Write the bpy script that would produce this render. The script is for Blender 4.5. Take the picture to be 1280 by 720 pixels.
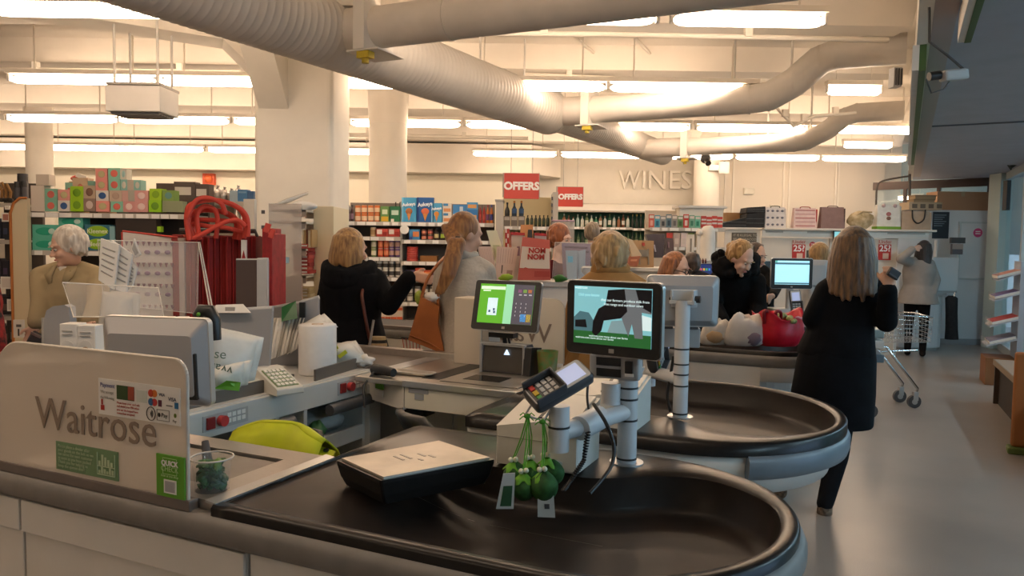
import bpy, bmesh, math, random
from mathutils import Vector, Matrix, Euler
random.seed(7)
for o in list(bpy.data.objects):
    bpy.data.objects.remove(o)
SC = bpy.context.scene
COL = SC.collection
# ---------------------------------------------------------------- camera, sky, exposure
CAMH, FPX, PITCH, ROLL = 1.57, 950.0, math.radians(3.31), math.radians(0.8)
cam_data = bpy.data.cameras.new('camera')
cam_data.sensor_width = 36.0
cam_data.lens = 36.0 * FPX / 1280.0
cam_data.clip_start = 0.02
cam = bpy.data.objects.new('camera', cam_data)
CAMR = Matrix.Rotation(math.pi / 2 - PITCH, 3, 'X') @ Matrix.Rotation(ROLL, 3, 'Z')
cam.matrix_world = Matrix.Translation((0, 0, CAMH)) @ CAMR.to_4x4()
COL.objects.link(cam)
SC.camera = cam
world = bpy.data.worlds.new('daylight')
SC.world = world
world.use_nodes = True
bg = world.node_tree.nodes['Background']
bg.inputs['Color'].default_value = (0.50, 0.70, 1.0, 1)
bg.inputs['Strength'].default_value = 3.0
TUBE_POWER = 21.5
SC.view_settings.view_transform = 'Standard'
SC.view_settings.look = 'None'
SC.view_settings.exposure = 0.08
SC.view_settings.gamma = 1.0
SC.view_settings.use_curve_mapping = False
SC.cycles.max_bounces = 8
SC.cycles.diffuse_bounces = 4
SC.cycles.transparent_max_bounces = 24
SC.cycles.caustics_reflective = False
SC.cycles.caustics_refractive = False
SC.cycles.sample_clamp_indirect = 6.0

# ---------------------------------------------------------------- measuring helpers
def ray(px, py):
    return CAMR @ Vector((px - 640, 360 - py, -FPX))
def at(px, py, z):                      # point of a photo pixel on the level z
    d = ray(px, py)
    return Vector((0, 0, CAMH)) + d * ((z - CAMH) / d.z)
def aty(px, py, Y):                     # point of a photo pixel at the depth Y
    d = ray(px, py)
    return Vector((0, 0, CAMH)) + d * (Y / d.y)
RA = math.radians(-25)                  # the checkouts stand turned by 25 degrees
UX, UY = math.cos(RA), math.sin(RA)
def W(u, v, z=0.0):                     # checkout coordinates -> world
    return Vector((u * UX - v * UY, u * UY + v * UX, z))
def UV(p):
    return (p.x * UX + p.y * UY, -p.x * UY + p.y * UX)

# ---------------------------------------------------------------- materials
MATS = {}
def mat(name, col, rough=0.6, metal=0.0, noise=0.0, scale=8.0, bump=0.0, alpha=1.0, emit=0.0, coat=0.0, spec=0.5,
        col2=None, stretch=None, sheen=0.0, trans=0.0, detail=4.0):
    if name in MATS:
        return MATS[name]
    m = bpy.data.materials.new(name)
    m.use_nodes = True
    nt = m.node_tree
    b = nt.nodes['Principled BSDF']
    b.inputs['Base Color'].default_value = (*col, 1)
    b.inputs['Roughness'].default_value = rough
    b.inputs['Metallic'].default_value = metal
    b.inputs['Specular IOR Level'].default_value = spec
    b.inputs['Alpha'].default_value = alpha
    b.inputs['Coat Weight'].default_value = coat
    b.inputs['Sheen Weight'].default_value = sheen
    b.inputs['Transmission Weight'].default_value = trans
    if emit:
        b.inputs['Emission Color'].default_value = (*col, 1)
        b.inputs['Emission Strength'].default_value = emit
    if noise or bump or col2:
        tc = nt.nodes.new('ShaderNodeTexCoord')
        mp = nt.nodes.new('ShaderNodeMapping')
        if stretch:
            mp.inputs['Scale'].default_value = stretch
        nz = nt.nodes.new('ShaderNodeTexNoise')
        nz.inputs['Scale'].default_value = scale
        nz.inputs['Detail'].default_value = detail
        nt.links.new(tc.outputs['Object'], mp.inputs['Vector'])
        nt.links.new(mp.outputs['Vector'], nz.inputs['Vector'])
        if noise or col2:
            rp = nt.nodes.new('ShaderNodeValToRGB')
            a = col2 if col2 else tuple(max(0, c * (1 - noise)) for c in col)
            c2 = col if col2 else tuple(min(1, c * (1 + noise)) for c in col)
            rp.color_ramp.elements[0].position = 0.35
            rp.color_ramp.elements[1].position = 0.65
            rp.color_ramp.elements[0].color = (*a, 1)
            rp.color_ramp.elements[1].color = (*c2, 1)
            nt.links.new(nz.outputs['Fac'], rp.inputs['Fac'])
            nt.links.new(rp.outputs['Color'], b.inputs['Base Color'])
        if bump:
            bm_ = nt.nodes.new('ShaderNodeBump')
            bm_.inputs['Strength'].default_value = bump
            bm_.inputs['Distance'].default_value = 0.01
            nt.links.new(nz.outputs['Fac'], bm_.inputs['Height'])
            nt.links.new(bm_.outputs['Normal'], b.inputs['Normal'])
    MATS[name] = m
    return m
def hx(s):                              # sRGB hex -> linear
    r = [int(s[i:i + 2], 16) / 255 for i in (0, 2, 4)]
    return tuple(c / 12.92 if c <= 0.04045 else ((c + 0.055) / 1.055) ** 2.4 for c in r)
def M(h, rough=0.6, **k):               # plain colour material by hex
    key = 'col_%s_%s' % (h, '_'.join('%s%s' % (a, b) for a, b in sorted(k.items())) + str(rough))
    return mat(key, hx(h), rough, **k)
def glassy(name, col, fac, rough=0.1, thick_col=None):   # clear sheet: mostly see-through with gloss
    if name in MATS:
        return MATS[name]
    m = bpy.data.materials.new(name)
    m.use_nodes = True
    nt = m.node_tree
    b = nt.nodes['Principled BSDF']
    b.inputs['Base Color'].default_value = (*col, 1)
    b.inputs['Roughness'].default_value = rough
    tr = nt.nodes.new('ShaderNodeBsdfTransparent')
    tr.inputs['Color'].default_value = (*(thick_col or (1, 1, 1)), 1)
    mx = nt.nodes.new('ShaderNodeMixShader')
    mx.inputs['Fac'].default_value = fac
    out = nt.nodes['Material Output']
    nt.links.new(tr.outputs[0], mx.inputs[1])
    nt.links.new(b.outputs[0], mx.inputs[2])
    nt.links.new(mx.outputs[0], out.inputs['Surface'])
    MATS[name] = m
    return m

WALLC = mat('cream wall paint', (0.80, 0.75, 0.66), 0.85, noise=0.03, scale=3)
CEIL = mat('ceiling paint', (0.83, 0.77, 0.68), 0.9, noise=0.03, scale=2)
WHITE = mat('white laminate', (0.72, 0.69, 0.64), 0.45, noise=0.03, scale=5)
CREAM = mat('cream enamel', (0.70, 0.66, 0.56), 0.4, noise=0.04, scale=6)
PCREAM = mat('cream plastic', (0.66, 0.64, 0.58), 0.4, noise=0.02, scale=20)
STEEL = mat('brushed steel', (0.52, 0.48, 0.43), 0.36, metal=0.85, noise=0.06, scale=30, stretch=(1, 14, 1), bump=0.02)
ALU = mat('satin aluminium', (0.62, 0.62, 0.62), 0.32, metal=0.8)
CHROME = mat('chrome', (0.75, 0.76, 0.78), 0.15, metal=1.0)
BLACKP = mat('black plastic', (0.018, 0.017, 0.017), 0.38, noise=0.1, scale=40, bump=0.03)
BLACKR = mat('black rubber edge', (0.012, 0.010, 0.009), 0.30, noise=0.15, scale=25, bump=0.02, spec=0.3)
TRAY = mat('dark moulded tray', (0.024, 0.018, 0.015), 0.40, noise=0.3, scale=4, bump=0.04, spec=0.25)
BUMPER = mat('grey rubber bumper', (0.20, 0.185, 0.17), 0.5, noise=0.08, scale=12, bump=0.02)
BUMPBL = mat('blue grey bumper', (0.16, 0.185, 0.21), 0.38, noise=0.05, scale=12)
GREYPL = mat('grey plastic', (0.42, 0.42, 0.42), 0.45, noise=0.03, scale=15)
POLE = mat('pale grey pole', (0.62, 0.63, 0.64), 0.38)
DKGREY = mat('dark grey plastic', (0.075, 0.075, 0.08), 0.42)
SHELFG = mat('shelf grey metal', (0.40, 0.37, 0.33), 0.5)
SHELFB = mat('shelf brown metal', (0.060, 0.045, 0.036), 0.55)
TICK = mat('white ticket', (0.82, 0.80, 0.76), 0.5)
RED = mat('sign red', (0.52, 0.055, 0.04), 0.5)
DRED = mat('dark red cloth', (0.30, 0.012, 0.014), 0.75, noise=0.2, scale=20, bump=0.1)
WHITET = mat('white letters', (0.85, 0.83, 0.8), 0.5)
TUBE = mat('lit tube', (1.0, 0.77, 0.57), 0.4, emit=TUBE_POWER)
CLEAR = glassy('clear acrylic', (0.85, 0.83, 0.8), 0.14, 0.08)
FROST = glassy('frosted acrylic', (0.82, 0.72, 0.60), 0.68, 0.35)
GLASS = glassy('window glass', (0.5, 0.6, 0.65), 0.12, 0.03, (0.90, 0.97, 1.0))
PAPER = mat('paper', (0.78, 0.75, 0.70), 0.8, noise=0.03, scale=10)
CARD = mat('cardboard', (0.42, 0.27, 0.14), 0.8, noise=0.08, scale=8)
GREENB = mat('leaf green print', (0.11, 0.34, 0.02), 0.5)

# ---------------------------------------------------------------- mesh builder
class MB:
    def __init__(s):
        s.v, s.f, s.m, s.s = [], [], [], []
    def add(s, vs, fs, mi=0, sm=False):
        n = len(s.v)
        s.v += [Vector(p) for p in vs]
        for f in fs:
            s.f.append([n + i for i in f]); s.m.append(mi); s.s.append(sm)
        return s
    def box(s, c, d, rot=None, mi=0):
        hx_, hy, hz = d[0] / 2, d[1] / 2, d[2] / 2
        vs = [Vector((x, y, z)) for z in (-hz, hz) for y in (-hy, hy) for x in (-hx_, hx_)]
        if rot is not None:
            R = rot if isinstance(rot, Matrix) else Euler(rot).to_matrix()
            vs = [R @ p for p in vs]
        c = Vector(c)
        return s.add([p + c for p in vs], [(0, 2, 3, 1), (4, 5, 7, 6), (0, 1, 5, 4), (2, 6, 7, 3), (0, 4, 6, 2), (1, 3, 7, 5)], mi)
    def bx(s, x0, x1, y0, y1, z0, z1, mi=0):
        return s.box(((x0 + x1) / 2, (y0 + y1) / 2, (z0 + z1) / 2), (abs(x1 - x0), abs(y1 - y0), abs(z1 - z0)), None, mi)
    def loft(s, rings, mi=0, caps=True, sm=True, closed=False):
        n = len(rings[0]); vs = [p for r in rings for p in r]; fs = []
        k = len(rings)
        for i in range(k if closed else k - 1):
            for j in range(n):
                a, b = i * n + j, i * n + (j + 1) % n
                c, d = ((i + 1) % k) * n + (j + 1) % n, ((i + 1) % k) * n + j
                fs.append((a, b, c, d))
        s.add(vs, fs, mi, sm)
        if caps and not closed:
            s.add(rings[0], [tuple(reversed(range(n)))], mi, False)
            s.add(rings[-1], [tuple(range(n))], mi, False)
        return s
    def ring(s, c, ax, r, n, r2=None, ref=None):
        ax = Vector(ax).normalized()
        t = Vector(ref) if ref is not None else (Vector((0, 0, 1)) if abs(ax.z) < 0.9 else Vector((1, 0, 0)))
        e1 = ax.cross(t).normalized(); e2 = ax.cross(e1).normalized()
        r2 = r if r2 is None else r2
        return [Vector(c) + e1 * math.cos(2 * math.pi * i / n) * r + e2 * -math.sin(2 * math.pi * i / n) * -r2 for i in range(n)]
    def cyl(s, p, q, r, r2=None, n=16, mi=0, caps=True, sm=True):
        p, q = Vector(p), Vector(q); ax = q - p
        r2 = r if r2 is None else r2
        return s.loft([s.ring(p, ax, r, n), s.ring(q, ax, r2, n)], mi, caps, sm)
    def tube(s, pts, r, n=8, mi=0, closed=False):
        pts = [Vector(p) for p in pts]; rings = []; k = len(pts); ref = None
        for i, p in enumerate(pts):
            a = pts[(i - 1) % k] if (i or closed) else p
            b = pts[(i + 1) % k] if (i < k - 1 or closed) else p
            ax = (b - a).normalized()
            if ref is None:
                ref = Vector((0, 0, 1)) if abs(ax.z) < 0.9 else Vector((1, 0, 0))
            e1 = ax.cross(ref).normalized(); ref = e1.cross(ax).normalized()
            rr = r[i] if isinstance(r, (list, tuple)) else r
            rings.append([p + (e1 * math.cos(2 * math.pi * j / n) + ref * math.sin(2 * math.pi * j / n)) * rr for j in range(n)])
        return s.loft(rings, mi, True, True, closed)
    def ball(s, c, r, n=14, m=9, rot=None, mi=0):
        if not isinstance(r, (tuple, list)): r = (r, r, r)
        R = None if rot is None else (rot if isinstance(rot, Matrix) else Euler(rot).to_matrix())
        rings = []; c = Vector(c)
        for i in range(1, m):
            t = math.pi * i / m; ring = []
            for j in range(n):
                a = 2 * math.pi * j / n
                p = Vector((r[0] * math.sin(t) * math.cos(a), r[1] * math.sin(t) * math.sin(a), -r[2] * math.cos(t)))
                ring.append(c + (R @ p if R else p))
            rings.append(ring)
        up = Vector((0, 0, r[2])); up = R @ up if R else up
        vs = [p for q in rings for p in q] + [c - up, c + up]; fs = []
        for i in range(m - 2):
            for j in range(n):
                fs.append((i * n + j, i * n + (j + 1) % n, (i + 1) * n + (j + 1) % n, (i + 1) * n + j))
        lo, hi = len(vs) - 2, len(vs) - 1
        for j in range(n):
            fs.append((lo, (j + 1) % n, j)); fs.append((hi, (m - 2) * n + j, (m - 2) * n + (j + 1) % n))
        return s.add(vs, fs, mi, True)
    def lathe(s, prof, c=(0, 0, 0), n=16, mi=0, sm=True):
        c = Vector(c)
        rings = [[c + Vector((r * math.cos(2 * math.pi * j / n), r * math.sin(2 * math.pi * j / n), z)) for j in range(n)] for r, z in prof]
        return s.loft(rings, mi, True, sm)
    def prism(s, poly, a, b, axis='z', mi=0, sm=False):
        def P(x, y, t):
            return {'z': (x, y, t), 'y': (x, t, y), 'x': (t, x, y)}[axis]
        r0 = [Vector(P(x, y, a)) for x, y in poly]; r1 = [Vector(P(x, y, b)) for x, y in poly]
        if axis == 'y': r0, r1 = r1, r0
        return s.loft([r0, r1], mi, True, sm)
    def sheet(s, rows, t=0.002, mi=0, sm=True):      # a thin bent sheet with real thickness
        n, k = len(rows[0]), len(rows)
        def nrm(i, j):
            a = rows[min(i + 1, k - 1)][j] - rows[max(i - 1, 0)][j]; b = rows[i][min(j + 1, n - 1)] - rows[i][max(j - 1, 0)]
            c = a.cross(b)
            return c.normalized() if c.length > 1e-9 else Vector((0, 0, 1))
        rows = [[Vector(p) for p in r] for r in rows]
        top = [rows[i][j] + nrm(i, j) * t / 2 for i in range(k) for j in range(n)]
        bot = [rows[i][j] - nrm(i, j) * t / 2 for i in range(k) for j in range(n)]
        N = k * n; fs = []
        for i in range(k - 1):
            for j in range(n - 1):
                a, b, c, d = i * n + j, i * n + j + 1, (i + 1) * n + j + 1, (i + 1) * n + j
                fs += [(d, c, b, a), (N + a, N + b, N + c, N + d)]
        edge = [j for j in range(n)] + [i * n + n - 1 for i in range(1, k)] + [(k - 1) * n + j for j in range(n - 2, -1, -1)] + [i * n for i in range(k - 2, 0, -1)]
        for q in range(len(edge)):
            a, b = edge[q], edge[(q + 1) % len(edge)]
            fs.append((a, b, N + b, N + a))
        return s.add(top + bot, fs, mi, sm)

def rrect(x0, x1, y0, y1, r, n=4):
    pts = []
    for cx, cy, a0 in ((x1 - r, y1 - r, 0), (x0 + r, y1 - r, 90), (x0 + r, y0 + r, 180), (x1 - r, y0 + r, 270)):
        for i in range(n + 1):
            a = math.radians(a0 + 90 * i / n)
            pts.append((cx + r * math.cos(a), cy + r * math.sin(a)))
    return pts

# ---------------------------------------------------------------- object helpers
ORG = {}
def mesh_of(name, mb, mats):
    me = bpy.data.meshes.new(name)
    me.from_pydata([tuple(p) for p in mb.v], [], mb.f)
    for m in (mats if isinstance(mats, (list, tuple)) else [mats]):
        me.materials.append(m)
    me.polygons.foreach_set('material_index', mb.m)
    me.polygons.foreach_set('use_smooth', mb.s)
    me.update()
    return me
def tag(o, label=None, cat=None, group=None, kind=None):
    if label: o['label'] = label
    if cat: o['category'] = cat
    if group: o['group'] = group
    if kind: o['kind'] = kind
    return o
def thing(name, label, cat, loc=(0, 0, 0), rot=0.0, group=None):
    o = bpy.data.objects.new(name, None)
    o.empty_display_size = 0.1
    COL.objects.link(o)
    o.location = loc
    o.rotation_euler = (0, 0, rot) if not isinstance(rot, (tuple, Euler)) else rot
    return tag(o, label, cat, group)
def cthing(name, label, cat, u, v, z=0.0, group=None):      # a thing in checkout coordinates; parts given in (u, v, z)
    o = thing(name, label, cat, W(u, v, z), RA, group)
    ORG[o.name] = Vector((u, v, z))
    return o
def wthing(name, label, cat, loc, group=None):              # the same in world coordinates
    o = thing(name, label, cat, loc, 0.0, group)
    ORG[o.name] = Vector(loc)
    return o
def root_of(o):
    while o.parent: o = o.parent
    return o
def part(name, mb, mats, parent=None, bevel=0.0, label=None, seg=2, kind=None):
    if parent is not None:
        og = ORG.get(root_of(parent).name)
        if og is not None:
            for p in mb.v: p -= og
    o = bpy.data.objects.new(name, mesh_of(name, mb, mats))
    COL.objects.link(o)
    if parent is not None: o.parent = parent
    if bevel:
        b = o.modifiers.new('edge', 'BEVEL'); b.width = bevel; b.segments = seg; b.limit_method = 'ANGLE'; b.angle_limit = math.radians(40)
    if label: o['label'] = label
    if kind: o['kind'] = kind
    return o
def struct(name, mb, mats, bevel=0.0):
    return tag(part(name, mb, mats, None, bevel), kind='structure')
def dup(root, loc=None, rot=None, label=None, group=None, z=None):
    r = root.copy(); COL.objects.link(r)
    if loc is not None: r.location = loc
    if rot is not None: r.rotation_euler = (0, 0, rot)
    if label: r['label'] = label
    if group: r['group'] = group
    for ch in list(root.children):
        c = ch.copy(); COL.objects.link(c); c.parent = r
        for g in list(ch.children):
            d = g.copy(); COL.objects.link(d); d.parent = c
    return r
TXT = {}
def lettering(text, size, mats, parent, loc, rot, depth=0.0015, name='lettering', align='LEFT', spacing=1.0, bold=0.0):
    key = (text, size, depth, align, spacing, bold)
    if key not in TXT:
        cu = bpy.data.curves.new('lettering', 'FONT')
        cu.body = text; cu.size = size; cu.extrude = depth / 2; cu.align_x = align; cu.space_character = spacing; cu.resolution_u = 3
        cu.offset = bold
        t = bpy.data.objects.new('t', cu)
        me = bpy.data.meshes.new_from_object(t)
        bpy.data.objects.remove(t)
        TXT[key] = me
    me = TXT[key].copy(); me.materials.clear(); me.materials.append(mats)
    o = bpy.data.objects.new(name, me); COL.objects.link(o); o.parent = parent
    og = ORG.get(root_of(parent).name) if parent else None
    o.location = Vector(loc) - (og if og is not None else Vector((0, 0, 0))); o.rotation_euler = rot
    return o
R90 = math.pi / 2
FACE = (R90, 0, 0)                      # text that faces -Y (towards the camera)
# ================================================================ THE ROOM
def floor_mat():
    m = mat('speckled vinyl', (0.30, 0.265, 0.235), 0.30, noise=0.10, scale=1.3)
    nt = m.node_tree; b = nt.nodes['Principled BSDF']
    tc = nt.nodes.new('ShaderNodeTexCoord'); nz = nt.nodes.new('ShaderNodeTexNoise')
    nz.inputs['Scale'].default_value = 260; nz.inputs['Detail'].default_value = 2
    nt.links.new(tc.outputs['Object'], nz.inputs['Vector'])
    mx = nt.nodes.new('ShaderNodeMixRGB'); mx.blend_type = 'OVERLAY'; mx.inputs['Fac'].default_value = 0.55
    src = b.inputs['Base Color'].links[0].from_socket
    nt.links.new(src, mx.inputs[1]); nt.links.new(nz.outputs['Fac'], mx.inputs[2])
    nt.links.new(mx.outputs[0], b.inputs['Base Color'])
    return m
FLOOR = floor_mat()
struct('floor', MB().bx(-13, 12, -5, 18, -0.1, 0), FLOOR)
CZ = 3.75
struct('ceiling', MB().bx(-13, 12, -5, 18, CZ, CZ + 0.2), CEIL)
struct('wall_back', MB().bx(-13, 12, 15.6, 15.9, 0, CZ), WALLC)
struct('wall_left', MB().bx(-13, -12.7, -5, 16.5, 0, CZ), WALLC)
struct('wall_rear', MB().bx(-13, 12, -5, -4.7, 0, CZ), WALLC)
for i, y in enumerate((1.6, 4.1, 6.9, 8.7, 11.3, 14.6)):     # shallow ceiling beams
    struct('trim_%d' % (i + 1), MB().prism([(y - 0.28, CZ), (y - 0.16, CZ - 0.24), (y + 0.16, CZ - 0.24), (y + 0.28, CZ)], -12.7, 0.50 * y if y > 3 else 1.2, 'x'), CEIL)
# a boxed bulkhead over the back aisle, its end cut back to the wall
X0 = aty(664, 214, 14.6).x
struct('trim_7', MB().prism([(-12.7, 14.6), (X0, 14.6), (X0 + 0.6, 15.3), (X0 + 0.6, 15.6), (-12.7, 15.6)], 2.91, 3.46), CEIL)
struct('trim_8', MB().bx(-12.7, X0 - 0.1, 15.0, 15.06, 1.75, 2.91), mat('pale cream panel', (0.86, 0.80, 0.66), 0.8))
# wall panel joints behind the kiosk
KB = 15.1
KX0, KX1 = aty(880, 250, KB).x, aty(1092, 250, KB).x
wb = MB().bx(KX0, KX1 + 0.2, KB, KB + 0.2, 0, 3.3)
struct('wall_kiosk', wb, mat('panel wall paint', (0.72, 0.66, 0.57), 0.8))
for i, px in enumerate((905, 915, 978, 985, 1043, 1046)):
    x = aty(px, 240, KB).x
    struct('trim_%d' % (9 + i), MB().bx(x, x + 0.035, KB - 0.02, KB, 1.9, 3.3), WALLC)

# ---- entrance side: soffit, glazed front, clerestory
AZ = math.radians(27.2)
ED = Vector((math.sin(AZ), math.cos(AZ), 0)); EN = Vector((math.cos(AZ), -math.sin(AZ), 0))
def E(s, t, z=0.0):
    return ED * s + EN * t + Vector((0, 0, z))
SOFZ = 2.80
SOFM = mat('entrance soffit paint', (0.40, 0.415, 0.48), 0.7, noise=0.04, scale=4)
def eprism(mb, s0, s1, t0, t1, z0, z1, mi=0):
    lo = [E(s0, t0, z0), E(s1, t0, z0), E(s1, t1, z0), E(s0, t1, z0)]
    hi = [p + Vector((0, 0, z1 - z0)) for p in lo]
    return mb.loft([[lo[0], lo[3], lo[2], lo[1]], [hi[0], hi[3], hi[2], hi[1]]], mi, True, False)
struct('ceiling_entrance', eprism(MB(), -4, 15.2, 0.04, 4.2, SOFZ, SOFZ + 0.1), SOFM)
struct('wall_fascia', eprism(MB(), -4, 15.2, 0.02, 0.09, SOFZ - 0.01, CZ), WALLC)
struct('trim_20', eprism(MB(), -3, 14.5, 0.09, 0.20, SOFZ - 0.012, SOFZ + 0.01), mat('soffit edge strip', (0.40, 0.33, 0.31), 0.6))
for i, (px, py) in enumerate(((1152, 158),)):
    p = at(px, py, SOFZ); s = p.dot(ED)
    struct('trim_21', eprism(MB(), s - 0.015, s + 0.015, 0.2, 3, SOFZ - 0.012, SOFZ + 0.01), mat('seam strip', (0.14, 0.14, 0.16), 0.6))
# green edged hanging boards along the edge of the soffit
GEDGE = mat('green board edge', (0.06, 0.13, 0.03), 0.5)
for (s0, s1, t0, t1, lab) in ((5.2, 10.9, 0.0, 0.075, 'long green edged hanging board along the ceiling edge above the aisle'),
                              (0.5, 4.6, 0.205, 0.265, 'near green and cream hanging board under the grey entrance ceiling')):
    r = wthing('hanging_board', lab, 'sign', E((s0 + s1) / 2, (t0 + t1) / 2, SOFZ - 0.16))
    part('board', eprism(MB(), s0, s1, t0, (t0 + t1) / 2, SOFZ - 0.16, SOFZ - 0.01), PAPER, r)
    part('green_edge', eprism(MB(), s0, s1, (t0 + t1) / 2, t1, SOFZ - 0.165, SOFZ - 0.01), GEDGE, r)
# glazed shop front, on the plane u = FU of the checkout grid
FU = 1.98
FRAME = mat('shop front frame', (0.50, 0.55, 0.56), 0.5)
n = 0
for i, v in enumerate((-3.0, -1.2, 0.6, 2.4, 4.2, 6.0, 7.8, 9.6, 11.2, 12.6, 14.6)):
    q = MB()
    q.box(W(FU, v, 1.4), (0.10, 0.10, 2.8), (0, 0, RA))
    struct('trim_%d' % (30 + i), q, FRAME)
vs = (-3.0, -1.2, 0.6, 2.4, 4.2, 6.0, 7.8, 9.6, 11.2, 12.6, 14.6)
for i in range(10):
    w_ = struct('window_%d' % (i + 1), MB().box(W(FU, (vs[i] + vs[i + 1]) / 2, 2.745), (0.08, vs[i + 1] - vs[i] - 0.1, 0.11), (0, 0, RA))
           .box(W(FU, (vs[i] + vs[i + 1]) / 2, 0.06), (0.08, vs[i + 1] - vs[i] - 0.1, 0.12), (0, 0, RA)), FRAME)
    part('pane', MB().box(W(FU, (vs[i] + vs[i + 1]) / 2, 1.405), (0.012, vs[i + 1] - vs[i] - 0.1, 2.57), (0, 0, RA)), GLASS, w_)
# teal facing wall of the lobby seen through the far pane
struct('wall_lobby', MB().box(W(4.6, 11, 1.6), (0.2, 12, 3.2), (0, 0, RA)), mat('lobby teal wall', (0.16, 0.36, 0.40), 0.7))
# white room front with notice board at the far end of the aisle
WY = 12.6
P0, P1 = aty(1122, 350, WY), aty(1243, 350, WY)
WTOP = aty(1210, 263, WY).z
WCOOL = mat('cool white board', (0.66, 0.68, 0.70), 0.55, noise=0.02, scale=3)
struct('wall_office', MB().bx(P0.x, P1.x + 0.1, WY, WY + 1.6, 0, WTOP), WCOOL)
struct('baseboard_office', MB().bx(P0.x, P1.x + 0.1, WY - 0.015, WY, 0, 0.1), mat('grey skirting', (0.3, 0.32, 0.34), 0.5))
nb = wthing('notice_board', 'white framed notice board with a pink round sticker on the far wall', 'notice board', (aty(1222, 345, WY).x, WY - 0.01, aty(1222, 345, WY).z))
a, b = aty(1197, 347, WY), aty(1249, 280, WY)
part('board', MB().bx(a.x, b.x, WY - 0.025, WY, a.z, b.z), WCOOL, nb)
fr = MB()
for (x0, x1, z0, z1) in ((a.x - .03, b.x + .03, a.z - .03, a.z), (a.x - .03, b.x + .03, b.z, b.z + .03), (a.x - .03, a.x, a.z, b.z), (b.x, b.x + .03, a.z, b.z)):
    fr.bx(x0, x1, WY - 0.04, WY, z0, z1)
part('frame', fr, FRAME, nb)
c = aty(1221, 291, WY)
st = part('sticker', MB().cyl((c.x, WY - 0.026, c.z), (c.x, WY - 0.03, c.z), 0.075, n=20), mat('pink sticker', (0.60, 0.06, 0.20), 0.5), nb)
for k in (-0.015, 0.02):
    part('lettering', MB().bx(c.x - 0.04, c.x + 0.04, WY - 0.032, WY - 0.029, c.z + k - 0.008, c.z + k + 0.008), WHITET, st)
# pale post and dark frame beside it
p = aty(1246, 262, WY - 0.35)
struct('trim_45', MB().bx(p.x - 0.05, p.x + 0.14, WY - 0.5, WY - 0.2, 0, SOFZ), mat('pale green post', (0.56, 0.66, 0.64), 0.5))
p = aty(1260, 262, 11.8)
struct('trim_46', MB().bx(p.x - 0.03, p.x + 0.03, 11.8, 11.9, 2.2, 2.66), DKGREY)
# clerestory window wall above the office
A0, B0 = aty(1092, 230, 14.2), aty(1238, 230, 12.9)
dv = Vector((B0.x - A0.x, B0.y - A0.y, 0)); L = dv.length; dv.normalize()
ang = math.atan2(dv.y, dv.x)
def cb(mb, s0, s1, z0, z1, th=0.06, off=0.0, mi=0):
    c = Vector((A0.x, A0.y, 0)) + dv * ((s0 + s1) / 2) + Vector((-dv.y, dv.x, 0)) * off
    return mb.box((c.x, c.y, (z0 + z1) / 2), (s1 - s0, th, z1 - z0), (0, 0, ang), mi)
DKFR = mat('dark window frame', (0.07, 0.05, 0.045), 0.5)
cw = struct('window_11', cb(cb(cb(cb(cb(MB(), 0, L, 2.66, 2.80), 0.28 * L, 0.31 * L, 2.0, 2.66), 0.57 * L, 0.60 * L, 2.0, 2.66), 0.98 * L, L, 2.0, 2.66), 0.28 * L, L, 2.0, 2.06), DKFR)
for s0, s1 in ((0.02, 0.28), (0.31, 0.57), (0.60, 0.98)):
    part('pane', cb(MB(), s0 * L, s1 * L, 2.06, 2.66, 0.012), GLASS, cw)
struct('wall_clerestory', cb(MB(), -0.3, L, 0, 2.0, 0.08, 0.15), WCOOL)
struct('wall_upper_room', cb(MB(), -1.5, L + 1, 1.5, 3.7, 0.1, 1.9), mat('upper room paint', (0.42, 0.55, 0.60), 0.8))

# ---------------------------------------------------------------- fluorescent lights
def light_proto():
    r = thing('ceiling_light', 'x', 'light', group='x')
    part('housing', MB().bx(-0.77, 0.77, -0.05, 0.05, 0.055, 0.10), CEIL, r)
    ring = []
    t = MB()
    pr = [(0.0, 0.002), (0.02, 0.032), (0.05, 0.046), (0.10, 0.05), (0.9, 0.05), (0.95, 0.046), (0.98, 0.032), (1.0, 0.002)]
    rings = [[Vector((-0.74 + 1.48 * a, q * math.cos(j * math.pi / 6), q * 0.85 * math.sin(j * math.pi / 6))) for j in range(12)] for a, q in pr]
    t.loft(rings, 0, True, True)
    part('tube', t, TUBE, r)
    for s in (-1, 1):
        part('end_bracket', MB().bx(s * 0.755 - 0.012, s * 0.755 + 0.012, -0.03, 0.03, -0.02, 0.06), WHITE, r)
        part('hanger_rod', MB().cyl((s * 0.5, 0, 0.1), (s * 0.5, 0, CZ - 3.17), 0.008, n=6), CEIL, r)
    return r
LZ = 3.17
ROWS = [(5.3, 834, [-9, 272, 553], 'fluorescent tube light in the row closest to the checkouts', 'lights of the closest row'),
        (8.0, 758, [14, 200, 386, 572, 758], 'fluorescent tube light in the second row past the big square column', 'lights of the second row'),
        (10.6, 581, [-136, 10, 149, 292, 437, 581, 722, 868, 1010], 'fluorescent tube light in the third row back over the shelves', 'lights of the third row'),
        (13.6, 590, [-55, 55, 150, 260, 370, 590, 700, 810, 918, 1026], 'fluorescent tube light in the last row before the back wall', 'lights of the last row')]
proto = None
for Y, ref, starts, lab, grp in ROWS:
    Y = at(640, {5.3: 22, 8.0: 108, 10.6: 157, 13.6: 193}[Y], LZ).y
    for px in starts:
        p = aty(px, 200, Y)
        loc = (p.x + 0.76, Y, LZ)
        if proto is None:
            proto = light_proto(); o = proto; o.location = loc; tag(o, lab, None, grp)
        else:
            o = dup(proto, loc, None, lab, grp)
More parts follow.
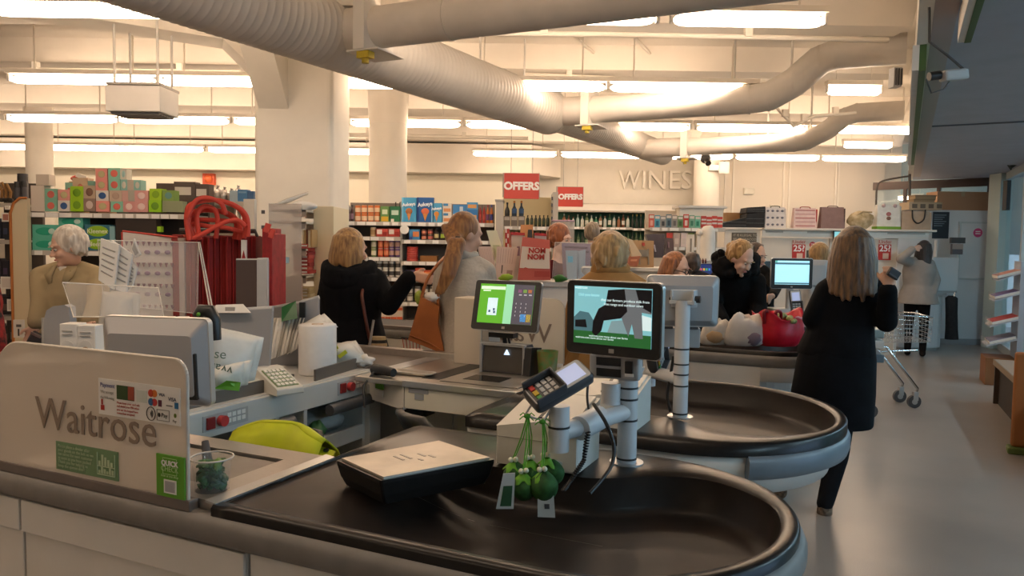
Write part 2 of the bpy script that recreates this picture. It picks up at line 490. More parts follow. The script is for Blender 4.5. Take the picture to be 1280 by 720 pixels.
for px, Y, sx, lab in ((834, 5.48, 0.72, 'short fluorescent tube light ending the closest row by the entrance ceiling'),
                       (1053, 11.9, 0.50, 'short fluorescent tube light alone near the wine end of the entrance ceiling'),
                       (1030, 7.83, 0.36, 'very short fluorescent tube light ending the second row above the duct bend')):
    p = aty(px, 200, Y)
    o = dup(proto, (p.x + 0.76 * sx, Y, LZ), None, lab, 'short end lights'); o.scale = (sx, 1, 1)
for x, y_ in ((-6.8, 2.2), (-5.2, 2.2), (-3.6, 2.2), (-2.0, 2.2), (-0.4, 2.2), (-3.6, -0.6)):
    dup(proto, (x, y_, LZ), None, 'unseen fluorescent tube light added above the front checkout', 'lights added above the front checkout')  # tubes out of view, added to brighten the foreground
p = aty(1147, 228, 14.0)
o = dup(proto, (7.6, 14.6, 2.55), ang, 'small lamp seen through the high dark framed window', 'lamp behind the high window'); o.scale = (0.3, 1, 0.8)
COOL_FILL = mat('added cool fill tube', (0.70, 0.90, 1.0), 0.4, emit=58.0)
for v in (1.0, 4.0, 7.0, 10.0):        # unseen lamps added outside the glass to bring in cool light
    r = cthing('added_cool_lamp', 'unseen cool white lamp added outside the glass front', 'light', 3.2, v, 2.6, 'added cool lamps')
    part('tube', MB().cyl((3.2, v - 0.7, 2.6), (3.2, v + 0.7, 2.6), 0.06, n=10), COOL_FILL, r)
    part('housing', MB().bx(3.1, 3.3, v - 0.75, v + 0.75, 2.66, 2.80), WHITE, r)

# ---------------------------------------------------------------- ducts
DUCT = mat('duct paint', (0.64, 0.60, 0.55), 0.55, noise=0.05, scale=4)
DZ = 3.07
D0, D1 = at(400, 38, DZ), at(865, 205, DZ)
ddir = (D1 - D0).normalized()
def duct_pipe(p, q, r, n=36, pitch=0.062, flare=0.0):
    mb = MB(); ax = q - p; Ln = ax.length; k = int(Ln / pitch); rings = []
    for i in range(k + 1):
        for d, dr in ((0, 0), (0.40, 0), (0.5, 0.003), (0.60, 0)):
            t = (i + d) * pitch
            if t > Ln: break
            rings.append(mb.ring(p + ax * (t / Ln), ax, r + dr, n))
    return mb.loft(rings, 0, True, True)
def on_axis(px):                        # point of the main duct's axis near the photo column px
    best = min(range(0, 2000), key=lambda i: abs(proj(D0 + ddir * (i * 0.01 - 3.5))[0] - px))
    return D0 + ddir * (best * 0.01 - 3.5)
def proj(p):
    c = CAMR.transposed() @ (Vector(p) - Vector((0, 0, CAMH)))
    return (640 + FPX * c.x / -c.z, 360 - FPX * c.y / -c.z)
r = wthing('main_duct', 'wide white spiral air duct running diagonally under the ceiling', 'duct', D0)
def on_v(v):
    u0_, v0_ = UV(D0); u1_, v1_ = UV(D1); t = (v - v0_) / (v1_ - v0_)
    return D0 + (D1 - D0) * t
J = [on_v(4.5), on_v(8.1), on_v(11.05)]
part('wide_section', duct_pipe(D0 - ddir * 3.6, J[1], 0.245), DUCT, r)
part('reducer', MB().cyl(J[1], J[1] + ddir * 0.25, 0.25, 0.19, 36), DUCT, r)
part('narrow_section', duct_pipe(J[1] + ddir * 0.25, J[2] + ddir * 1.25, 0.185), DUCT, r)
part('end_cap', MB().ball(J[2] + ddir * 1.25, (0.185, 0.06, 0.185), 24, 12, Matrix.Rotation(-math.atan2(ddir.x, ddir.y), 3, 'Z')), DUCT, r)
for px in (600, 655, 700, 790):
    c = on_axis(px)
    part('hanger_rod', MB().cyl(c + Vector((0, 0, 0.1)), Vector((c.x, c.y, CZ)), 0.012, n=6), WHITE, r)
for i, (jc, pts, rr, lab) in enumerate((
        (J[0], [(-1.9, 0, 0), (-1.1, 0, 0), (0.0, 0, 0.05)], 0.142, 'closest white branch duct leaving the main duct at the top of the frame'),
        (J[1], None, 0.145, 'middle white branch duct with an S bend over the checkouts'),
        (J[2], None, 0.125, 'far white branch duct with an S bend before the wine wall'))):
    ju, jv = UV(jc)
    r = wthing('branch_duct', lab, 'duct', jc)
    dr_ = ray((467, 737, 857)[i], (27, 138, 187)[i]); dn_ = Vector((-UY, UX, 0)); pd = Vector((0, 0, CAMH)) + dr_ * (jv / dr_.dot(dn_)); dmu = UV(pd)[0]
    if i == 0: cl = [(ju + 0.1, 0), (ju + 1.0, 0), (0.12, 0.0)]
    elif i == 1: cl = [(ju + 0.1, 0), (-1.15, 0), (-0.95, 0.02), (-0.72, 0.14), (-0.50, 0.33), (-0.35, 0.38), (0.26, 0.38)]
    else: cl = [(ju + 0.1, 0), (-0.95, 0), (-0.8, 0.02), (-0.55, 0.14), (-0.35, 0.30), (-0.2, 0.35), (0.36, 0.35)]
    DZ = 3.0 if i == 2 else 3.07
    pts = [W(u_, jv, DZ + dz) for u_, dz in cl]
    segs = MB().tube(pts, rr, 28)
    part('pipe', segs, DUCT, r)
    for u_, dz in cl[1:-1]:
        d = (W(1, 0) - W(0, 0))
        part('joint_ring', MB().cyl(W(u_ - 0.012, jv, DZ + dz), W(u_ + 0.012, jv, DZ + dz), rr + 0.006, n=28), DUCT, r)
    part('collar', MB().cyl(W(ju + 0.05, jv, DZ), W(dmu, jv, DZ), rr + 0.012, n=28), DUCT, r)
    dp = part('damper_frame', MB().box(W(dmu, jv, DZ + 0.03), (0.09, 2 * rr + 0.07, 2 * rr + 0.14), (0, 0, RA)).box(W(dmu + 0.02, jv, DZ - rr - 0.045), (0.26, 2 * rr + 0.05, 0.012), (0, 0, RA)), WHITE, r)
    part('yellow_lever', MB().box(W(dmu + 0.02, jv - rr + 0.02, DZ - rr - 0.075), (0.10, 0.07, 0.045), (0, 0, RA)).cyl(W(dmu + 0.02, jv - rr + 0.02, DZ - rr - 0.09), W(dmu + 0.02, jv - rr + 0.02, DZ - rr - 0.13), 0.025, n=8),
         mat('yellow lever', (0.55, 0.42, 0.03), 0.5), dp, label='yellow lever')
    for u_ in (-1.3, -0.75):
        part('hanger_rod', MB().cyl(W(u_, jv, DZ + 0.1), W(u_, jv, CZ), 0.012, n=6), WHITE, r)

# thin pipes under the ceiling
def pipe(lab, pts, rad):
    r = wthing('ceiling_pipe', lab, 'pipe', pts[0])
    part('pipe', MB().tube(pts, rad, 8), CEIL, r)
    for a, b in zip(pts[:-1], pts[1:]):
        c = (Vector(a) + Vector(b)) / 2
        part('clip', MB().bx(c.x - 0.03, c.x + 0.03, c.y - 0.03, c.y + 0.03, c.z, c.z + 0.08), CEIL, r)
pipe('thin pipe along the ceiling beam above the hanging heater', [aty(-60, 86, 8.3), aty(150, 88, 8.3), aty(300, 90, 8.3)], 0.022)
pipe('thin pipe crossing the ceiling above the middle branch duct', [aty(600, 42, 6.2), aty(760, 43, 6.2), aty(1110, 50, 6.2)], 0.022)
pipe('sloping sprinkler pipe on the ceiling, first of two', [at(700, 31, 3.68), at(745, 68, 3.68), at(792, 101, 3.68)], 0.018)
pipe('sloping sprinkler pipe on the ceiling, second of two', [at(772, 25, 3.68), at(808, 62, 3.68), at(846, 101, 3.68)], 0.018)
pipe('short pipe above the middle branch duct beside the second light row', [aty(655, 93, 8.6), aty(768, 98, 8.6)], 0.025)
pipe('kinked pipe between the two branch ducts', [aty(970, 134, 8.7), aty(992, 158, 8.7), aty(1018, 145, 8.7), aty(1070, 141, 8.7)], 0.018)
pipe('low pipe in front of the back bulkhead', [aty(420, 168, 12.4), aty(500, 170, 12.4), aty(660, 173, 12.4)], 0.03)

# hanging heater box
r = wthing('ceiling_heater', 'white box heater hanging on rods from the ceiling by the square column', 'heater', (-3.4, 6.6, 2.4))
hx0, hx1 = aty(131, 120, 6.5).x, aty(200, 120, 6.5).x
hz0, hz1 = aty(165, 139, 6.5).z, aty(165, 106, 6.5).z
part('casing', MB().bx(hx0, hx1, 6.5, 6.86, hz0, hz1), WHITE, r, 0.008)
part('top_plate', MB().bx(hx0 + .02, hx1 + .0, 6.48, 6.88, hz1, hz1 + 0.02), SHELFG, r)
g = part('grille', MB().bx(hx0 + .03, hx1 - .03, 6.53, 6.83, hz0 - 0.012, hz0), DKGREY, r)
for k in range(6):
    y = 6.55 + k * 0.05
    part('slat', MB().bx(hx0 + .03, hx1 - .03, y, y + 0.012, hz0 - 0.02, hz0 - 0.012), SHELFG, g)
for x in (hx0 + .06, hx1 - .04):
    for y in (6.55, 6.82):
        part('hanger_rod', MB().cyl((x, y, hz1), (x, y, CZ), 0.011, n=6), WHITE, r)

# ---------------------------------------------------------------- columns
def round_column(px0, px1, Y, lab, ztop=CZ):
    a, b = aty(px0, 230, Y), aty(px1, 230, Y); rr = (b.x - a.x) / 2; cx = (a.x + b.x) / 2
    r = wthing('column', lab, 'column', (cx, Y + rr, 0)); r['kind'] = 'structure'
    part('shaft', MB().cyl((cx, Y + rr, 0), (cx, Y + rr, ztop), rr, n=36), WALLC, r)
    part('capital', MB().cyl((cx, Y + rr, aty(px0, 152, Y).z), (cx, Y + rr, ztop), rr * 1.02, rr * 1.1, n=36), CEIL, r)
round_column(457, 505, 10.0, 'round cream column rising behind the cereal boxes')
round_column(25, 56, 12.4, 'slim round cream column behind the tissue shelf')
round_column(871, 903, 14.3, 'round cream column beside the wine lettering')
cx0, cx1 = aty(317, 200, 7.0).x, aty(416, 200, 7.0).x
r = wthing('column', 'big square cream column with sloping brackets under the ceiling', 'column', ((cx0 + cx1) / 2, 7.3, 0)); r['kind'] = 'structure'
sh = MB(); sh.loft([[Vector((x, y, z)) for x, y in rrect(cx0, cx1, 7.0, 7.74, 0.05)] for z in (0, CZ)], 0, True, False)
part('shaft', sh, WALLC, r)
ax_ = Vector((-1.0, -0.41, 0)).normalized()
cc = Vector((cx0 + 0.12, 7.15, 0)); nn = Vector((-ax_.y, ax_.x, 0)) * 0.19
def fin(mb, d0, d1, zs):
    mb.loft([[cc + ax_ * d0 - nn + Vector((0, 0, zs[0])), cc + ax_ * d0 + nn + Vector((0, 0, zs[0])), cc + ax_ * d0 + nn + Vector((0, 0, CZ)), cc + ax_ * d0 - nn + Vector((0, 0, CZ))],
             [cc + ax_ * d1 - nn + Vector((0, 0, zs[1])), cc + ax_ * d1 + nn + Vector((0, 0, zs[1])), cc + ax_ * d1 + nn + Vector((0, 0, CZ)), cc + ax_ * d1 - nn + Vector((0, 0, CZ))]], 0, True, False)
    return mb
part('bracket', fin(MB(), -0.3, 0.42, (2.66, 3.34)), WALLC, r)
part('arm_beam', fin(MB(), 0.42, 2.0, (3.34, 3.42)), WALLC, r)
br2 = MB().prism([(6.35, 3.38), (7.02, 2.75), (7.02, CZ), (6.35, CZ)], cx0 + 0.05, cx0 + 0.32, 'x')
part('bracket', br2, WALLC, r)

# ---------------------------------------------------------------- hanging and wall signs
def offers(px0, px1, py0, py1, Y, size, lab, dep):
    a, b = aty(px0, py1, Y), aty(px1, py0, Y)
    r = wthing('hanging_sign', lab, 'sign', ((a.x + b.x) / 2, Y, a.z))
    part('board', MB().bx(a.x, b.x, Y, Y + dep, a.z, b.z), RED, r)
    part('back_board', MB().bx(a.x - 0.02, b.x + 0.01, Y + dep, Y + dep + 0.05, a.z + 0.02, b.z + 0.01), SHELFG, r)
    lettering('OFFERS', size, WHITET, r, ((a.x + b.x) / 2, Y - 0.004, (a.z + b.z) / 2 - size * 0.33), FACE, 0.004, align='CENTER', bold=0.006)
    for x in (a.x + 0.08, b.x - 0.08):
        part('cord', MB().cyl((x, Y + dep / 2, b.z), (x, Y + dep / 2, CZ), 0.004, n=5), SHELFG, r)
offers(630, 674, 217, 248, 9.2, 0.128, 'large red OFFERS sign hanging over the wine bottles end', 0.06)
offers(697, 729, 234, 258, 11.0, 0.104, 'small red OFFERS sign further back beside the green wine wall', 0.05)
ws = wthing('wall_letters', 'raised cream letters WINES on the back wall', 'lettering', (aty(820, 235, 15.55).x, 15.55, aty(820, 236, 15.55).z))
WL = mat('raised letter cream', (0.90, 0.85, 0.76), 0.7)
for ch, px in zip('WINES', (773, 800.5, 808, 834, 850)):
    p = aty(px, 236, 15.55)
    lettering(ch, 0.535, WL, ws, (p.x, 15.55, p.z), FACE, 0.09, name='letter').scale.x = 0.78 if ch == 'W' else 1.0
fb = wthing('fire_bell', 'red fire bell box on the cream panel above the tissue shelf', 'alarm', aty(261, 224, 14.93))
c = aty(261, 224, 14.93)
part('box', MB().bx(c.x - .115, c.x + .115, 14.9, 15.0, c.z - .11, c.z + .11), mat('alarm red', (0.62, 0.09, 0.03), 0.5), fb, 0.01)
part('dome', MB().ball((c.x, 14.9, c.z), (0.08, 0.05, 0.08)), mat('alarm dome', (0.75, 0.14, 0.04), 0.35), fb)
# security camera on an arm under the entrance ceiling
p = at(1180, 94, 2.45)
r = wthing('security_camera', 'security camera on a bent arm under the grey entrance ceiling', 'camera', p)
d = Vector((1, 0.1, 0.12)).normalized()
part('body', MB().box(p + Vector((0.05, 0, 0.0)), (0.13, 0.06, 0.055), (0, -0.12, 0.1)), GREYPL, r, 0.012)
part('lens', MB().cyl(p + Vector((-0.02, 0, 0.0)), p + Vector((-0.075, 0, -0.008)), 0.022, n=14), BLACKP, r)
part('arm', MB().tube([p + Vector((0.11, 0, 0.02)), p + Vector((0.02, 0.01, 0.10)), p + Vector((-0.07, 0.02, 0.17)), p + Vector((-0.08, 0.02, 0.35))], 0.007, 8), DKGREY, r)
part('cable', MB().tube([p + Vector((-0.09, 0, -0.02)), p + Vector((-0.06, 0, -0.09)), p + Vector((0.0, 0, -0.07)), p + Vector((0.03, 0, -0.03))], 0.004, 6), DKGREY, r)
# round camera pod at the end of the main duct
p = aty(882, 198, 13.0)
r = wthing('dome_camera', 'small dark camera fixed beside the end of the main duct', 'camera', p)
part('body', MB().ball(p, 0.09), DKGREY, r); part('lens', MB().cyl(p, p + Vector((0.02, -0.12, -0.10)), 0.05, n=12), BLACKP, r)
part('bracket', MB().cyl(p, p + Vector((0, 0.1, 0.25)), 0.015, n=6), SHELFG, r)

for (a_, b_, c_, d_, Y, nm, lab, m_) in ((899, 912, 202, 217, 14.2, 'speaker_box', 'small white box fixed beside the round column by the wine lettering', WHITE), (930, 943, 235, 243, 15.05, 'junction_box', 'small flat box on the panel wall above the black bags', CREAM), (963, 976, 256, 262, 15.05, 'junction_box', 'small box at the foot of a wall joint above the cottage bag', CREAM)):
    p, q = aty(a_, d_, Y), aty(b_, c_, Y); r = wthing(nm, lab, 'box', p); part('case', MB().bx(p.x, q.x, Y, Y + .06, p.z, q.z), m_, r, .01); part('lid', MB().bx(p.x + .02, q.x - .02, Y - .008, Y, p.z + .02, q.z - .02), m_, r)
    if Y < 15: part('wall_arm', MB().bx(p.x - .18, p.x + .03, Y + .02, Y + .3, p.z + .06, q.z - .06), WHITE, r)
p, q = aty(1117, 108, 5.6), aty(1128, 84, 5.6)
r = wthing('vent_grille', 'small striped vent grille on the edge of the entrance ceiling', 'vent', p); part('frame', MB().bx(p.x, q.x, 5.6, 5.68, p.z, q.z), GREYPL, r)
for k in range(3): part('slat', MB().bx(p.x + .008 + k * .02, p.x + .018 + k * .02, 5.59, 5.6, p.z + .01, q.z - .01), DKGREY, r)
# ================================================================ CHECKOUTS
def atv(px, py, v):                     # point of a photo pixel on the upright plane v = const of the checkout grid
    d = ray(px, py); n = Vector((-UY, UX, 0)); return Vector((0, 0, CAMH)) + d * (v / d.dot(n))
def atu(px, py, u):
    d = ray(px, py); n = Vector((UX, UY, 0)); return Vector((0, 0, CAMH)) + d * (u / d.dot(n))
def smooth(a, b, x):
    t = min(1, max(0, (x - a) / (b - a))); return t * t * (3 - 2 * t)
def bowl_outlines(cv, b, sg, ul=-1.48):
    # outer and inner edge of a packing tray, n matching points each; the pole deck lies on the side sg
    outer, inner = [], []
    N = 44
    cu, a = -0.60, 0.48 if sg > 0 else 0.555
    k = b / 0.5
    front = -sg
    for i in range(N + 1):              # the round end, from the front side over the end to the deck side
        t = -R90 + math.pi * i / N
        o = (cu + a * math.cos(t), cv - front * b * math.sin(t))
        w = smooth(0.35, 1.35, t)       # towards the deck the inner edge swings in
        r = 1 - 0.045 / 0.5
        q = (cu + (a - 0.045) * math.cos(t), cv - front * (b - 0.045) * math.sin(t))
        q = (q[0] - 0.16 * w, q[1] + front * 0.27 * k * w * smooth(0.7, 1.55, t))
        outer.append(o); inner.append(q)
    M_ = 16
    back_o, back_i = outer[-1], inner[-1]
    fr_o, fr_i = outer[0], inner[0]
    oB, iB, oF, iF = [], [], [], []
    ub = ul
    for i in range(1, M_ + 1):
        s = i / M_
        oB.append((back_o[0] + (ub - back_o[0]) * s, back_o[1])); iB.append((back_i[0] + (ub + 0.03 - back_i[0]) * s, back_i[1] + front * 0.06 * k * s))
    for i in range(1, 9):
        s = i / 9
        oB.append((ub, back_o[1] + (fr_o[1] - back_o[1]) * s)); iB.append((ub + 0.004, iB[M_ - 1][1] + (fr_i[1] - iB[M_ - 1][1]) * s))
    for i in range(0, M_):
        s = 1 - i / M_
        oF.append((fr_o[0] + (ul - fr_o[0]) * s, fr_o[1])); iF.append((fr_i[0] + (ul + 0.004 - fr_i[0]) * s, fr_i[1]))
    return outer + oB + oF, inner + iB + iF
def tray(cv, b, sg, ul=-1.48, z0=0.90):
    o, i_ = bowl_outlines(cv, b, sg, ul)
    if sg < 0: o.reverse(); i_.reverse()
    mb = MB()
    def depth(u): return 0.105 * smooth(ul + 0.02, ul + 0.55, u)
    def ring(src, f, zf): return [Vector((p[0], p[1], zf(p[0]))) for p in (f(q) for q in src)]
    c = lambda p: (min(-0.6, max(ul + 0.3, p[0])), cv - (-sg) * -0.02)
    def inset(p, t):
        m = c(p); return (p[0] + (m[0] - p[0]) * t, p[1] + (m[1] - p[1]) * t)
    idn = lambda p: p
    mid = [((p[0] * .5 + q[0] * .5), (p[1] * .5 + q[1] * .5)) for p, q in zip(o, i_)]
    r0 = [ring(o, idn, lambda u: z0 - 0.05), ring(o, idn, lambda u: z0 - 0.008),
          [Vector((p[0] * .85 + q[0] * .15, p[1] * .85 + q[1] * .15, z0)) for p, q in zip(o, i_)],
          [Vector((p[0] * .2 + q[0] * .8, p[1] * .2 + q[1] * .8, z0)) for p, q in zip(o, i_)],
          ring(i_, idn, lambda u: z0 - 0.010)]
    mb.loft(r0, 0, False, True)
    r1 = [ring(i_, idn, lambda u: z0 - 0.010),
          ring(i_, lambda p: inset(p, 0.03), lambda u: z0 - 0.012 - depth(u) * 0.80),
          ring(i_, lambda p: inset(p, 0.07), lambda u: z0 - 0.012 - depth(u) * 0.95),
          ring(i_, lambda p: inset(p, 0.14), lambda u: z0 - 0.012 - depth(u)),
          ring(i_, lambda p: inset(p, 0.6), lambda u: z0 - 0.012 - depth(u)),
          ring(i_, lambda p: inset(p, 0.999), lambda u: z0 - 0.012 - depth(u))]
    mb2 = MB().loft(r1, 0, False, True)
    return mb, mb2, o, i_
def bump_path(cv, b, sg, u_from, t_to, off=0.0, a=0.48):
    a = a + off
    pts = []
    front = -sg
    if u_from < -0.6:
        n_ = 14
        pts += [(u_from + (-0.6 - u_from) * i / n_, cv + front * (b + off)) for i in range(n_)]
        t0 = -R90
    else:
        t0 = -math.acos((u_from + 0.6) / a)
    n_ = 26
    pts += [(-0.6 + a * math.cos(t0 + (t_to - t0) * i / n_), cv - front * (b + off) * math.sin(t0 + (t_to - t0) * i / n_)) for i in range(n_ + 1)]
    return pts
def band(pts, prof):                    # sweep an (outward, z) profile along a path in the uv plane
    mb = MB(); rings = []
    for i, p in enumerate(pts):
        q0, q1 = pts[max(0, i - 1)], pts[min(len(pts) - 1, i + 1)]
        d = Vector((q1[0] - q0[0], q1[1] - q0[1], 0)).normalized(); n_ = Vector((d.y, -d.x, 0))
        rings.append([Vector((p[0], p[1], 0)) + n_ * o + Vector((0, 0, z)) for o, z in prof])
    return mb.loft(rings, 0, True, True)
BPROF = [(0.006, 0.795), (0.02, 0.795), (0.038, 0.805), (0.046, 0.825), (0.046, 0.85), (0.038, 0.868), (0.02, 0.876), (0.006, 0.876)]

def near_checkout(v0, label):
    cv, b = v0 + 0.51, 0.50
    r = cthing('checkout_counter', label, 'counter', -1.5, v0 + 0.4, 0)
    rim, bowl, o, i_ = tray(cv, b, 1)
    part('tray_rim', rim, BLACKR, r)
    part('tray', bowl, TRAY, r)
    part('bumper', band(bump_path(cv, b, 1, -4.4, 1.2, -0.028), BPROF), BUMPER, r)
    ws_ = [(-4.4, -3.2), (-3.19, -2.25), (-2.24, -1.37), (-1.36, -0.6)]
    for x0, x1 in ws_:
        part('panel', MB().bx(x0, x1, v0 + 0.02, v0 + 0.06, 0.08, 0.795), WHITE, r, 0.003)
        part('kick_strip', MB().bx(x0, x1, v0 + 0.05, v0 + 0.08, 0.0, 0.08), DKGREY, r)
    for x0, x1 in ws_[:3]:
        part('panel_strip', MB().bx(x0, x1, v0 + 0.008, v0 + 0.02, 0.70, 0.795), WHITE, r, 0.003)
    sk = [(-0.6 + 0.468 * math.cos(-R90 + math.pi * i / 24), cv + 0.488 * math.sin(-R90 + math.pi * i / 24)) for i in range(25)]
    part('skirt', band([(-1.36, cv - 0.488)] + sk + [(-1.36, cv + 0.488)], [(-0.012, 0.70), (0.0, 0.70), (0.0, 0.858), (-0.012, 0.858)]), WHITE, r)
    ped = [(-0.75 + 0.30 * math.cos(-R90 + math.pi * i / 16), cv + 0.34 * math.sin(-R90 + math.pi * i / 16)) for i in range(17)]
    part('pedestal', MB().prism(ped + [(-1.36, cv + 0.34), (-1.36, cv - 0.34)], 0.0, 0.70), WHITE, r)
    part('top_rail', MB().bx(-4.4, -1.548, v0 + 0.004, v0 + 0.035, 0.872, 0.902), mat('brown grey rail', (0.16, 0.13, 0.115), 0.45, noise=0.08, scale=10), r, 0.003)
    # stainless plate with the scanner recess
    fr = MB()
    vb = v0 + 0.50
    fr.bx(-2.30, -1.482, v0 + 0.035, v0 + 0.13, 0.86, 0.90).bx(-2.30, -1.482, vb - 0.09, vb, 0.86, 0.90).bx(-1.60, -1.482, v0 + 0.13, vb - 0.09, 0.86, 0.90).bx(-2.30, -2.18, v0 + 0.13, vb - 0.09, 0.86, 0.90)
    part('steel_frame', fr, STEEL, r)
    part('recess', MB().bx(-2.18, -1.60, v0 + 0.13, vb - 0.09, 0.86, 0.880), BLACKP, r)
    part('scale_plate', MB().bx(-2.165, -1.615, v0 + 0.145, vb - 0.105, 0.879, 0.893), mat('worn scale plate', (0.27, 0.24, 0.21), 0.42, metal=0.5, noise=0.08, scale=12), r)
    part('end_trim', MB().prism([(-1.51, 0.90), (-1.475, 0.897), (-1.475, 0.902), (-1.51, 0.906)], v0 + 0.02, vb, 'y'), ALU, r)
    part('belt', MB().bx(-4.4, -2.30, v0 + 0.035, vb, 0.87, 0.896), mat('belt rubber', (0.03, 0.03, 0.03), 0.6), r)
    part('carcass', MB().bx(-4.4, -1.36, v0 + 0.06, vb - 0.02, 0.08, 0.86), WHITE, r)
    return r
near_checkout(1.38, 'front checkout counter with dark packing tray and grey bumper along it')
near_checkout(5.10, 'checkout counter under the red and white carrier bags')

# ---- second counter, mirrored, facing the cashier's well
c2v, c2b = 3.22, 0.615
r = cthing('checkout_counter', 'checkout counter with steel top and dark oval packing tray beyond the first tray', 'counter', -1.5, 3.4, 0)
rim, bowl, o2, i2 = tray(c2v, c2b, -1, -1.41)
C2 = r
part('tray_rim', rim, BLACKR, r); part('tray', bowl, TRAY, r)
bp = bump_path(c2v, c2b, 1, -0.36, 1.25, -0.03, 0.555)
part('bumper', band(bp, [(0.006, 0.765), (0.015, 0.765), (0.035, 0.775), (0.043, 0.80), (0.043, 0.835), (0.034, 0.852), (0.015, 0.86), (0.006, 0.86)]), BUMPBL, r)
sk = [(-0.6 + 0.543 * math.cos(-R90 + math.pi * i / 28), c2v + (c2b - 0.012) * math.sin(-R90 + math.pi * i / 28)) for i in range(29)]
sk2 = [(-0.62 + 0.49 * math.cos(-R90 + math.pi * i / 28), c2v + (c2b - 0.06) * math.sin(-R90 + math.pi * i / 28)) for i in range(29)]
part('skirt', band([(-1.41, c2v - c2b + 0.014)] + [(-1.0, c2v - c2b + 0.013)] + sk[:] + [(-1.41, c2v + c2b - 0.012)], [(-0.062, 0.70), (-0.05, 0.70), (0.0, 0.852), (-0.012, 0.852)]), WHITE, r)
ped = [(-0.62 + 0.30 * math.cos(-R90 + math.pi * i / 16), c2v + 0.36 * math.sin(-R90 + math.pi * i / 16)) for i in range(17)] + [(-1.3, c2v + 0.36), (-1.3, c2v - 0.05)]
part('pedestal', MB().prism(ped, 0.11, 0.70), WHITE, r)
part('kick_strip', MB().prism([(x * 1.0 + 0.005, y) for x, y in ped], 0.0, 0.11), BUMPBL, r)
# steel worktop with the scanner well
part('worktop', MB().bx(-2.30, -1.412, 3.09, 3.86, 0.872, 0.90), STEEL, r, 0.004)
part('front_rail', MB().bx(-2.02, -1.412, 3.085, 3.10, 0.872, 0.903), ALU, r, 0.002)
part('front_panel', MB().bx(-2.015, -1.415, 3.10, 3.115, 0.765, 0.872), CREAM, r, 0.003)
part('corner_panel', MB().prism([(-2.36, 3.26), (-2.02, 3.10), (-2.02, 3.125), (-2.36, 3.285)], 0.755, 0.872), WHITE, r)
part('seam', MB().bx(-1.98, -1.88, 3.20, 3.84, 0.8995, 0.902), BLACKP, r, label='dark slot in the steel top')
part('scale_edge', MB().bx(-1.86, -1.44, 3.17, 3.52, 0.8995, 0.9015), BLACKP, r)
part('scale_plate', MB().bx(-1.855, -1.445, 3.175, 3.515, 0.90, 0.904), STEEL, r)
part('scanner_glass', MB().bx(-1.78, -1.58, 3.26, 3.40, 0.904, 0.9055), mat('scanner glass', (0.02, 0.018, 0.016), 0.08), r)
part('belt', MB().bx(-3.4, -2.32, 3.30, 3.80, 0.87, 0.897), mat('belt worn', (0.17, 0.14, 0.12), 0.5), r)
part('belt_end', MB().bx(-2.32, -2.22, 3.30, 3.80, 0.899, 0.902), ALU, r)
part('back_ledge', MB().bx(-3.4, -2.05, 3.80, 3.86, 0.87, 0.935), STEEL, r, 0.004)
part('carcass', MB().bx(-3.4, -1.42, 3.62, 3.84, 0.0, 0.87), WHITE, r)
for k, x in enumerate((-2.3, -2.0, -1.72)):
    part('inner_panel', MB().bx(x, x + 0.27, 3.60, 3.62, 0.05, 0.86), CREAM if k else WHITE, r, 0.003)
part('black_bracket', MB().bx(-2.16, -2.02, 3.28, 3.40, 0.68, 0.77), BLACKP, r)
st = part('sticker', MB().bx(-1.99, -1.88, 3.0965, 3.099, 0.845, 0.868), mat('grey sticker', (0.30, 0.31, 0.34), 0.5), r)
part('sticker', MB().bx(-1.955, -1.905, 3.0965, 3.099, 0.815, 0.842), mat('grey sticker', (0.30, 0.31, 0.34), 0.5), r)
d = Vector((0.34, -0.16, 0)).normalized(); pc = Vector((-2.22, 3.185, 0))
ca = math.atan2(d.y, d.x)
for z0, z1, m_ in ((0.825, 0.865, GREENB), (0.79, 0.82, PAPER)):
    part('sticker', MB().box((pc.x, pc.y, (z0 + z1) / 2), (0.075, 0.006, z1 - z0), (0, 0, ca), 0), m_, r)

# ---- till unit that closes the cashier's well on the left
TU = -2.34
r = cthing('till_unit', 'white till unit with red switches and open shelves facing the well', 'cabinet', -2.6, 2.7, 0)
TILLR = r
BLUEW = mat('cool white laminate', (0.58, 0.58, 0.56), 0.45, noise=0.03, scale=6)
part('worktop', MB().bx(-2.98, TU - 0.02, 2.06, 3.30, 0.872, 0.90), BLUEW, r, 0.003)
part('fascia', MB().bx(TU - 0.03, TU, 2.06, 3.28, 0.785, 0.895), BLUEW, r, 0.004)
part('back_panel', MB().bx(-2.98, -2.96, 2.06, 3.30, 0.05, 0.872), BLUEW, r)
vd = [2.07] + [UV(atu(px, 510, TU))[1] for px in (349, 384)] + [3.23]
for v in vd:
    part('divider', MB().bx(-2.96, TU - 0.01, v - 0.012, v + 0.012, 0.0, 0.785), BLUEW, r)
part('bottom_shelf', MB().bx(-2.96, TU - 0.01, 2.06, 3.24, 0.08, 0.10), BLUEW, r)
part('shelf', MB().bx(-2.96, TU - 0.02, vd[2], vd[3], 0.57, 0.60), BLUEW, r)
part('shelf_lip', MB().bx(TU - 0.025, TU - 0.005, vd[2] + 0.012, vd[3] - 0.012, 0.55, 0.625), BLUEW, r, 0.003)
part('shelf', MB().bx(-2.96, TU - 0.02, vd[0], vd[1], 0.50, 0.52), BLUEW, r)
part('end_cabinet', MB().bx(TU - 0.10, TU + 0.02, 3.24, 3.34, 0.0, 0.83), BLUEW, r, 0.003)
for va, vb in ((2.32, 2.66), (2.92, 3.26)):
    part('support_bar', MB().cyl((TU + 0.015, va, 0.755), (TU + 0.015, vb, 0.755), 0.028, n=16), mat('dark grey bar', (0.09, 0.09, 0.095), 0.35), r)
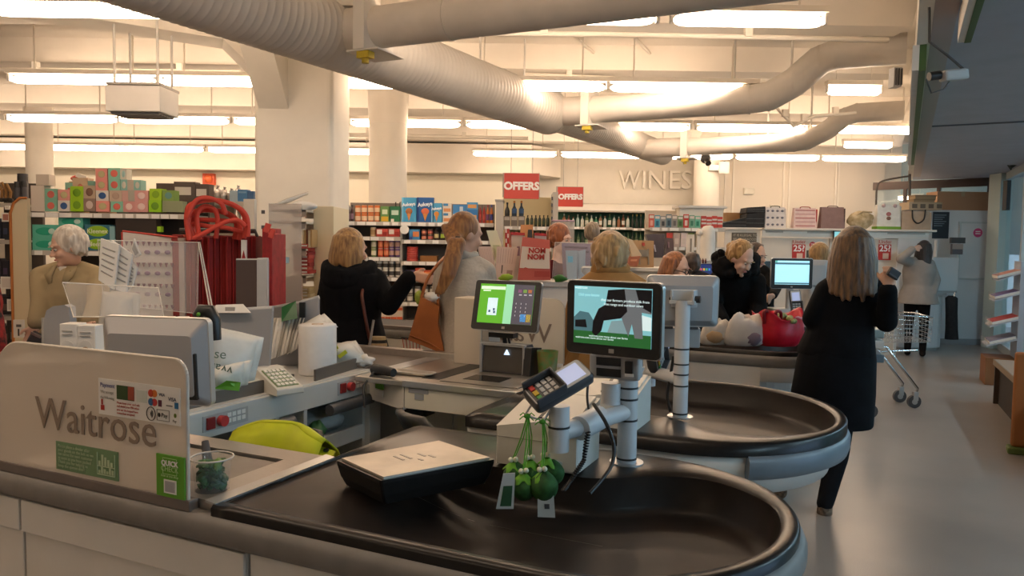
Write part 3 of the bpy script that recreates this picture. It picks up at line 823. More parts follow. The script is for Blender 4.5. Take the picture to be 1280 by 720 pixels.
for va, vb in ((2.16, 2.40), (3.00, 3.22)):
    pl = part('switch_plate', MB().bx(TU, TU + 0.004, va, vb, 0.812, 0.876), GREYPL, r, 0.001)
    part('rocker_switch', MB().bx(TU + 0.004, TU + 0.014, va + 0.015, va + 0.055, 0.82, 0.868), mat('switch red', (0.25, 0.02, 0.02), 0.35), pl, 0.002, label='dark red rocker switch')
    part('stop_button', MB().cyl((TU + 0.004, va + 0.09, 0.844), (TU + 0.028, va + 0.09, 0.844), 0.022, n=16), mat('button red', (0.55, 0.05, 0.05), 0.3), pl, label='round red stop button')
    kp = MB()
    for a_ in range(4):
        for b_ in range(2):
            kp.bx(TU + 0.004, TU + 0.006, va + 0.125 + a_ * 0.026, va + 0.145 + a_ * 0.026, 0.826 + b_ * 0.024, 0.843 + b_ * 0.024)
    part('symbol_keys', kp, WHITET, pl)
for va, vb, ua, ub in ((2.14, 2.74, -2.405, -2.385), (2.88, 3.28, -2.375, -2.43)):
    part('steel_lip', MB().loft([[Vector((ua, va, .90)), Vector((ua - .012, va, .90)), Vector((ua - .012, va, .955)), Vector((ua, va, .955))],
                                 [Vector((ub, vb, .90)), Vector((ub - .012, vb, .90)), Vector((ub - .012, vb, .955)), Vector((ub, vb, .955))]], 0, True, False), mat('dull steel lip', (0.17, 0.155, 0.14), 0.4, metal=0.4), r)
# bag bits on the open shelf
r = cthing('plastic_bag', 'crumpled pale bags stuffed on the open shelf under the till', 'bag', -2.45, 3.0, 0.60)
def crumple(mb, c, rad, seed, n=18, m=12, amp=0.35):
    rs = random.Random(seed); ph = [(rs.uniform(1, 5), rs.uniform(1, 5), rs.uniform(0, 6), rs.uniform(0.3, 1)) for _ in range(7)]
    k0 = len(mb.v); mb.ball(c, rad, n, m); c = Vector(c)
    for i in range(k0, len(mb.v)):
        d = mb.v[i] - c; a = math.atan2(d.y, d.x); e = d.z / max(rad)
        f = sum(w * math.sin(p * a + q * e * 3 + o_) for p, q, o_, w in ph) / 4
        mb.v[i] = c + d * (1 + amp * f)
    return mb
part('bag', crumple(MB(), (-2.48, 3.02, 0.665), (0.10, 0.14, 0.06), 3), mat('pale plastic film', (0.55, 0.60, 0.62), 0.3), r)
part('green_print', crumple(MB(), (-2.40, 2.92, 0.655), (0.045, 0.04, 0.04), 5), mat('dull green film', (0.08, 0.22, 0.08), 0.4), r)

# ---------------------------------------------------------------- frosted screens
def screen(u0, u1, v, z0, z1, rl, rr, label, side):
    r = cthing('counter_screen', label, 'screen', (u0 + u1) / 2, v, z0)
    pts = []
    for i in range(9):
        a = R90 * i / 8; pts.append((u1 - rr + rr * math.cos(a), z1 - rr + rr * math.sin(a)))
    for i in range(9):
        a = R90 + R90 * i / 8; pts.append((u0 + rl + rl * math.cos(a), z1 - rl + rl * math.sin(a)))
    pts += [(u0, z0), (u1, z0)]
    part('sheet', MB().prism(pts, v - 0.005, v + 0.005, 'y'), FROST, r)
    e = MB()
    for a, b in zip(pts[:-2], pts[1:-2]): e.cyl((a[0], v, a[1]), (b[0], v, b[1]), 0.0055, n=6)
    e.cyl((pts[-1][0], v, pts[-1][1]), (pts[0][0], v, pts[0][1]), 0.0055, n=6).cyl((pts[-3][0], v, pts[-3][1]), (pts[-2][0], v, pts[-2][1]), 0.0055, n=6)
    part('edge', e, mat('polished edge', (0.62, 0.56, 0.48), 0.2), r)
    return r
BRN = mat('brown lettering', (0.27, 0.20, 0.15), 0.6)
r = screen(-2.335, -1.56, 1.392, 0.898, 1.262, 0.10, 0.045, 'frosted screen with large brown lettering at the front edge of the first counter', 1)
lettering('Waitrose', 0.129, BRN, r, (-2.155, 1.384, 1.026), FACE, 0.002)
# card with the payment marks
ct = part('payment_card', MB().bx(-1.885, -1.577, 1.3845, 1.3865, 1.092, 1.19), TICK, r)
y = 1.3835
lettering('Payment', 0.0168, mat('violet ink', (0.16, 0.16, 0.34), 0.6), r, (-1.877, y, 1.168), FACE, 0.0006)
lettering('We accept', 0.012, SHELFG, r, (-1.877, y, 1.151), FACE, 0.0006); lettering('the following', 0.0105, SHELFG, r, (-1.877, y, 1.136), FACE, 0.0006)
part('card_print', MB().bx(-1.812, -1.745, y, y + 0.001, 1.140, 1.178), mat('dark green print', (0.035, 0.075, 0.02), 0.5), ct)
part('card_print', MB().bx(-1.768, -1.745, y - 0.0004, y + 0.001, 1.142, 1.178), mat('brick print', (0.32, 0.06, 0.03), 0.5), ct)
part('card_print', MB().bx(-1.736, -1.697, y, y + 0.001, 1.140, 1.172), mat('pale print', (0.62, 0.65, 0.58), 0.5), ct)
def dots(spec):
    for du, z, rad, h in spec:
        part('logo_disc', MB().cyl((du, y + 0.001, z), (du, y, z), rad, n=14), M(h), ct)
dots([(-1.682, 1.168, 0.010, 'c8402a'), (-1.669, 1.168, 0.010, 'd8772e'), (-1.682, 1.145, 0.010, '2e6ca0'), (-1.669, 1.145, 0.010, 'c23a36')])
lettering('VISA', 0.011, M('2b3350'), r, (-1.652, y, 1.164), FACE, 0.0006); lettering('VISA', 0.0145, M('2b3350'), r, (-1.618, y, 1.154), FACE, 0.0006)
for u0_, u1_, z0_, z1_, h in ((-1.655, -1.643, 1.136, 1.153, '5d2740'), (-1.596, -1.583, 1.136, 1.152, '2d6f9c'), (-1.626, -1.604, 1.140, 1.1425, '55504a'), (-1.874, -1.868, 1.119, 1.134, 'b02a22'), (-1.876, -1.862, 1.104, 1.118, 'b02a22')):
    part('logo_block', MB().bx(u0_, u1_, y, y + 0.001, z0_, z1_), M(h), ct)
lettering('Please keep your card safe', 0.0082, M('b84a3c'), r, (-1.812, y, 1.128), FACE, 0.0006); lettering('and shield your PIN when', 0.0082, M('b84a3c'), r, (-1.812, y, 1.119), FACE, 0.0006)
lettering('you use the keypad here', 0.0082, M('b84a3c'), r, (-1.812, y, 1.109), FACE, 0.0006); lettering('contactless accepted', 0.0082, M('b84a3c'), r, (-1.812, y, 1.100), FACE, 0.0006)
rg = MB()
rg.tube([(-1.682 + 0.016 * math.cos(k * math.pi / 10), y, 1.114 + 0.018 * math.sin(k * math.pi / 10)) for k in range(20)], 0.0012, 5, 0, True)
for q in (0.004, 0.008, 0.012):
    rg.tube([(-1.687 + q * math.cos(t_), y, 1.114 + q * math.sin(t_)) for t_ in (-0.9, -0.4, 0, 0.4, 0.9)], 0.001, 5)
part('contactless_mark', rg, M('55504a'), ct)
fr_ = MB()
for a, b in (((-1.66, 1.10), (-1.615, 1.10)), ((-1.615, 1.10), (-1.615, 1.128)), ((-1.615, 1.128), (-1.66, 1.128)), ((-1.66, 1.128), (-1.66, 1.10))):
    fr_.cyl((a[0], y, a[1]), (b[0], y, b[1]), 0.0008, n=5)
part('logo_frame', fr_, M('77726a'), ct)
part('logo_disc', MB().ball((-1.652, y, 1.114), (0.005, 0.0008, 0.006), 10, 6), M('262220'), ct)
lettering('Pay', 0.016, M('262220'), r, (-1.644, y, 1.109), FACE, 0.0006)
part('logo_disc', MB().ball((-1.594, y, 1.118), (0.005, 0.0008, 0.006), 10, 6), M('7a8a3c'), ct); lettering('Pay', 0.010, M('77726a'), r, (-1.603, y, 1.100), FACE, 0.0006)
# green notices
gp = part('green_notice', MB().bx(-2.068, -1.812, 1.384, 1.3865, 0.914, 0.994), mat('faded green', (0.16, 0.27, 0.13), 0.6), r)
tw = mat('pale green ink', (0.50, 0.60, 0.38), 0.6)
for k, s_ in enumerate(('Please place a divider after', 'your goods on the belt so we', 'can serve the next customer', 'as soon as you have packed', 'Thank you for helping us', 'keep the queues short')):
    lettering(s_, 0.0125, tw, r, (-2.058, 1.383, 0.979 - k * 0.0112), FACE, 0.0006)
bk = MB()
for a, b in (((-1.893, 0.985), (-1.893, 0.925)), ((-1.823, 0.985), (-1.823, 0.925)), ((-1.893, 0.925), (-1.823, 0.925)), ((-1.893, 0.948), (-1.823, 0.948))):
    bk.cyl((a[0], 1.383, a[1]), (b[0], 1.383, b[1]), 0.0015, n=5)
for k in range(5): bk.bx(-1.888 + k * 0.012, -1.880 + k * 0.012, 1.3825, 1.384, 0.95, 0.962 + 0.006 * ((k * 7) % 4))
for k in range(6): bk.bx(-1.888 + k * 0.0105, -1.881 + k * 0.0105, 1.3825, 1.384, 0.928, 0.936 + 0.005 * ((k * 5) % 3))
part('basket_drawing', bk, tw, gp)
qp = part('green_label', MB().bx(-1.663, -1.562, 1.382, 1.3865, 0.902, 1.012), GREENB, r)
qm = mat('light green ink', (0.45, 0.65, 0.28), 0.6)
for k in range(4):
    pass
lettering('QUICK', 0.019, WHITET, r, (-1.613, 1.3805, 0.985), FACE, 0.0006, align='CENTER', bold=0.0006); lettering('CHECK', 0.019, qm, r, (-1.613, 1.3805, 0.970), FACE, 0.0006, align='CENTER')
lettering('Scan as you shop', 0.009, qm, r, (-1.613, 1.3805, 0.955), FACE, 0.0006, align='CENTER')
fr_ = MB()
for a, b in (((-1.638, 0.962), (-1.588, 0.962)), ((-1.588, 0.962), (-1.588, 1.004)), ((-1.588, 1.004), (-1.638, 1.004)), ((-1.638, 1.004), (-1.638, 0.962))):
    fr_.cyl((a[0], 1.3812, a[1]), (b[0], 1.3812, b[1]), 0.0007, n=5)
part('label_border', fr_, qm, qp)
part('white_square', MB().bx(-1.635, -1.590, 1.381, 1.383, 0.912, 0.948), TICK, qp)
part('grey_square', MB().bx(-1.630, -1.595, 1.3802, 1.382, 0.916, 0.944), mat('grey square print', (0.38, 0.37, 0.38), 0.7), qp)
# second screen, seen from its back
V2 = 3.98
z2 = atv(690, 374, V2).z
u2a, u2b = UV(atv(590, 450, V2))[0], UV(atv(705, 420, V2))[0]
FROST2 = glassy('pale frosted acrylic', (0.86, 0.76, 0.61), 0.90, 0.35)
FROST_, FROST = FROST, FROST2
r = screen(u2a, u2b, V2, 0.90, z2, 0.03, 0.06, 'cream frosted screen of the second counter with lettering seen from its back', -1)
FROST = FROST_
pw = atv(690, 429, V2)
lettering('Waitrose', 0.16, BRN, r, (UV(pw)[0], V2 - 0.008, pw.z), (R90, 0, math.pi), 0.002)
for px, py in ((604, 430), (622, 431)):
    q = atv(px, py, V2)
    part('pink_spot', MB().cyl((UV(q)[0], V2 - 0.006, q.z), (UV(q)[0], V2 - 0.008, q.z), 0.03, n=16), mat('faded pink', (0.60, 0.32, 0.25), 0.6), r)
q0, q1 = atv(593, 440, V2), atv(640, 405, V2)
part('back_of_card', MB().bx(UV(q0)[0], UV(q1)[0], V2 - 0.007, V2 - 0.0055, q0.z, q1.z), mat('card back', (0.62, 0.56, 0.50), 0.7), r)
q0, q1 = atv(680, 470, V2), atv(705, 436, V2)
r = cthing('cable_post', 'tall cream boxed post at the back of the steel counter', 'post', -1.95, 3.9, 0.9)
q0, q1 = UV(at(553, 456, 0.9)), UV(at(592, 458, 0.9))
qz = atv(572, 371, 3.75).z
part('casing', MB().bx(q0[0] + 0.02, q0[0] + 0.19, 3.70, 3.86, 0.90, qz), mat('cream casing', (0.68, 0.60, 0.49), 0.5), r, 0.004)
part('side_strip', MB().bx(q0[0] + 0.19, q0[0] + 0.235, 3.71, 3.85, 0.90, qz - 0.12), SHELFG, r, 0.003)

# green drinking cup shape behind the scanner
p = at(684, 470, 0.9); pu, pv = UV(p)
r = cthing('bin_cup', 'green patterned cup standing behind the scanner', 'cup', pu, pv, 0.90)
part('cup', MB().lathe([(0.045, 0), (0.055, 0.13), (0.050, 0.128), (0.042, 0.01)], (pu, pv, 0.90), 20), mat('green cup print', (0.05, 0.17, 0.03), 0.5, col2=(0.16, 0.12, 0.02), scale=30), r)
part('base', MB().cyl((pu, pv, .90), (pu, pv, .905), 0.045, n=20), GREENB, r)

# ---------------------------------------------------------------- monitors
def emis(name, h, k=1.0):
    return mat('screen_' + name, hx(h), 0.25, emit=k)
def monitor(name, label, c, w, h, yaw, tilt, screen_fn, z_up=True):
    # local: screen faces -Y, centre of the front face at the origin
    r = thing(name, label, 'monitor', c, Euler((tilt, 0, yaw), 'XYZ'))
    part('bezel', MB().prism(rrect(-w / 2, w / 2, -h / 2, h / 2, 0.014), 0, 0.018, 'y'), BLACKP, r, 0.002)
    part('rim', MB().prism(rrect(-w / 2 - 0.003, w / 2 + 0.003, -h / 2 - 0.003, h / 2 + 0.003, 0.016), 0.006, 0.024, 'y'), ALU, r, 0.002)
    bk = MB().loft([[Vector((x, 0.024, z)) for x, z in rrect(-w / 2, w / 2, -h / 2, h / 2, 0.014)], [Vector((x * 0.8, 0.05, z * 0.72)) for x, z in rrect(-w / 2, w / 2, -h / 2, h / 2, 0.014)]], 0, True, False)
    part('back_shell', bk, GREYPL, r)
    sw, sh_ = w * 0.83, h * 0.79
    s = part('screen', MB().bx(-sw / 2, sw / 2, -0.003, 0.0, -sh_ / 2 + 0.008, sh_ / 2 + 0.008), screen_fn[0], r)
    part('maker_mark', MB().bx(-0.008, 0.008, -0.002, 0, -h / 2 + 0.008, -h / 2 + 0.02), SHELFG, r)
    screen_fn[1](s, r, sw, sh_)
    return r
def blk(s, x0, x1, z0, z1, m, d=0.004, nm='screen_block'):
    return part(nm, MB().bx(x0, x1, -d, -0.003, z0 + 0.008, z1 + 0.008), m, s)
def green_screen(s, r, w, h):
    X = lambda f: -w / 2 + w * f
    Z = lambda f: h / 2 - h * f
    blk(s, X(0.63), X(1), Z(1), Z(0), emis('slate', '4b4750', 0.8))
    blk(s, X(0.48), X(0.63), Z(1), Z(0), emis('mint', '8cc9a0', 0.9))
    blk(s, X(0.02), X(0.47), Z(.14), Z(.06), emis('pale', 'cfe3c8', 0.9))
    blk(s, X(0.06), X(0.20), Z(.19), Z(.16), emis('pale', 'cfe3c8', 0.9))
    blk(s, X(0.17), X(0.35), Z(.80), Z(.36), emis('receipt', 'c8dde4', 0.9))
    for a, b in ((0.2, 0.67), (0.28, 0.62), (0.29, 0.69)): blk(s, X(a), X(a + 0.035), Z(b + 0.06), Z(b), emis('ink', '50607c', 0.5), 0.005)
    for a, hcol in ((0.74, '93567e'), (0.83, '7fae3c'), (0.92, 'c07038')): blk(s, X(a - 0.03), X(a + 0.035), Z(.20), Z(.12), emis('k' + hcol, hcol, 0.8))
    for a, b, hcol in ((0.79, 0.89, '4f9fdc'), (0.90, 0.98, 'd2b43a')): blk(s, X(a), X(b), Z(.93), Z(.74), emis('k' + hcol, hcol, 0.9))
    for i in range(3):
        for j in range(4): blk(s, X(0.69 + i * 0.09), X(0.70 + i * 0.09), Z(.50 + j * 0.10), Z(.46 + j * 0.10), emis('key', 'b8b4bc', 0.6), 0.005, 'key_mark')
        blk(s, X(0.73 + i * 0.09), X(0.78 + i * 0.09), Z(.27), Z(.24), emis('key', 'b8b4bc', 0.6), 0.005, 'key_mark')
def farm_screen(s, r, w, h):
    X = lambda f: -w / 2 + w * f
    Z = lambda f: h / 2 - h * f
    def poly(pts, m, d, nm):
        return part(nm, MB().prism([(X(a), Z(b) + 0.008) for a, b in reversed(pts)], -d, -0.003, 'y'), m, s)
    blk(s, X(0), X(1), Z(1), Z(.78), emis('grass', '28602f', 0.7), 0.0035)
    poly([(0, .78), (0, .55), (.08, .44), (.2, .46), (.27, .6), (.27, .78)], emis('bush', '4a6f78', 0.7), 0.0036, 'tree_shape')
    poly([(.45, .78), (.5, .58), (.65, .55), (.72, .66), (.72, .78)], emis('bush2', '7d9aa0', 0.7), 0.0036, 'tree_shape')
    poly([(.86, .70), (.86, .44), (1, .48), (1, .70)], emis('white_sky', 'c8dcdc', 0.9), 0.0036, 'cloud_shape')
    poly([(.02, .72), (.02, .60), (.16, .58), (.18, .72)], emis('cowfar', '1e2024', 0.3), 0.004, 'cow_shape')
    poly([(.25, .80), (.26, .60), (.33, .38), (.42, .30), (.45, .05), (.66, .02), (.70, .40), (.62, .52), (.40, .58), (.37, .76), (.30, .86)], emis('cowdark', '1c1a1e', 0.3), 0.0042, 'cow_shape')
    poly([(.66, .02), (1.0, .02), (1.0, .42), (.88, .40), (.90, .84), (.80, .84), (.76, .60), (.72, .82), (.62, .48), (.62, .10)], emis('cowgrey', '6d7276', 0.6), 0.0040, 'cow_shape')
    poly([(.80, .02), (1.0, .02), (1.0, .40), (.86, .30)], emis('cowdark', '1c1a1e', 0.3), 0.0044, 'cow_shape')
    lettering('waitrose', 0.012, emis('txt', 'd2e6e6', 0.9), s, (X(.01), -0.0045, Z(.035) + .006), FACE, 0.0004)
    lettering('Did you know', 0.012, emis('txt2', '9fd0d8', 0.9), s, (X(.06), -0.0045, Z(.16) + .006), FACE, 0.0004)
    lettering('that our farmers produce milk from', 0.0105, emis('txt', 'd2e6e6', 0.9), s, (X(.36), -0.0048, Z(.23) + .006), FACE, 0.0004)
    lettering('free range and outdoor cows', 0.0105, emis('txt', 'd2e6e6', 0.9), s, (X(.40), -0.0048, Z(.30) + .006), FACE, 0.0004)
    for k in range(2): lettering('waitrose.com more about our farms', 0.0085, emis('txt', 'd2e6e6', 0.9), s, (X(.03 + .18 * (1 - k)), -0.0048, Z(.86 + .04 * k) + .006), FACE, 0.0004)
def blue_screen(s, r, w, h):
    X = lambda f: -w / 2 + w * f
    Z = lambda f: h / 2 - h * f
    blk(s, X(0), X(1), Z(.16), Z(.08), emis('bar', '4b6f80', 0.6))
    blk(s, X(0), X(1), Z(.98), Z(.92), emis('bar', '4b6f80', 0.6))
    blk(s, X(0), X(.06), Z(.08), Z(.0), emis('bar2', '5cae9c', 0.8))
    for k in range(5): blk(s, X(.05), X(.3 + .1 * ((k * 3) % 4)), Z(.28 + k * .1), Z(.27 + k * .1), emis('line', 'a8c4cc', 0.7))
# monitor over the scanner
c = (atv(632, 382, 3.46))
GM = monitor('till_monitor', 'touch monitor with a green till page above the scanner', c, 0.365, 0.255, RA, -0.24, (emis('green', '57a02a', 0.85), green_screen))
# monitor on the first pole
c = aty(765, 399, 2.20)
monitor('customer_monitor', 'pole monitor showing a grazing cow picture beside the card reader', c, 0.30, 0.215, math.radians(-34), 0.0, (emis('teal', '7fbcc4', 0.75), farm_screen))
# back of the till monitor behind the frosted screen
def back_monitor(label, corner_px, Y, w, h, yaw, tilt, plate=True):
    c = aty(corner_px[0], corner_px[1], Y)
    r = thing('till_monitor', label, 'monitor', c, Euler((tilt, 0, yaw), 'XYZ'))
    # local: back faces -Y
    part('bezel', MB().prism(rrect(-w / 2, w / 2, -h / 2, h / 2, 0.018), 0.012, 0.036, 'y'), mat('pale silver plastic', (0.60, 0.58, 0.55), 0.35, metal=0.3), r, 0.003)
    part('front_screen', MB().bx(-w * .43, w * .43, 0.036, 0.039, -h * .42, h * .42), BLACKP, r)
    o_ = rrect(-w / 2 + 0.004, w / 2 - 0.004, -h / 2 + 0.004, h / 2 - 0.004, 0.016)
    q = [(x * 0.80, z * 0.70 - h * 0.02) for x, z in o_]
    part('back_shell', MB().loft([[Vector((x, -0.022, z)) for x, z in q], [Vector((x, 0.012, z)) for x, z in o_]], 0, True, False), mat('silver plastic', (0.40, 0.40, 0.41), 0.4, metal=0.2), r)
    return r
r = back_monitor('back of a silver till monitor behind the frosted screen', (193, 452), 2.42, 0.375, 0.285, math.radians(-10), 0.06)
part('mount_plate', MB().bx(-0.07, 0.03, -0.028, -0.02, -0.055, 0.01), GREYPL, r, 0.003)
mh = part('mount_arm', MB().cyl((-0.02, -0.02, -0.03), (-0.02, -0.07, -0.12), 0.03, n=14).cyl((-0.02, -0.07, -0.12), (-0.02, 0.0, -0.21), 0.03, n=14), GREYPL, r)
part('black_vent', MB().bx(0.108, 0.158, -0.020, -0.002, -0.115, 0.035), BLACKP, r, 0.003)
for sx in (-0.055, 0.012): part('screw', MB().cyl((sx, -0.028, 0.0), (sx, -0.032, 0.0), 0.005, n=8), CHROME, r)
# base the mount arm stands on
c = aty(190, 452, 2.42); cu_, cv_ = UV(c)
r = cthing('monitor_stand', 'grey pedestal under the silver till monitor', 'stand', cu_, cv_, 0.893)
part('base', MB().cyl((cu_, cv_, .893), (cu_, cv_, .905), 0.08, n=20), GREYPL, r); part('post', MB().cyl((cu_, cv_, .905), (cu_, cv_, .99), 0.03, n=14), GREYPL, r)

# ---------------------------------------------------------------- vertical scanner
sv = 3.50
s0, s1 = UV(atv(600, 470, sv))[0], UV(atv(655, 470, sv))[0]
zt = atv(630, 431, sv).z
r = cthing('barcode_scanner', 'grey upright barcode scanner with dark glass under the green monitor', 'scanner', (s0 + s1) / 2, sv, 0.9)
part('body', MB().prism([(sv - 0.0, 0.904), (sv + 0.13, 0.904), (sv + 0.13, zt - 0.03), (sv + 0.10, zt), (sv + 0.015, zt)], s0, s1, 'x'), DKGREY, r, 0.006)
part('side_cheek', MB().prism([(sv - 0.02, 0.904), (sv + 0.15, 0.904), (sv + 0.13, zt - 0.02), (sv + 0.0, zt - 0.005)], s1, s1 + 0.04, 'x'), BLACKP, r, 0.006)
gx0, gx1 = s0 + 0.015, s1 - 0.01
part('glass', MB().loft([[Vector((gx0, sv - 0.004, 0.915)), Vector((gx1, sv - 0.004, 0.915)), Vector((gx1, sv + 0.002, 0.915)), Vector((gx0, sv + 0.002, 0.915))],
                         [Vector((gx0 + .01, sv + 0.010, zt - 0.012)), Vector((gx1 - .01, sv + 0.010, zt - 0.012)), Vector((gx1 - .01, sv + 0.016, zt - 0.012)), Vector((gx0 + .01, sv + 0.016, zt - 0.012))]], 0, True, False), mat('scanner window', (0.09, 0.08, 0.07), 0.12), r)
part('frame', MB().bx(s0, s0 + 0.012, sv - 0.008, sv + 0.02, 0.904, zt).bx(s1 - 0.008, s1 + 0.003, sv - 0.008, sv + 0.02, 0.904, zt).bx(s0, s1, sv - 0.002, sv + 0.03, zt - 0.008, zt + 0.004), GREYPL, r)
q = atv(634, 440, sv)
tr = part('light_mark', MB().prism([(UV(q)[0] - 0.016, q.z - 0.014), (UV(q)[0] + 0.016, q.z - 0.014), (UV(q)[0], q.z + 0.014)], sv - 0.008, sv - 0.002, 'y'), emis('mark', 'cfe6ff', 1.2), r, label='lit pale triangle mark')
q = atv(628, 414, 3.52)
part('monitor_neck', MB().bx(UV(q)[0] - 0.07, UV(q)[0] + 0.07, 3.50, 3.56, zt + 0.035, zt + 0.06).cyl((UV(q)[0], 3.56, zt - 0.02), (UV(q)[0], 3.54, zt + 0.05), 0.012, n=8).cyl((UV(q)[0] + 0.03, 3.56, zt - 0.02), (UV(q)[0] + 0.02, 3.54, zt + 0.05), 0.006, n=8), BLACKP, r)

# ---------------------------------------------------------------- poles, card readers, displays, printers
def ringed_pole(mb_parent, u, v, z0, z1, rad, rings, name='pole'):
    part(name, MB().cyl((u, v, z0), (u, v, z1), rad, n=24), POLE, mb_parent)
    for z in rings:
        part('black_ring', MB().cyl((u, v, z - 0.003), (u, v, z + 0.003), rad + 0.0015, n=24), BLACKP, mb_parent)
u1_, v1_ = -0.652, 2.254
r = cthing('display_pole', 'pale grey pole with side arm carrying the cow picture monitor', 'pole', u1_, v1_, 0.90)
part('foot_disc', MB().cyl((u1_, v1_, .90), (u1_, v1_, .904), 0.052, n=28), ALU, r)
ringed_pole(r, u1_, v1_, 0.904, 1.165, 0.030, (0.915, 1.035, 1.10, 1.135))
pa = (-0.775, 1.99)
part('side_arm', MB().cyl((u1_, v1_, 1.062), (pa[0], pa[1], 1.035), 0.026, n=20), POLE, r)
part('arm_clamp', MB().cyl((u1_ - 0.06, v1_ - 0.09, 1.053), (pa[0] + 0.04, pa[1] + 0.06, 1.041), 0.036, n=20), POLE, r)
ringed_pole(r, pa[0], pa[1], 0.985, 1.115, 0.030, (1.055,), 'reader_post')
part('cable_loop', MB().cyl((u1_ - 0.045, v1_ - 0.03, 1.085), (u1_ - 0.045, v1_ - 0.03, 1.15), 0.030, n=18), POLE, r)
part('tilt_joint', MB().cyl((u1_, v1_, 1.16), (u1_, v1_, 1.20), 0.036, 0.05, n=20), GREYPL, r)
part('monitor_plate', MB().bx(u1_ - 0.04, u1_ + 0.04, v1_ - 0.005, v1_ + 0.02, 1.19, 1.40), BLACKP, r)
c = aty(767, 459, 2.21)
r2 = thing('customer_display', 'small grey two line display under the cow picture monitor', 'display', c, Euler((0.1, 0, math.radians(-24)), 'XYZ'))
part('case', MB().bx(-0.075, 0.075, 0, 0.05, -0.037, 0.037), GREYPL, r2, 0.006)
for k in (-0.017, 0.016): part('window', MB().bx(-0.052, 0.022, -0.003, 0.002, k - 0.012, k + 0.012), BLACKP, r2)
part('key_lock', MB().bx(0.036, 0.058, -0.008, 0.002, -0.02, 0.022), BLACKP, r2)
part('white_key', MB().bx(0.036, 0.062, -0.011, -0.006, -0.022, -0.014), TICK, r2)
def card_reader(label, c, L_, N_, s=1.0):
    L_ = L_.normalized(); N_ = (N_ - L_ * N_.dot(L_)).normalized(); S_ = L_.cross(N_)
    Rm = Matrix((S_, L_, N_)).transposed()
    r = thing('card_reader', label, 'card reader', c, Rm.to_euler())
    r.scale = (s, s, s)
    # local: x width, y length (top of the reader at +y), z out of the face
    body = [[Vector((x, y, z)) for x, y in rrect(-w_ / 2, w_ / 2, -l_ / 2, l_ / 2, 0.014)] for w_, l_, z in ((0.066, 0.17, -0.034), (0.084, 0.192, -0.022), (0.088, 0.196, 0.0), (0.078, 0.186, 0.009))]
    part('body', MB().loft(body, 0, True, True), DKGREY, r)
    part('face', MB().prism(rrect(-0.038, 0.038, -0.091, 0.091, 0.01), 0.006, 0.0105), GREYPL, r)
    part('screen', MB().bx(-0.029, 0.029, 0.012, 0.078, 0.0105, 0.012), emis('lilac', '98a3c4', 0.7), r)
    sh = MB().bx(-0.044, -0.038, -0.092, 0.004, 0.0, 0.034).bx(0.038, 0.044, -0.092, 0.004, 0.0, 0.034).bx(-0.044, 0.044, 0.0, 0.006, 0.0, 0.034)
    part('keypad_guard', sh, DKGREY, r, 0.004)
    part('key_bed', MB().bx(-0.038, 0.038, -0.088, 0.0, 0.0105, 0.0115), BLACKP, r)
    for i in range(3):
        for j in range(3): part('key', MB().bx(-0.031 + i * 0.022, -0.014 + i * 0.022, -0.022 - j * 0.018, -0.010 - j * 0.018, 0.0115, 0.015), GREYPL, r)
        part('key', MB().bx(-0.031 + i * 0.022, -0.014 + i * 0.022, -0.080, -0.066, 0.0115, 0.0155), M(('c42f24', 'c9a52b', '4c9a4c')[i]), r, label=('red', 'yellow', 'green')[i] + ' key')
    return r
c = aty(698, 480, 2.13)
PED = card_reader('card reader with a lit lilac screen above the green pouches', c, Vector((0.80, 0.30, 0.42)), Vector((-0.30, -0.62, 0.72)), 1.0)
rr_ = cthing('reader_bracket', 'thin white wire bracket under the card reader holding green strings', 'bracket', -0.87, 2.02, 1.05)
b0, b1, b2, b3 = [aty(*p_) for p_ in ((668, 500, 2.12), (656, 519, 2.12), (680, 526, 2.12), (692, 505, 2.12))]
def c2(p): return Vector((UV(p)[0], UV(p)[1], p.z))
part('wire', MB().tube([c2(p_) for p_ in (b0, b1, b2, b3)], 0.004, 8), POLE, rr_)
# coiled cables
r = cthing('coiled_cable', 'black coiled cable hanging from the card reader arm into the tray', 'cable', -0.75, 2.05, 0.9)
P_ = [c2(aty(*q)) for q in ((735, 540, 2.12), (730, 575, 2.10), (714, 600, 2.06), (704, 613, 2.03))]
coil = []
for i in range(120):
    t = i / 119 * 2.999; k = int(t); f = t - k; p = P_[k].lerp(P_[k + 1], f)
    coil.append(p + Vector((math.cos(i * 1.6) * 0.006, math.sin(i * 1.6) * 0.006, 0)))
part('coil', MB().tube(coil, 0.003, 5), BLACKP, r)
r = cthing('coiled_cable', 'black cable looping over the side arm and down into the tray', 'cable', -0.7, 2.1, 0.9)
P_ = [c2(aty(*q)) for q in ((742, 505, 2.2), (757, 528, 2.14), (767, 555, 2.12), (765, 580, 2.10), (752, 600, 2.05), (737, 617, 2.0))]
def spline(P, n=8):
    out = []
    for i in range(len(P) - 1):
        p0, p1, p2, p3 = P[max(0, i - 1)], P[i], P[i + 1], P[min(len(P) - 1, i + 2)]
        for k in range(n):
            t = k / n
            out.append(0.5 * ((2 * p1) + (p2 - p0) * t + (2 * p0 - 5 * p1 + 4 * p2 - p3) * t * t + (3 * p1 - p0 - 3 * p2 + p3) * t ** 3))
    return out + [P[-1]]
part('cable', MB().tube(spline(P_), 0.0055, 8), BLACKP, r)
r = cthing('cable', 'thin black cable dropping behind the card reader post', 'cable', -0.73, 2.25, 1.0)
part('cable', MB().tube(spline([c2(aty(*q)) for q in ((736, 470, 2.3), (734, 495, 2.28), (737, 515, 2.28), (745, 522, 2.3))]), 0.004, 8), BLACKP, r)

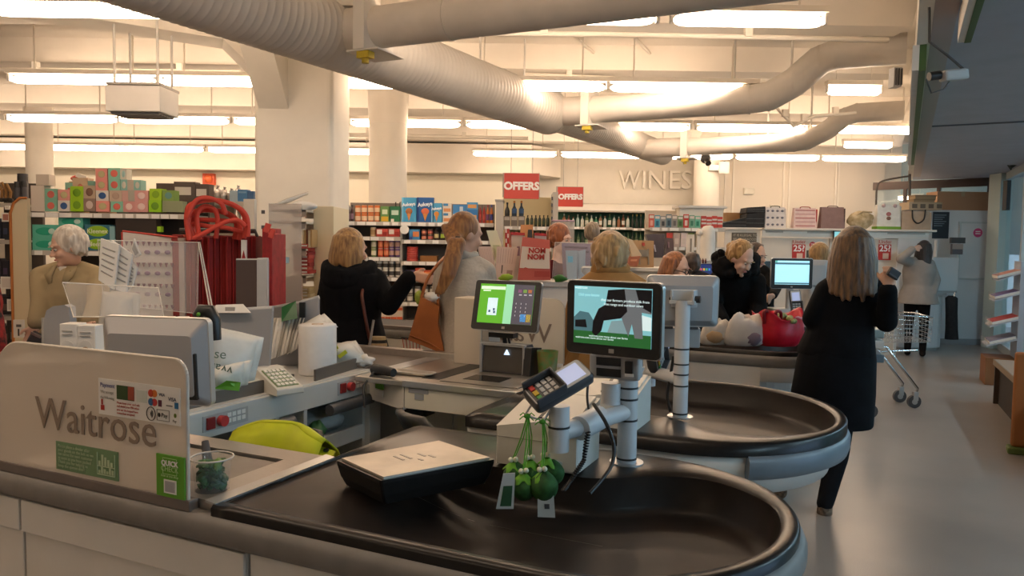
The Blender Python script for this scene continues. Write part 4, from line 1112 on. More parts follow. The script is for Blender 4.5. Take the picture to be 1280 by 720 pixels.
def printer(label, u0, u1, v0, v1, z0, hl, hr):
    r = cthing('receipt_printer', label, 'printer', (u0 + u1) / 2, (v0 + v1) / 2, z0)
    def cr(u, v):
        f, g = (u - u0) / (u1 - u0), (v - v0) / (v1 - v0)
        return z0 + (hl + (hr - hl) * min(1, f * 1.7)) + 0.045 * g
    def top(ua, ub, va, vb, dz): return [Vector((u, v, cr(u, v) + dz)) for u, v in ((ua, va), ((ua + ub) / 2, va), (ub, va), (ub, vb), ((ua + ub) / 2, vb), (ua, vb))]
    def flat(ua, ub, va, vb, z): return [Vector((u, v, z)) for u, v in ((ua, va), ((ua + ub) / 2, va), (ub, va), (ub, vb), ((ua + ub) / 2, vb), (ua, vb))]
    part('body', MB().loft([flat(u0, u1, v0, v1, z0), top(u0, u1, v0, v1, 0)], 0, True, False), PCREAM, r, 0.006)
    k = u0 + (u1 - u0) * 0.55
    part('lid', MB().loft([top(k, u1 - .012, v0 + .012, v1 - .01, -.004), top(k, u1 - .012, v0 + .012, v1 - .01, .007)], 0, True, False), PCREAM, r, 0.003)
    part('paper_slot', MB().loft([top(k - .02, k - .004, v0 + .03, v1 - .03, -.004), top(k - .02, k - .004, v0 + .03, v1 - .03, .002)], 0, True, False), BLACKP, r)
    sm_ = MB()
    sm_.bx(u0 + 0.004, u1 - 0.07, v0 - 0.0015, v0 + 0.002, z0 + hl * 0.72, z0 + hl * 0.72 + 0.003)
    part('seam', sm_, SHELFG, r)
    part('side_panel', MB().prism([(u1 - 0.07, z0 + 0.005), (u1 - 0.002, z0 + 0.005), (u1 - 0.002, z0 + hr * 0.95), (u1 - 0.05, z0 + hr * 0.95)], v0 - 0.003, v0 + 0.002, 'y'), PCREAM, r)
    return r
printer('cream wedge shaped receipt printer beside the green pouches', -1.01, -0.745, 2.065, 2.27, 0.90, 0.115, 0.145)
printer('cream receipt printer at the second tray behind the cow picture monitor', -1.02, -0.735, 2.66, 2.86, 0.90, 0.09, 0.125)
# second pole with the back of a monitor
u3, v3 = -0.645, 2.965
r = cthing('display_pole', 'pale grey pole on the second tray carrying a monitor seen from its back', 'pole', u3, v3, 0.90)
part('foot_disc', MB().cyl((u3, v3, .90), (u3, v3, .904), 0.05, n=28), ALU, r)
ringed_pole(r, u3, v3, 0.904, 1.36, 0.0285, (0.915, 1.025, 1.07, 1.11, 1.17))
part('cap_block', MB().bx(u3 - 0.05, u3 + 0.05, v3 - 0.02, v3 + 0.04, 1.345, 1.36), POLE, r, 0.003)
for s in (-1, 1):
    part('hinge_knob', MB().cyl((u3 + s * 0.045, v3 + 0.01, 1.365), (u3 + s * 0.065, v3 + 0.01, 1.365), 0.014, n=12), BLACKP, r)
    part('hinge_plate', MB().bx(u3 + s * 0.042 - 0.003, u3 + s * 0.042 + 0.003, v3 - 0.02, v3 + 0.05, 1.345, 1.40), POLE, r)
part('side_arm', MB().cyl((u3, v3, 1.05), (u3 - 0.16, v3 + 0.12, 1.05), 0.026, n=18), POLE, r)
part('reader_post', MB().cyl((u3 - 0.16, v3 + 0.12, 0.99), (u3 - 0.16, v3 + 0.12, 1.13), 0.028, n=18), POLE, r)
bm_ = back_monitor('back of a pale monitor on the pole of the second tray', (854, 377), 3.0, 0.285, 0.205, math.radians(-2), 0.05)
part('hinge_bracket', MB().bx(-0.05, 0.05, -0.03, -0.02, -0.02, 0.05), POLE, bm_, 0.003)
c = aty(850, 422, 3.04)
r2 = thing('customer_display', 'grey display box hanging behind the pole of the second tray', 'display', c, Euler((0, 0, math.radians(-5)), 'XYZ'))
part('case', MB().bx(-0.08, 0.08, 0, 0.045, -0.04, 0.04), GREYPL, r2, 0.004); part('plug_block', MB().bx(-0.075, -0.03, -0.012, 0.002, 0.035, 0.075).bx(0.03, 0.07, -0.012, 0.002, 0.035, 0.075), DKGREY, r2, 0.003)
c = aty(826, 440, 3.12)
card_reader('card reader on the second pole seen edge on beside the pole', c, Vector((0.4, 0.75, 0.5)), Vector((0.9, 0.1, 0.3)), 1.0)
p_ = [c2(aty(*q)) for q in ((842, 445, 3.0), (838, 470, 3.0), (834, 495, 3.0), (838, 515, 2.98))]
r = cthing('coiled_cable', 'black cable hanging beside the pole of the second tray', 'cable', UV(aty(838, 515, 2.98))[0], UV(aty(838, 515, 2.98))[1], 0.9)
part('cable', MB().tube(spline(p_), 0.006, 8), BLACKP, r)
# ================================================================ SMALL THINGS ROUND THE TILLS
rnd = random.Random(11)
# ---- tub of salad leaves
tu, tv = -1.575, 1.485
r = cthing('plastic_tub', 'clear round plastic tub of dark green leaves beside the frosted screen', 'tub', tu, tv, 0.90)
part('tub', MB().lathe([(0.044, 0.0), (0.052, 0.082), (0.0545, 0.082), (0.056, 0.088), (0.0535, 0.090), (0.051, 0.086), (0.0425, 0.003)], (tu, tv, 0.90), 28), glassy('tub plastic', (0.8, 0.8, 0.76), 0.06, 0.08), r)
part('rim', MB().tube([(tu + 0.055 * math.cos(k * math.pi / 14), tv + 0.055 * math.sin(k * math.pi / 14), 0.988) for k in range(28)], 0.0025, 6, 0, True), mat('clear rim', (0.62, 0.58, 0.52), 0.2), r)
LEAFM = mat('dark leaf', (0.014, 0.085, 0.02), 0.45, noise=0.5, scale=40)
LEAF2 = mat('bright leaf', (0.10, 0.22, 0.03), 0.45)
lf = MB()
def leaf(mb, c, a, tilt, L_, w_):
    R = Euler((tilt, 0, a)).to_matrix(); rows = []
    for i in range(5):
        t = i / 4; ww = w_ * math.sin(math.pi * (0.08 + 0.84 * t))
        rows.append([Vector(c) + R @ Vector((s * ww, L_ * (t - 0.5), 0.012 * math.sin(t * 3) - abs(s) * 0.006)) for s in (-1, 0, 1)])
    mb.sheet(rows, 0.0012)
for k in range(80):
    a = rnd.uniform(0, 6.28); q = rnd.uniform(0, 0.027)
    leaf(lf, (tu + q * math.cos(a), tv + q * math.sin(a), 0.908 + 0.062 * k / 80), rnd.uniform(0, 6.28), rnd.uniform(-0.5, 0.5), 0.038, 0.017)
part('salad_leaves', lf, LEAFM, r, kind='stuff')
leaf_ = MB(); leaf(leaf_, (tu + 0.02, tv + 0.0, 0.972), 0.6, 0.5, 0.045, 0.012)
part('leaf', leaf_, LEAF2, r)
# dark handset standing behind the tub
r = cthing('hand_scanner', 'black handle standing on the steel plate behind the salad tub', 'scanner', -1.62, 1.55, 0.90)
part('handle', MB().cyl((-1.63, 1.53, 0.90), (-1.68, 1.56, 1.0), 0.018, 0.010, 12), DKGREY, r); part('foot', MB().cyl((-1.63, 1.53, 0.90), (-1.63, 1.53, 0.906), 0.025, n=14), DKGREY, r)

# ---- steel topped board lying over the tray
cs = [(-1.353, 1.736), (-1.199, 2.05), (-0.962, 1.952), (-1.135, 1.64)]
bc = (sum(c[0] for c in cs) / 4, sum(c[1] for c in cs) / 4)
r = cthing('closed_board', 'steel topped dark board lying across the front tray', 'board', bc[0], bc[1], 0.88)
def shr(f, g=0.0): return [Vector((bc[0] + (c[0] - bc[0]) * f, bc[1] + (c[1] - bc[1]) * f, 0)) for c in cs]
def lay(f, z): return [p + Vector((0, 0, z)) for p in shr(f)]
part('dark_body', MB().loft([lay(0.90, 0.874), lay(0.97, 0.90), lay(1.02, 0.935), lay(1.02, 0.945)], 0, True, False), BLACKR, r, 0.006)
part('steel_top', MB().loft([lay(0.95, 0.944), lay(0.95, 0.951)], 0, True, False), mat('worn steel plate', (0.60, 0.54, 0.46), 0.42, metal=0.6, noise=0.12, scale=9), r, 0.002)
dl = (Vector((cs[1][0] - cs[0][0], cs[1][1] - cs[0][1], 0))).normalized(); dw = (Vector((cs[3][0] - cs[0][0], cs[3][1] - cs[0][1], 0))).normalized()
pm = MB()
for i, (a, b, la) in enumerate(((-0.04, -0.02, 0.05), (-0.015, -0.022, 0.055), (0.03, -0.01, 0.035), (0.0, 0.03, 0.02), (0.045, 0.02, 0.03))):
    c = Vector((bc[0], bc[1], 0.9515)) + dl * a + dw * b
    pm.box(c, (la, 0.008, 0.001), (0, 0, math.atan2(dw.y, dw.x)))
part('worn_mark', pm, SHELFG, r, kind='stuff')

# ---- green pouches hung in a bunch
STRING = mat('bright green cord', (0.10, 0.38, 0.03), 0.6)
POUCH = mat('green pouch cloth', (0.020, 0.095, 0.013), 0.7, noise=0.4, scale=30, bump=0.2)
POUCHT = mat('bright green frill', (0.16, 0.42, 0.03), 0.7)
BEAD = mat('cream bead', (0.72, 0.72, 0.55), 0.4)
knots = [aty(659, 520, 2.12), aty(678, 527, 2.12)]
PX = [((641, 574), (644, 592), 0, 2.13, 'outermost under the first knot'), ((654, 588), (655, 609), 0, 2.08, 'one in front over the paper tag'), ((662, 571), (664, 592), 0, 2.16, 'one at the back of the middle'),
      ((677, 586), (680, 607), 1, 2.07, 'largest one in front with a bright frill'), ((681, 568), (691, 590), 1, 2.15, 'one at the outside hanging from the second knot')]
for (bp, cp, kn, Y, lab) in PX:
    bt, cc_ = aty(bp[0], bp[1], Y), aty(cp[0], cp[1], Y)
    r = wthing('cloth_pouch', 'green cloth pouch of the hanging bunch, ' + lab, 'pouch', cc_, 'bunch of green pouches')
    R_ = 0.040 if 'largest' in lab else 0.034
    k0 = MB().ball(cc_, (R_, R_ * 0.9, R_ * 1.12), 20, 14)
    for p in k0.v:                                     # gathered neck
        d = p - cc_; a = math.atan2(d.y, d.x)
        if d.z > 0: 
            f = 1 - 0.55 * (d.z / (R_ * 1.12)) ** 2 + 0.06 * math.sin(9 * a) * d.z / R_
            p.x = cc_.x + d.x * f; p.y = cc_.y + d.y * f
    part('pouch', k0, POUCH, r)
    fr_ = MB(); n_ = 22; top = cc_.lerp(bt, 0.72)
    r0, r1 = [], []
    for j in range(n_):
        a = 2 * math.pi * j / n_; w_ = 1 + 0.25 * math.sin(5 * a)
        r0.append(top + Vector((0.009 * math.cos(a), 0.009 * math.sin(a), 0.004))); r1.append(top + Vector((0.026 * w_ * math.cos(a), 0.026 * w_ * math.sin(a), -0.012 - 0.006 * math.sin(5 * a))))
    fr_.loft([r0, r1, [p + Vector((0, 0, -0.004)) for p in r1]], 0, False, True)
    part('frill', fr_, POUCHT, r)
    part('bead', MB().ball(bt + Vector((-0.006, -0.008, 0)), 0.0078, 10, 7).ball(bt + Vector((0.008, -0.008, 0.002)), 0.0078, 10, 7), BEAD, r)
    part('cord', MB().tube([bt, bt.lerp(knots[kn], 0.5) + Vector((0.003, 0, 0)), knots[kn]], 0.0022, 6).tube([bt + Vector((0.004, 0, 0)), bt.lerp(knots[kn], 0.5) + Vector((0.010, 0, 0)), knots[kn] + Vector((0.004, 0, 0))], 0.0018, 6), STRING, r)
for i, k in enumerate(knots):
    r = wthing('cord_knot', ('green cord knot on the wire bracket, the one nearer the reader keypad', 'green cord knot on the wire bracket, the one nearer the grey post')[i], 'knot', k)
    q = MB().ball(k, (0.010, 0.008, 0.008), 12, 8)
    part('knot', q, STRING, r)
    for a in (-0.7, 0.5, 2.6, 3.6): part('cord_end', MB().tube([k, k + Vector((0.014 * math.cos(a), -0.004, 0.012 * math.sin(a) + 0.004)), k + Vector((0.024 * math.cos(a), -0.004, 0.012 * math.sin(a) - 0.004))], 0.0018, 5), STRING, r)
def tagcard(pts, Y, lab, printm, bx_):
    P_ = [aty(px, py, Y) for px, py in pts]; c = sum(P_, Vector()) / 4
    r = wthing('paper_tag', lab, 'tag', c, None)
    off = Vector((0, 0.0015, 0))
    part('card', MB().loft([[p - off for p in P_], [p + off for p in P_]], 0, True, False), mat('pale tag card', (0.62, 0.64, 0.60), 0.6), r)
    Q = [P_[0].lerp(P_[1], bx_[0]).lerp(P_[3].lerp(P_[2], bx_[0]), bx_[2]), P_[0].lerp(P_[1], bx_[1]).lerp(P_[3].lerp(P_[2], bx_[1]), bx_[2]), P_[0].lerp(P_[1], bx_[1]).lerp(P_[3].lerp(P_[2], bx_[1]), bx_[3]), P_[0].lerp(P_[1], bx_[0]).lerp(P_[3].lerp(P_[2], bx_[0]), bx_[3])]
    part('print', MB().loft([[p - off * 1.6 for p in Q], [p - off * 1.1 for p in Q]], 0, True, False), printm, r)
    return r
tagcard([(629, 592), (644, 591), (642, 636), (620, 636)], 2.06, 'pale paper tag with dark green print hanging below the pouches', mat('tag green print', (0.03, 0.10, 0.04), 0.6), (0.2, 0.85, 0.35, 0.92))
tagcard([(672, 616), (692, 616), (694, 647), (672, 646)], 2.05, 'plain white paper tag with a small dark square hanging below the pouches', DKGREY, (0.4, 0.7, 0.45, 0.65))
tagcard([(694, 575), (703, 578), (700, 596), (692, 594)], 2.17, 'small white tag behind the pouches beside the grey post', mat('tag grey print', (0.5, 0.52, 0.5), 0.6), (0.2, 0.8, 0.4, 0.7))

# ---- chairs in the well
HIV = mat('hi-vis yellow cloth', (0.50, 0.56, 0.005), 0.6, noise=0.06, scale=12, bump=0.1)
def office_chair(label, u, v, z_top, rot, lean=0.15):
    r = cthing('office_chair', label, 'chair', u, v, 0); 
    Rm = Matrix.Rotation(rot, 3, 'Z')
    def T(x, y, z): p = Rm @ Vector((x, y, 0)); return Vector((u + p.x, v + p.y, z))
    zs = 0.50
    part('seat', MB().loft([[T(x, y, z) for x, y in rrect(-0.22, 0.22, -0.2, 0.2, 0.08)] for z in (zs - 0.05, zs)], 0, True, False), BLACKP, r, 0.015)
    bk = MB()
    rows = []
    for i in range(7):
        t = i / 6; w_ = 0.19 * (1 - 0.45 * max(0, t - 0.6) / 0.4) ; z = zs + 0.08 + (z_top - zs - 0.08) * t
        rows.append([T(s * w_, 0.20 + lean * t + 0.05 * (1 - s * s) * 0.8, z) for s in (-1, -0.5, 0, 0.5, 1)])
    bk.sheet(rows, 0.03)
    part('backrest', bk, BLACKP, r, 0.0)
    part('back_post', MB().tube([T(0, 0.1, zs - 0.04), T(0, 0.24, zs), T(0, 0.26, zs + 0.15)], 0.02, 8), DKGREY, r)
    part('stem', MB().cyl(T(0, 0, 0.10), T(0, 0, zs - 0.05), 0.03, n=14), CHROME, r)
    for k in range(5):
        a = k * 2 * math.pi / 5
        lg = part('leg', MB().tube([T(0, 0, 0.12), T(0.28 * math.cos(a), 0.28 * math.sin(a), 0.07)], [0.025, 0.018], 8), BLACKP, r)
        part('caster', MB().ball(T(0.28 * math.cos(a), 0.28 * math.sin(a), 0.03), 0.03, 10, 7), BLACKP, lg)
    return r
hp = UV(at(348, 553, 0.84))
office_chair('office chair wearing the yellow vest in the first cashier well', hp[0], hp[1] - 0.22, 0.86, 0.1)
dp = UV(at(602, 535, 0.80))
office_chair('black office chair with an empty reclined back under the scanner counter', dp[0], dp[1] + 0.12, 0.885, 2.6, 0.20)
# hi-vis vest over the chair back
r = cthing('hi_vis_vest', 'bright yellow hi-vis vest draped over an office chair back', 'vest', hp[0], hp[1], 0.5)
rows = []
pts_px = []
for i in range(9):
    t = i / 8; row = []
    for j in range(13):
        s = -1 + j / 6
        top = 0.905 - 0.045 * abs(s) ** 2.2
        z = top - 0.34 * t
        y = 0.02 - 0.10 * math.sqrt(max(0, t)) - 0.03 * s * s + 0.012 * math.sin(s * 7 + t * 3)
        row.append(Vector((hp[0] + s * (0.20 + 0.02 * t), hp[1] + y, z)))
    rows.append(row)
part('front', MB().sheet(rows, 0.006), HIV, r)
rows2 = [[Vector((p.x, hp[1] + 0.04 + 0.14 * math.sqrt(i / 8) + 0.01 * math.sin(p.x * 30), p.z + 0.0)) for p in row] for i, row in enumerate(rows)]
part('back', MB().sheet(rows2, 0.006), HIV, r)
part('shoulder', MB().sheet([[p + Vector((0, 0, 0.0)) for p in rows[0]], [p.lerp(q, 0.5) + Vector((0, 0, 0.008)) for p, q in zip(rows[0], rows2[0])], rows2[0]], 0.006), HIV, r)
q0 = c2(aty(405, 566, 2.66)); 
part('strap', MB().box(q0, (0.07, 0.05, 0.015), (0.2, 0.3, 0.4)), HIV, r, 0.003); part('buckle', MB().box(q0 + Vector((-0.05, 0, 0.0)), (0.03, 0.05, 0.02), (0.2, 0.3, 0.4)), BLACKP, r, 0.003)
part('eyelet', MB().cyl(q0 + Vector((0.01, 0, 0.008)), q0 + Vector((0.01, -0.002, 0.014)), 0.01, n=10), BLACKP, r)

# ---- on the till unit
# beige keypad
kc = UV(at(346, 480, 0.93)); 
r = thing('keypad_phone', 'beige keypad handset with pale green keys beside the paper roll', 'phone', W(kc[0], kc[1], 0.90), RA - 0.35)
r.scale = (1.22, 1.15, 1.15)
part('wedge', MB().prism([(-0.10, 0), (0.10, 0), (0.10, 0.025), (-0.06, 0.085), (-0.10, 0.085)], -0.055, 0.055, 'y'), PCREAM, r, 0.005)
part('key_field', MB().prism([(-0.035, 0.0765), (0.085, 0.0315), (0.085, 0.0335), (-0.035, 0.0785)], -0.045, 0.045, 'y'), mat('dull green keypad', (0.22, 0.30, 0.14), 0.6), r)
for i in range(5):
    for j in range(5):
        x = -0.022 + i * 0.024; z = 0.0785 - (x + 0.035) * 0.375
        part('key', MB().box((x, -0.034 + j * 0.017, z + 0.001), (0.016, 0.012, 0.005), (0, 0.359, 0)), PAPER, r)
part('side_hump', MB().prism([(-0.10, 0), (0.0, 0), (0.0, 0.03), (-0.03, 0.05), (-0.10, 0.05)], -0.12, -0.057, 'y'), PCREAM, r, 0.006)
# paper roll
pr_ = UV(at(397, 467, 0.90))
r = cthing('paper_roll', 'big white paper roll standing on the till unit', 'paper roll', pr_[0], pr_[1], 0.90)
rp = mat('white roll paper', (0.78, 0.77, 0.76), 0.85, noise=0.02, scale=30)
part('roll', MB().lathe([(0.030, 0.0), (0.092, 0.0), (0.094, 0.01), (0.094, 0.245), (0.091, 0.252), (0.030, 0.252)], (pr_[0], pr_[1], 0.90), 36), rp, r)
part('core', MB().lathe([(0.024, 0.002), (0.030, 0.002), (0.030, 0.2535), (0.024, 0.2535), (0.024, 0.002)], (pr_[0], pr_[1], 0.90), 20), CARD, r)
part('core_shade_plug', MB().cyl((pr_[0], pr_[1], 0.91), (pr_[0], pr_[1], 1.148), 0.0238, n=18), mat('painted core shade', (0.05, 0.035, 0.025), 0.8), r)  # solid plug, coloured dark for the shade inside the core
# carrier bags pile with white film and green print
FILM = mat('white plastic film', (0.66, 0.66, 0.62), 0.4, noise=0.04, scale=20)
FG = mat('carrier green print', (0.03, 0.20, 0.06), 0.5)
GINK = mat('grey green ink', (0.16, 0.22, 0.16), 0.6)
def film_bag(label, corners, Y, bulge, seed, ncol=10, nrow=8):
    P_ = [aty(px, py, y_) for (px, py), y_ in zip(corners, Y)]
    rs = random.Random(seed); rows = []
    for i in range(nrow + 1):
        t = i / nrow; row = []
        for j in range(ncol + 1):
            s = j / ncol
            p = P_[0].lerp(P_[1], s).lerp(P_[3].lerp(P_[2], s), t)
            k = bulge * math.sin(math.pi * s) * math.sin(math.pi * min(1, t * 1.1)) + 0.006 * math.sin(s * 11 + seed) * math.sin(t * 7 + seed)
            row.append(p + Vector((0.0, -k, k * 0.3)))
        rows.append(row)
    c = sum(P_, Vector()) / 4
    r = wthing('carrier_bag', label, 'bag', Vector((c.x, c.y, min(p.z for p in P_))))
    part('film', MB().sheet(rows, 0.003), FILM, r)
    back = [[p + Vector((0.01, 0.05, 0)) for p in row] for row in rows]
    part('back_film', MB().sheet(back, 0.003), FILM, r)
    return r, rows
r, rows = film_bag('white carrier bag printed with green letters leaning behind the silver monitor', [(256, 409), (322, 424), (310, 478), (258, 490)], (2.95, 3.05, 2.98, 2.88), 0.03, 2)
g0 = rows[4][1]
lettering('nse', 0.052, GINK, r, rows[4][1] + Vector((0.0, -0.03, 0.012)), (R90 - 0.2, 0.12, 0.25), 0.002); lettering('duty', 0.034, GINK, r, rows[6][1] + Vector((0.0, -0.03, 0.01)), (R90 - 0.2, 0.12, 0.25), 0.002)
part('green_corner', MB().box(rows[0][1] + Vector((0.0, -0.012, -0.012)), (0.03, 0.004, 0.016), (0, 0, .2)), FG, r)
r, rows = film_bag('white carrier bag with upside down letters and a green patch on the till unit', [(262, 462), (306, 452), (301, 484), (263, 490)], (2.80, 2.86, 2.84, 2.78), 0.025, 5)
lettering('Wai', 0.045, GINK, r, rows[1][8] + Vector((0.0, -0.03, 0.0)), (R90 - 0.2, math.pi + 0.25, 0.25), 0.002)
gp_ = [aty(*q) for q in ((268, 486, 2.74), (284, 476, 2.75), (301, 478, 2.78), (299, 489, 2.77))]
part('green_patch', MB().loft([gp_, [p + Vector((0, -0.006, 0.002)) for p in gp_]], 0, True, False), GREENB, r)
r, rows = film_bag('white and yellow carrier bag bulging beside the paper roll', [(414, 431), (440, 427), (456, 452), (412, 458)], (4.02, 4.05, 4.0, 3.95), 0.06, 8)
YEL = mat('yellow green print', (0.48, 0.50, 0.02), 0.5)
for a, b in ((2, 3), (4, 2), (5, 5)):
    part('yellow_print', MB().box(rows[a][b] + Vector((0, -0.012, 0.004)), (0.05, 0.006, 0.02), (0.3, 0.5 * a, 0.2)), YEL, r)
# grey privacy panels
GP = mat('grey till panel', (0.30, 0.30, 0.31), 0.5, noise=0.03, scale=8)
def gpanel(label, poly, Y, th=0.03, name='till_divider', m=None):
    P_ = [aty(px, py, Y) for px, py in poly]; c = sum(P_, Vector()) / len(P_)
    r = wthing(name, label, 'panel', Vector((c.x, Y, min(p.z for p in P_))))
    part('board', MB().loft([P_[::-1], [p + Vector((0, th, 0)) for p in P_[::-1]]], 0, True, False), m or GP, r, 0.003)
    part('cap', MB().tube([P_[0] + Vector((0, th / 2, 0)), P_[1] + Vector((0, th / 2, 0))], th * 0.45, 6), GREYPL, r)
    return r
gpanel('long grey panel behind the white carrier bags on the till', [(252, 391), (340, 386), (335, 470), (252, 490)], 3.45)
gpanel('tall grey panel with a sloping top behind the paper leaflets', [(326, 388), (391, 376), (391, 450), (326, 470)], 4.06)
gpanel('grey end panel with a dark slot beside the paper roll', [(376, 378), (398, 372), (398, 440), (376, 450)], 4.02)
gpanel('dark narrow display board standing against the red bags', [(295, 325), (322, 325), (322, 390), (295, 390)], 3.95, 0.02, 'display_board', mat('dark reflective board', (0.08, 0.055, 0.05), 0.25))
gpanel('slim pale grey board beside the dark display board', [(321, 325), (334, 325), (334, 390), (321, 390)], 3.94, 0.03, 'display_board', GREYPL)
# rounded grey back of an empty till seat at the left
p0 = aty(58, 440, 3.2)
poly = [(55, 440), (55, 398), (58, 388), (66, 383), (80, 381), (86, 384), (90, 440)]
gpanel('rounded grey panel standing behind the white leaflet boxes', poly, 3.2, 0.05, 'till_divider')
r = wthing('side_counter', 'low grey counter behind the frosted screen holding leaflets', 'counter', (aty(130, 452, 3.2).x, 3.25, 0)); sx0, sx1 = aty(52, 452, 3.2).x, aty(214, 452, 3.2).x; sz = aty(97, 452, 2.95).z
part('body', MB().bx(sx0, sx1, 2.94, 3.55, 0, sz - .02), GP, r); part('top', MB().bx(sx0 - .01, sx1 + .01, 2.93, 3.56, sz - .02, sz), GREYPL, r, .003)
# white leaflet boxes
for (x0, x1, y0, lab) in ((75, 96, 405, 'white leaflet box with a round picture, nearer the grey panel'), (97, 119, 407, 'white leaflet box with a round picture, nearer the silver monitor')):
    a, b = aty(x0, 452, 2.95), aty(x1, y0, 2.95)
    r = wthing('leaflet_box', lab, 'leaflets', Vector(((a.x + b.x) / 2, 2.95, a.z)))
    part('box', MB().bx(a.x, b.x, 2.95, 3.02, a.z, b.z), PAPER, r, 0.003)
    c = aty((x0 + x1) / 2 - 1, 434, 2.949)
    part('round_picture', MB().cyl((c.x, 2.949, c.z), (c.x, 2.947, c.z), 0.026, n=18), WHITE, r)
    part('picture', MB().ball((c.x, 2.946, c.z - 0.008), (0.014, 0.002, 0.010), 10, 6), mat('food brown', (0.25, 0.14, 0.07), 0.7), r)
    for k in range(2): part('print_line', MB().bx(a.x + 0.012, b.x - 0.018, 2.947, 2.950, b.z - 0.03 - k * 0.014, b.z - 0.026 - k * 0.014), SHELFG, r)
# paper leaflets in a fan with a green clip
r = wthing('leaflet_fan', 'fan of crumpled paper leaflets held by a green clip', 'leaflets', aty(352, 455, 3.95))
top = aty(364, 397, 3.97)
for k in range(9):
    f = k / 8
    bl, br_ = aty(329 + 34 * f, 452 - 10 * f, 3.92 + 0.03 * f), aty(336 + 35 * f, 450 - 14 * f, 3.89 + 0.03 * f)
    tl, tr_ = top + Vector((-0.10 + 0.16 * f, 0.03 * f, -0.005)), top + Vector((-0.07 + 0.14 * f, 0.0, 0.0))
    rows = [[tl.lerp(bl, t), tl.lerp(bl, t).lerp(tr_.lerp(br_, t), 0.5) + Vector((0, -0.012, 0)), tr_.lerp(br_, t)] for t in (0, 0.33, 0.66, 1)]
    part('leaflet', MB().sheet(rows, 0.002), PAPER if k % 3 else mat('grey newsprint', (0.42, 0.39, 0.34), 0.8), r)
part('green_clip', MB().loft([[aty(*q) for q in ((352, 402, 3.9), (352, 384, 3.92), (362, 379, 3.94), (370, 376, 3.94), (372, 398, 3.9))], [aty(*q) for q in ((353, 402, 3.98), (353, 385, 3.98), (363, 380, 4.0), (370, 377, 4.0), (371, 398, 3.98))]], 0, True, False), mat('shiny green film', (0.015, 0.11, 0.03), 0.25), r)
part('black_slot', MB().bx(aty(374, 380, 3.98).x, aty(381, 380, 3.98).x, 3.98, 4.0, aty(376, 397, 3.98).z, aty(376, 378, 3.98).z), BLACKP, r)
r, rows = film_bag('folded white paper bags fanned out behind the paper roll', [(380, 404), (400, 393), (417, 410), (390, 412)], (3.9, 3.95, 3.9, 3.85), 0.01, 3, 4, 3)
r.name = 'paper_bag'
# white folded newspaper parcel on the grey panel, black handset below it
p = aty(288, 386, 3.47)
r = wthing('paper_parcel', 'white paper parcel with a small dark print lying on the grey panel', 'parcel', aty(288, 391, 3.5))
part('parcel', MB().loft([[aty(*q) for q in ((264, 391, 3.42), (314, 391, 3.42), (308, 391, 3.55), (268, 391, 3.55))], [aty(*q) for q in ((270, 381, 3.44), (304, 380, 3.44), (302, 381, 3.53), (271, 381, 3.53))]], 0, True, False), PAPER, r, 0.004)
part('print', MB().bx(aty(281, 386, 3.42).x, aty(293, 386, 3.42).x, 3.424, 3.43, aty(285, 389, 3.42).z, aty(285, 384, 3.42).z), SHELFG, r)
p = aty(257, 398, 2.9)
r = wthing('handset', 'black curved handset behind the corner of the silver monitor', 'handset', aty(257, 412, 2.9))
part('grip', MB().tube([aty(246, 396, 2.9), aty(252, 388, 2.9), aty(262, 389, 2.9), aty(268, 400, 2.9), aty(270, 425, 2.9)], [0.018, 0.026, 0.028, 0.024, 0.020], 10), BLACKP, r); part('green_light', MB().ball(aty(248, 393, 2.86), 0.008, 8, 6), GREENB, r)
# clear leaflet holders
def clear_holder(label, quad, Y, cat='holder', side=None):
    P_ = [aty(px, py, y_) for (px, py), y_ in zip(quad, Y)]; c = sum(P_, Vector()) / 4
    r = wthing('acrylic_holder', label, cat, Vector((c.x, c.y, min(p.z for p in P_))))
    o = Vector((0, 0.004, 0))
    part('sheet', MB().loft([[p - o for p in P_[::-1]], [p + o for p in P_[::-1]]], 0, True, False), CLEAR, r)
    part('edge', MB().tube(P_, 0.003, 6, 0, True), mat('acrylic edge', (0.75, 0.70, 0.62), 0.15), r)
    return r
clear_holder('wide low clear acrylic leaflet holder behind the silver monitor', [(78, 353), (198, 360), (205, 396), (92, 396)], (3.15, 3.25, 3.1, 3.0))
clear_holder('large clear acrylic side of the carrier bag stand', [(122, 300), (248, 303), (247, 392), (130, 380)], (3.9, 4.0, 3.95, 3.9))
clear_holder('sloping clear acrylic edge beside the red bags', [(248, 303), (250, 303), (267, 392), (263, 392)], (4.0, 4.02, 3.7, 3.7))
# black hand scanner on the steel counter corner
p = at(478, 466, 0.915); q = UV(p)
r = cthing('hand_scanner', 'black hand scanner lying at the corner of the steel counter', 'scanner', q[0], q[1], 0.90)
part('body', MB().tube([(q[0] - 0.06, q[1] + 0.02, 0.925), (q[0], q[1], 0.93), (q[0] + 0.08, q[1] - 0.02, 0.925)], [0.03, 0.026, 0.022], 10), BLACKP, r)
part('cable', MB().tube([(q[0] - 0.03, q[1] - 0.03, 0.92), (q[0] - 0.05, q[1] - 0.09, 0.86), (q[0] - 0.02, q[1] - 0.12, 0.76)], 0.006, 6), BLACKP, r)
p = at(515, 467, 0.905); q = UV(p)
r = cthing('steel_tray', 'small shallow metal tray at the edge of the steel counter', 'tray', q[0], q[1], 0.903)
part('tray', MB().loft([[Vector((q[0] + x, q[1] + y, z)) for x, y in rrect(-0.13 * k, 0.13 * k, -0.04 * k, 0.04 * k, 0.02)] for k, z in ((0.8, 0.903), (1, 0.915), (0.97, 0.916), (0.78, 0.907))], 0, True, True), STEEL, r)
part('lip', MB().tube([Vector((q[0] + x, q[1] + y, 0.9155)) for x, y in rrect(-0.13, 0.13, -0.04, 0.04, 0.02)], 0.002, 5, 0, True), ALU, r)
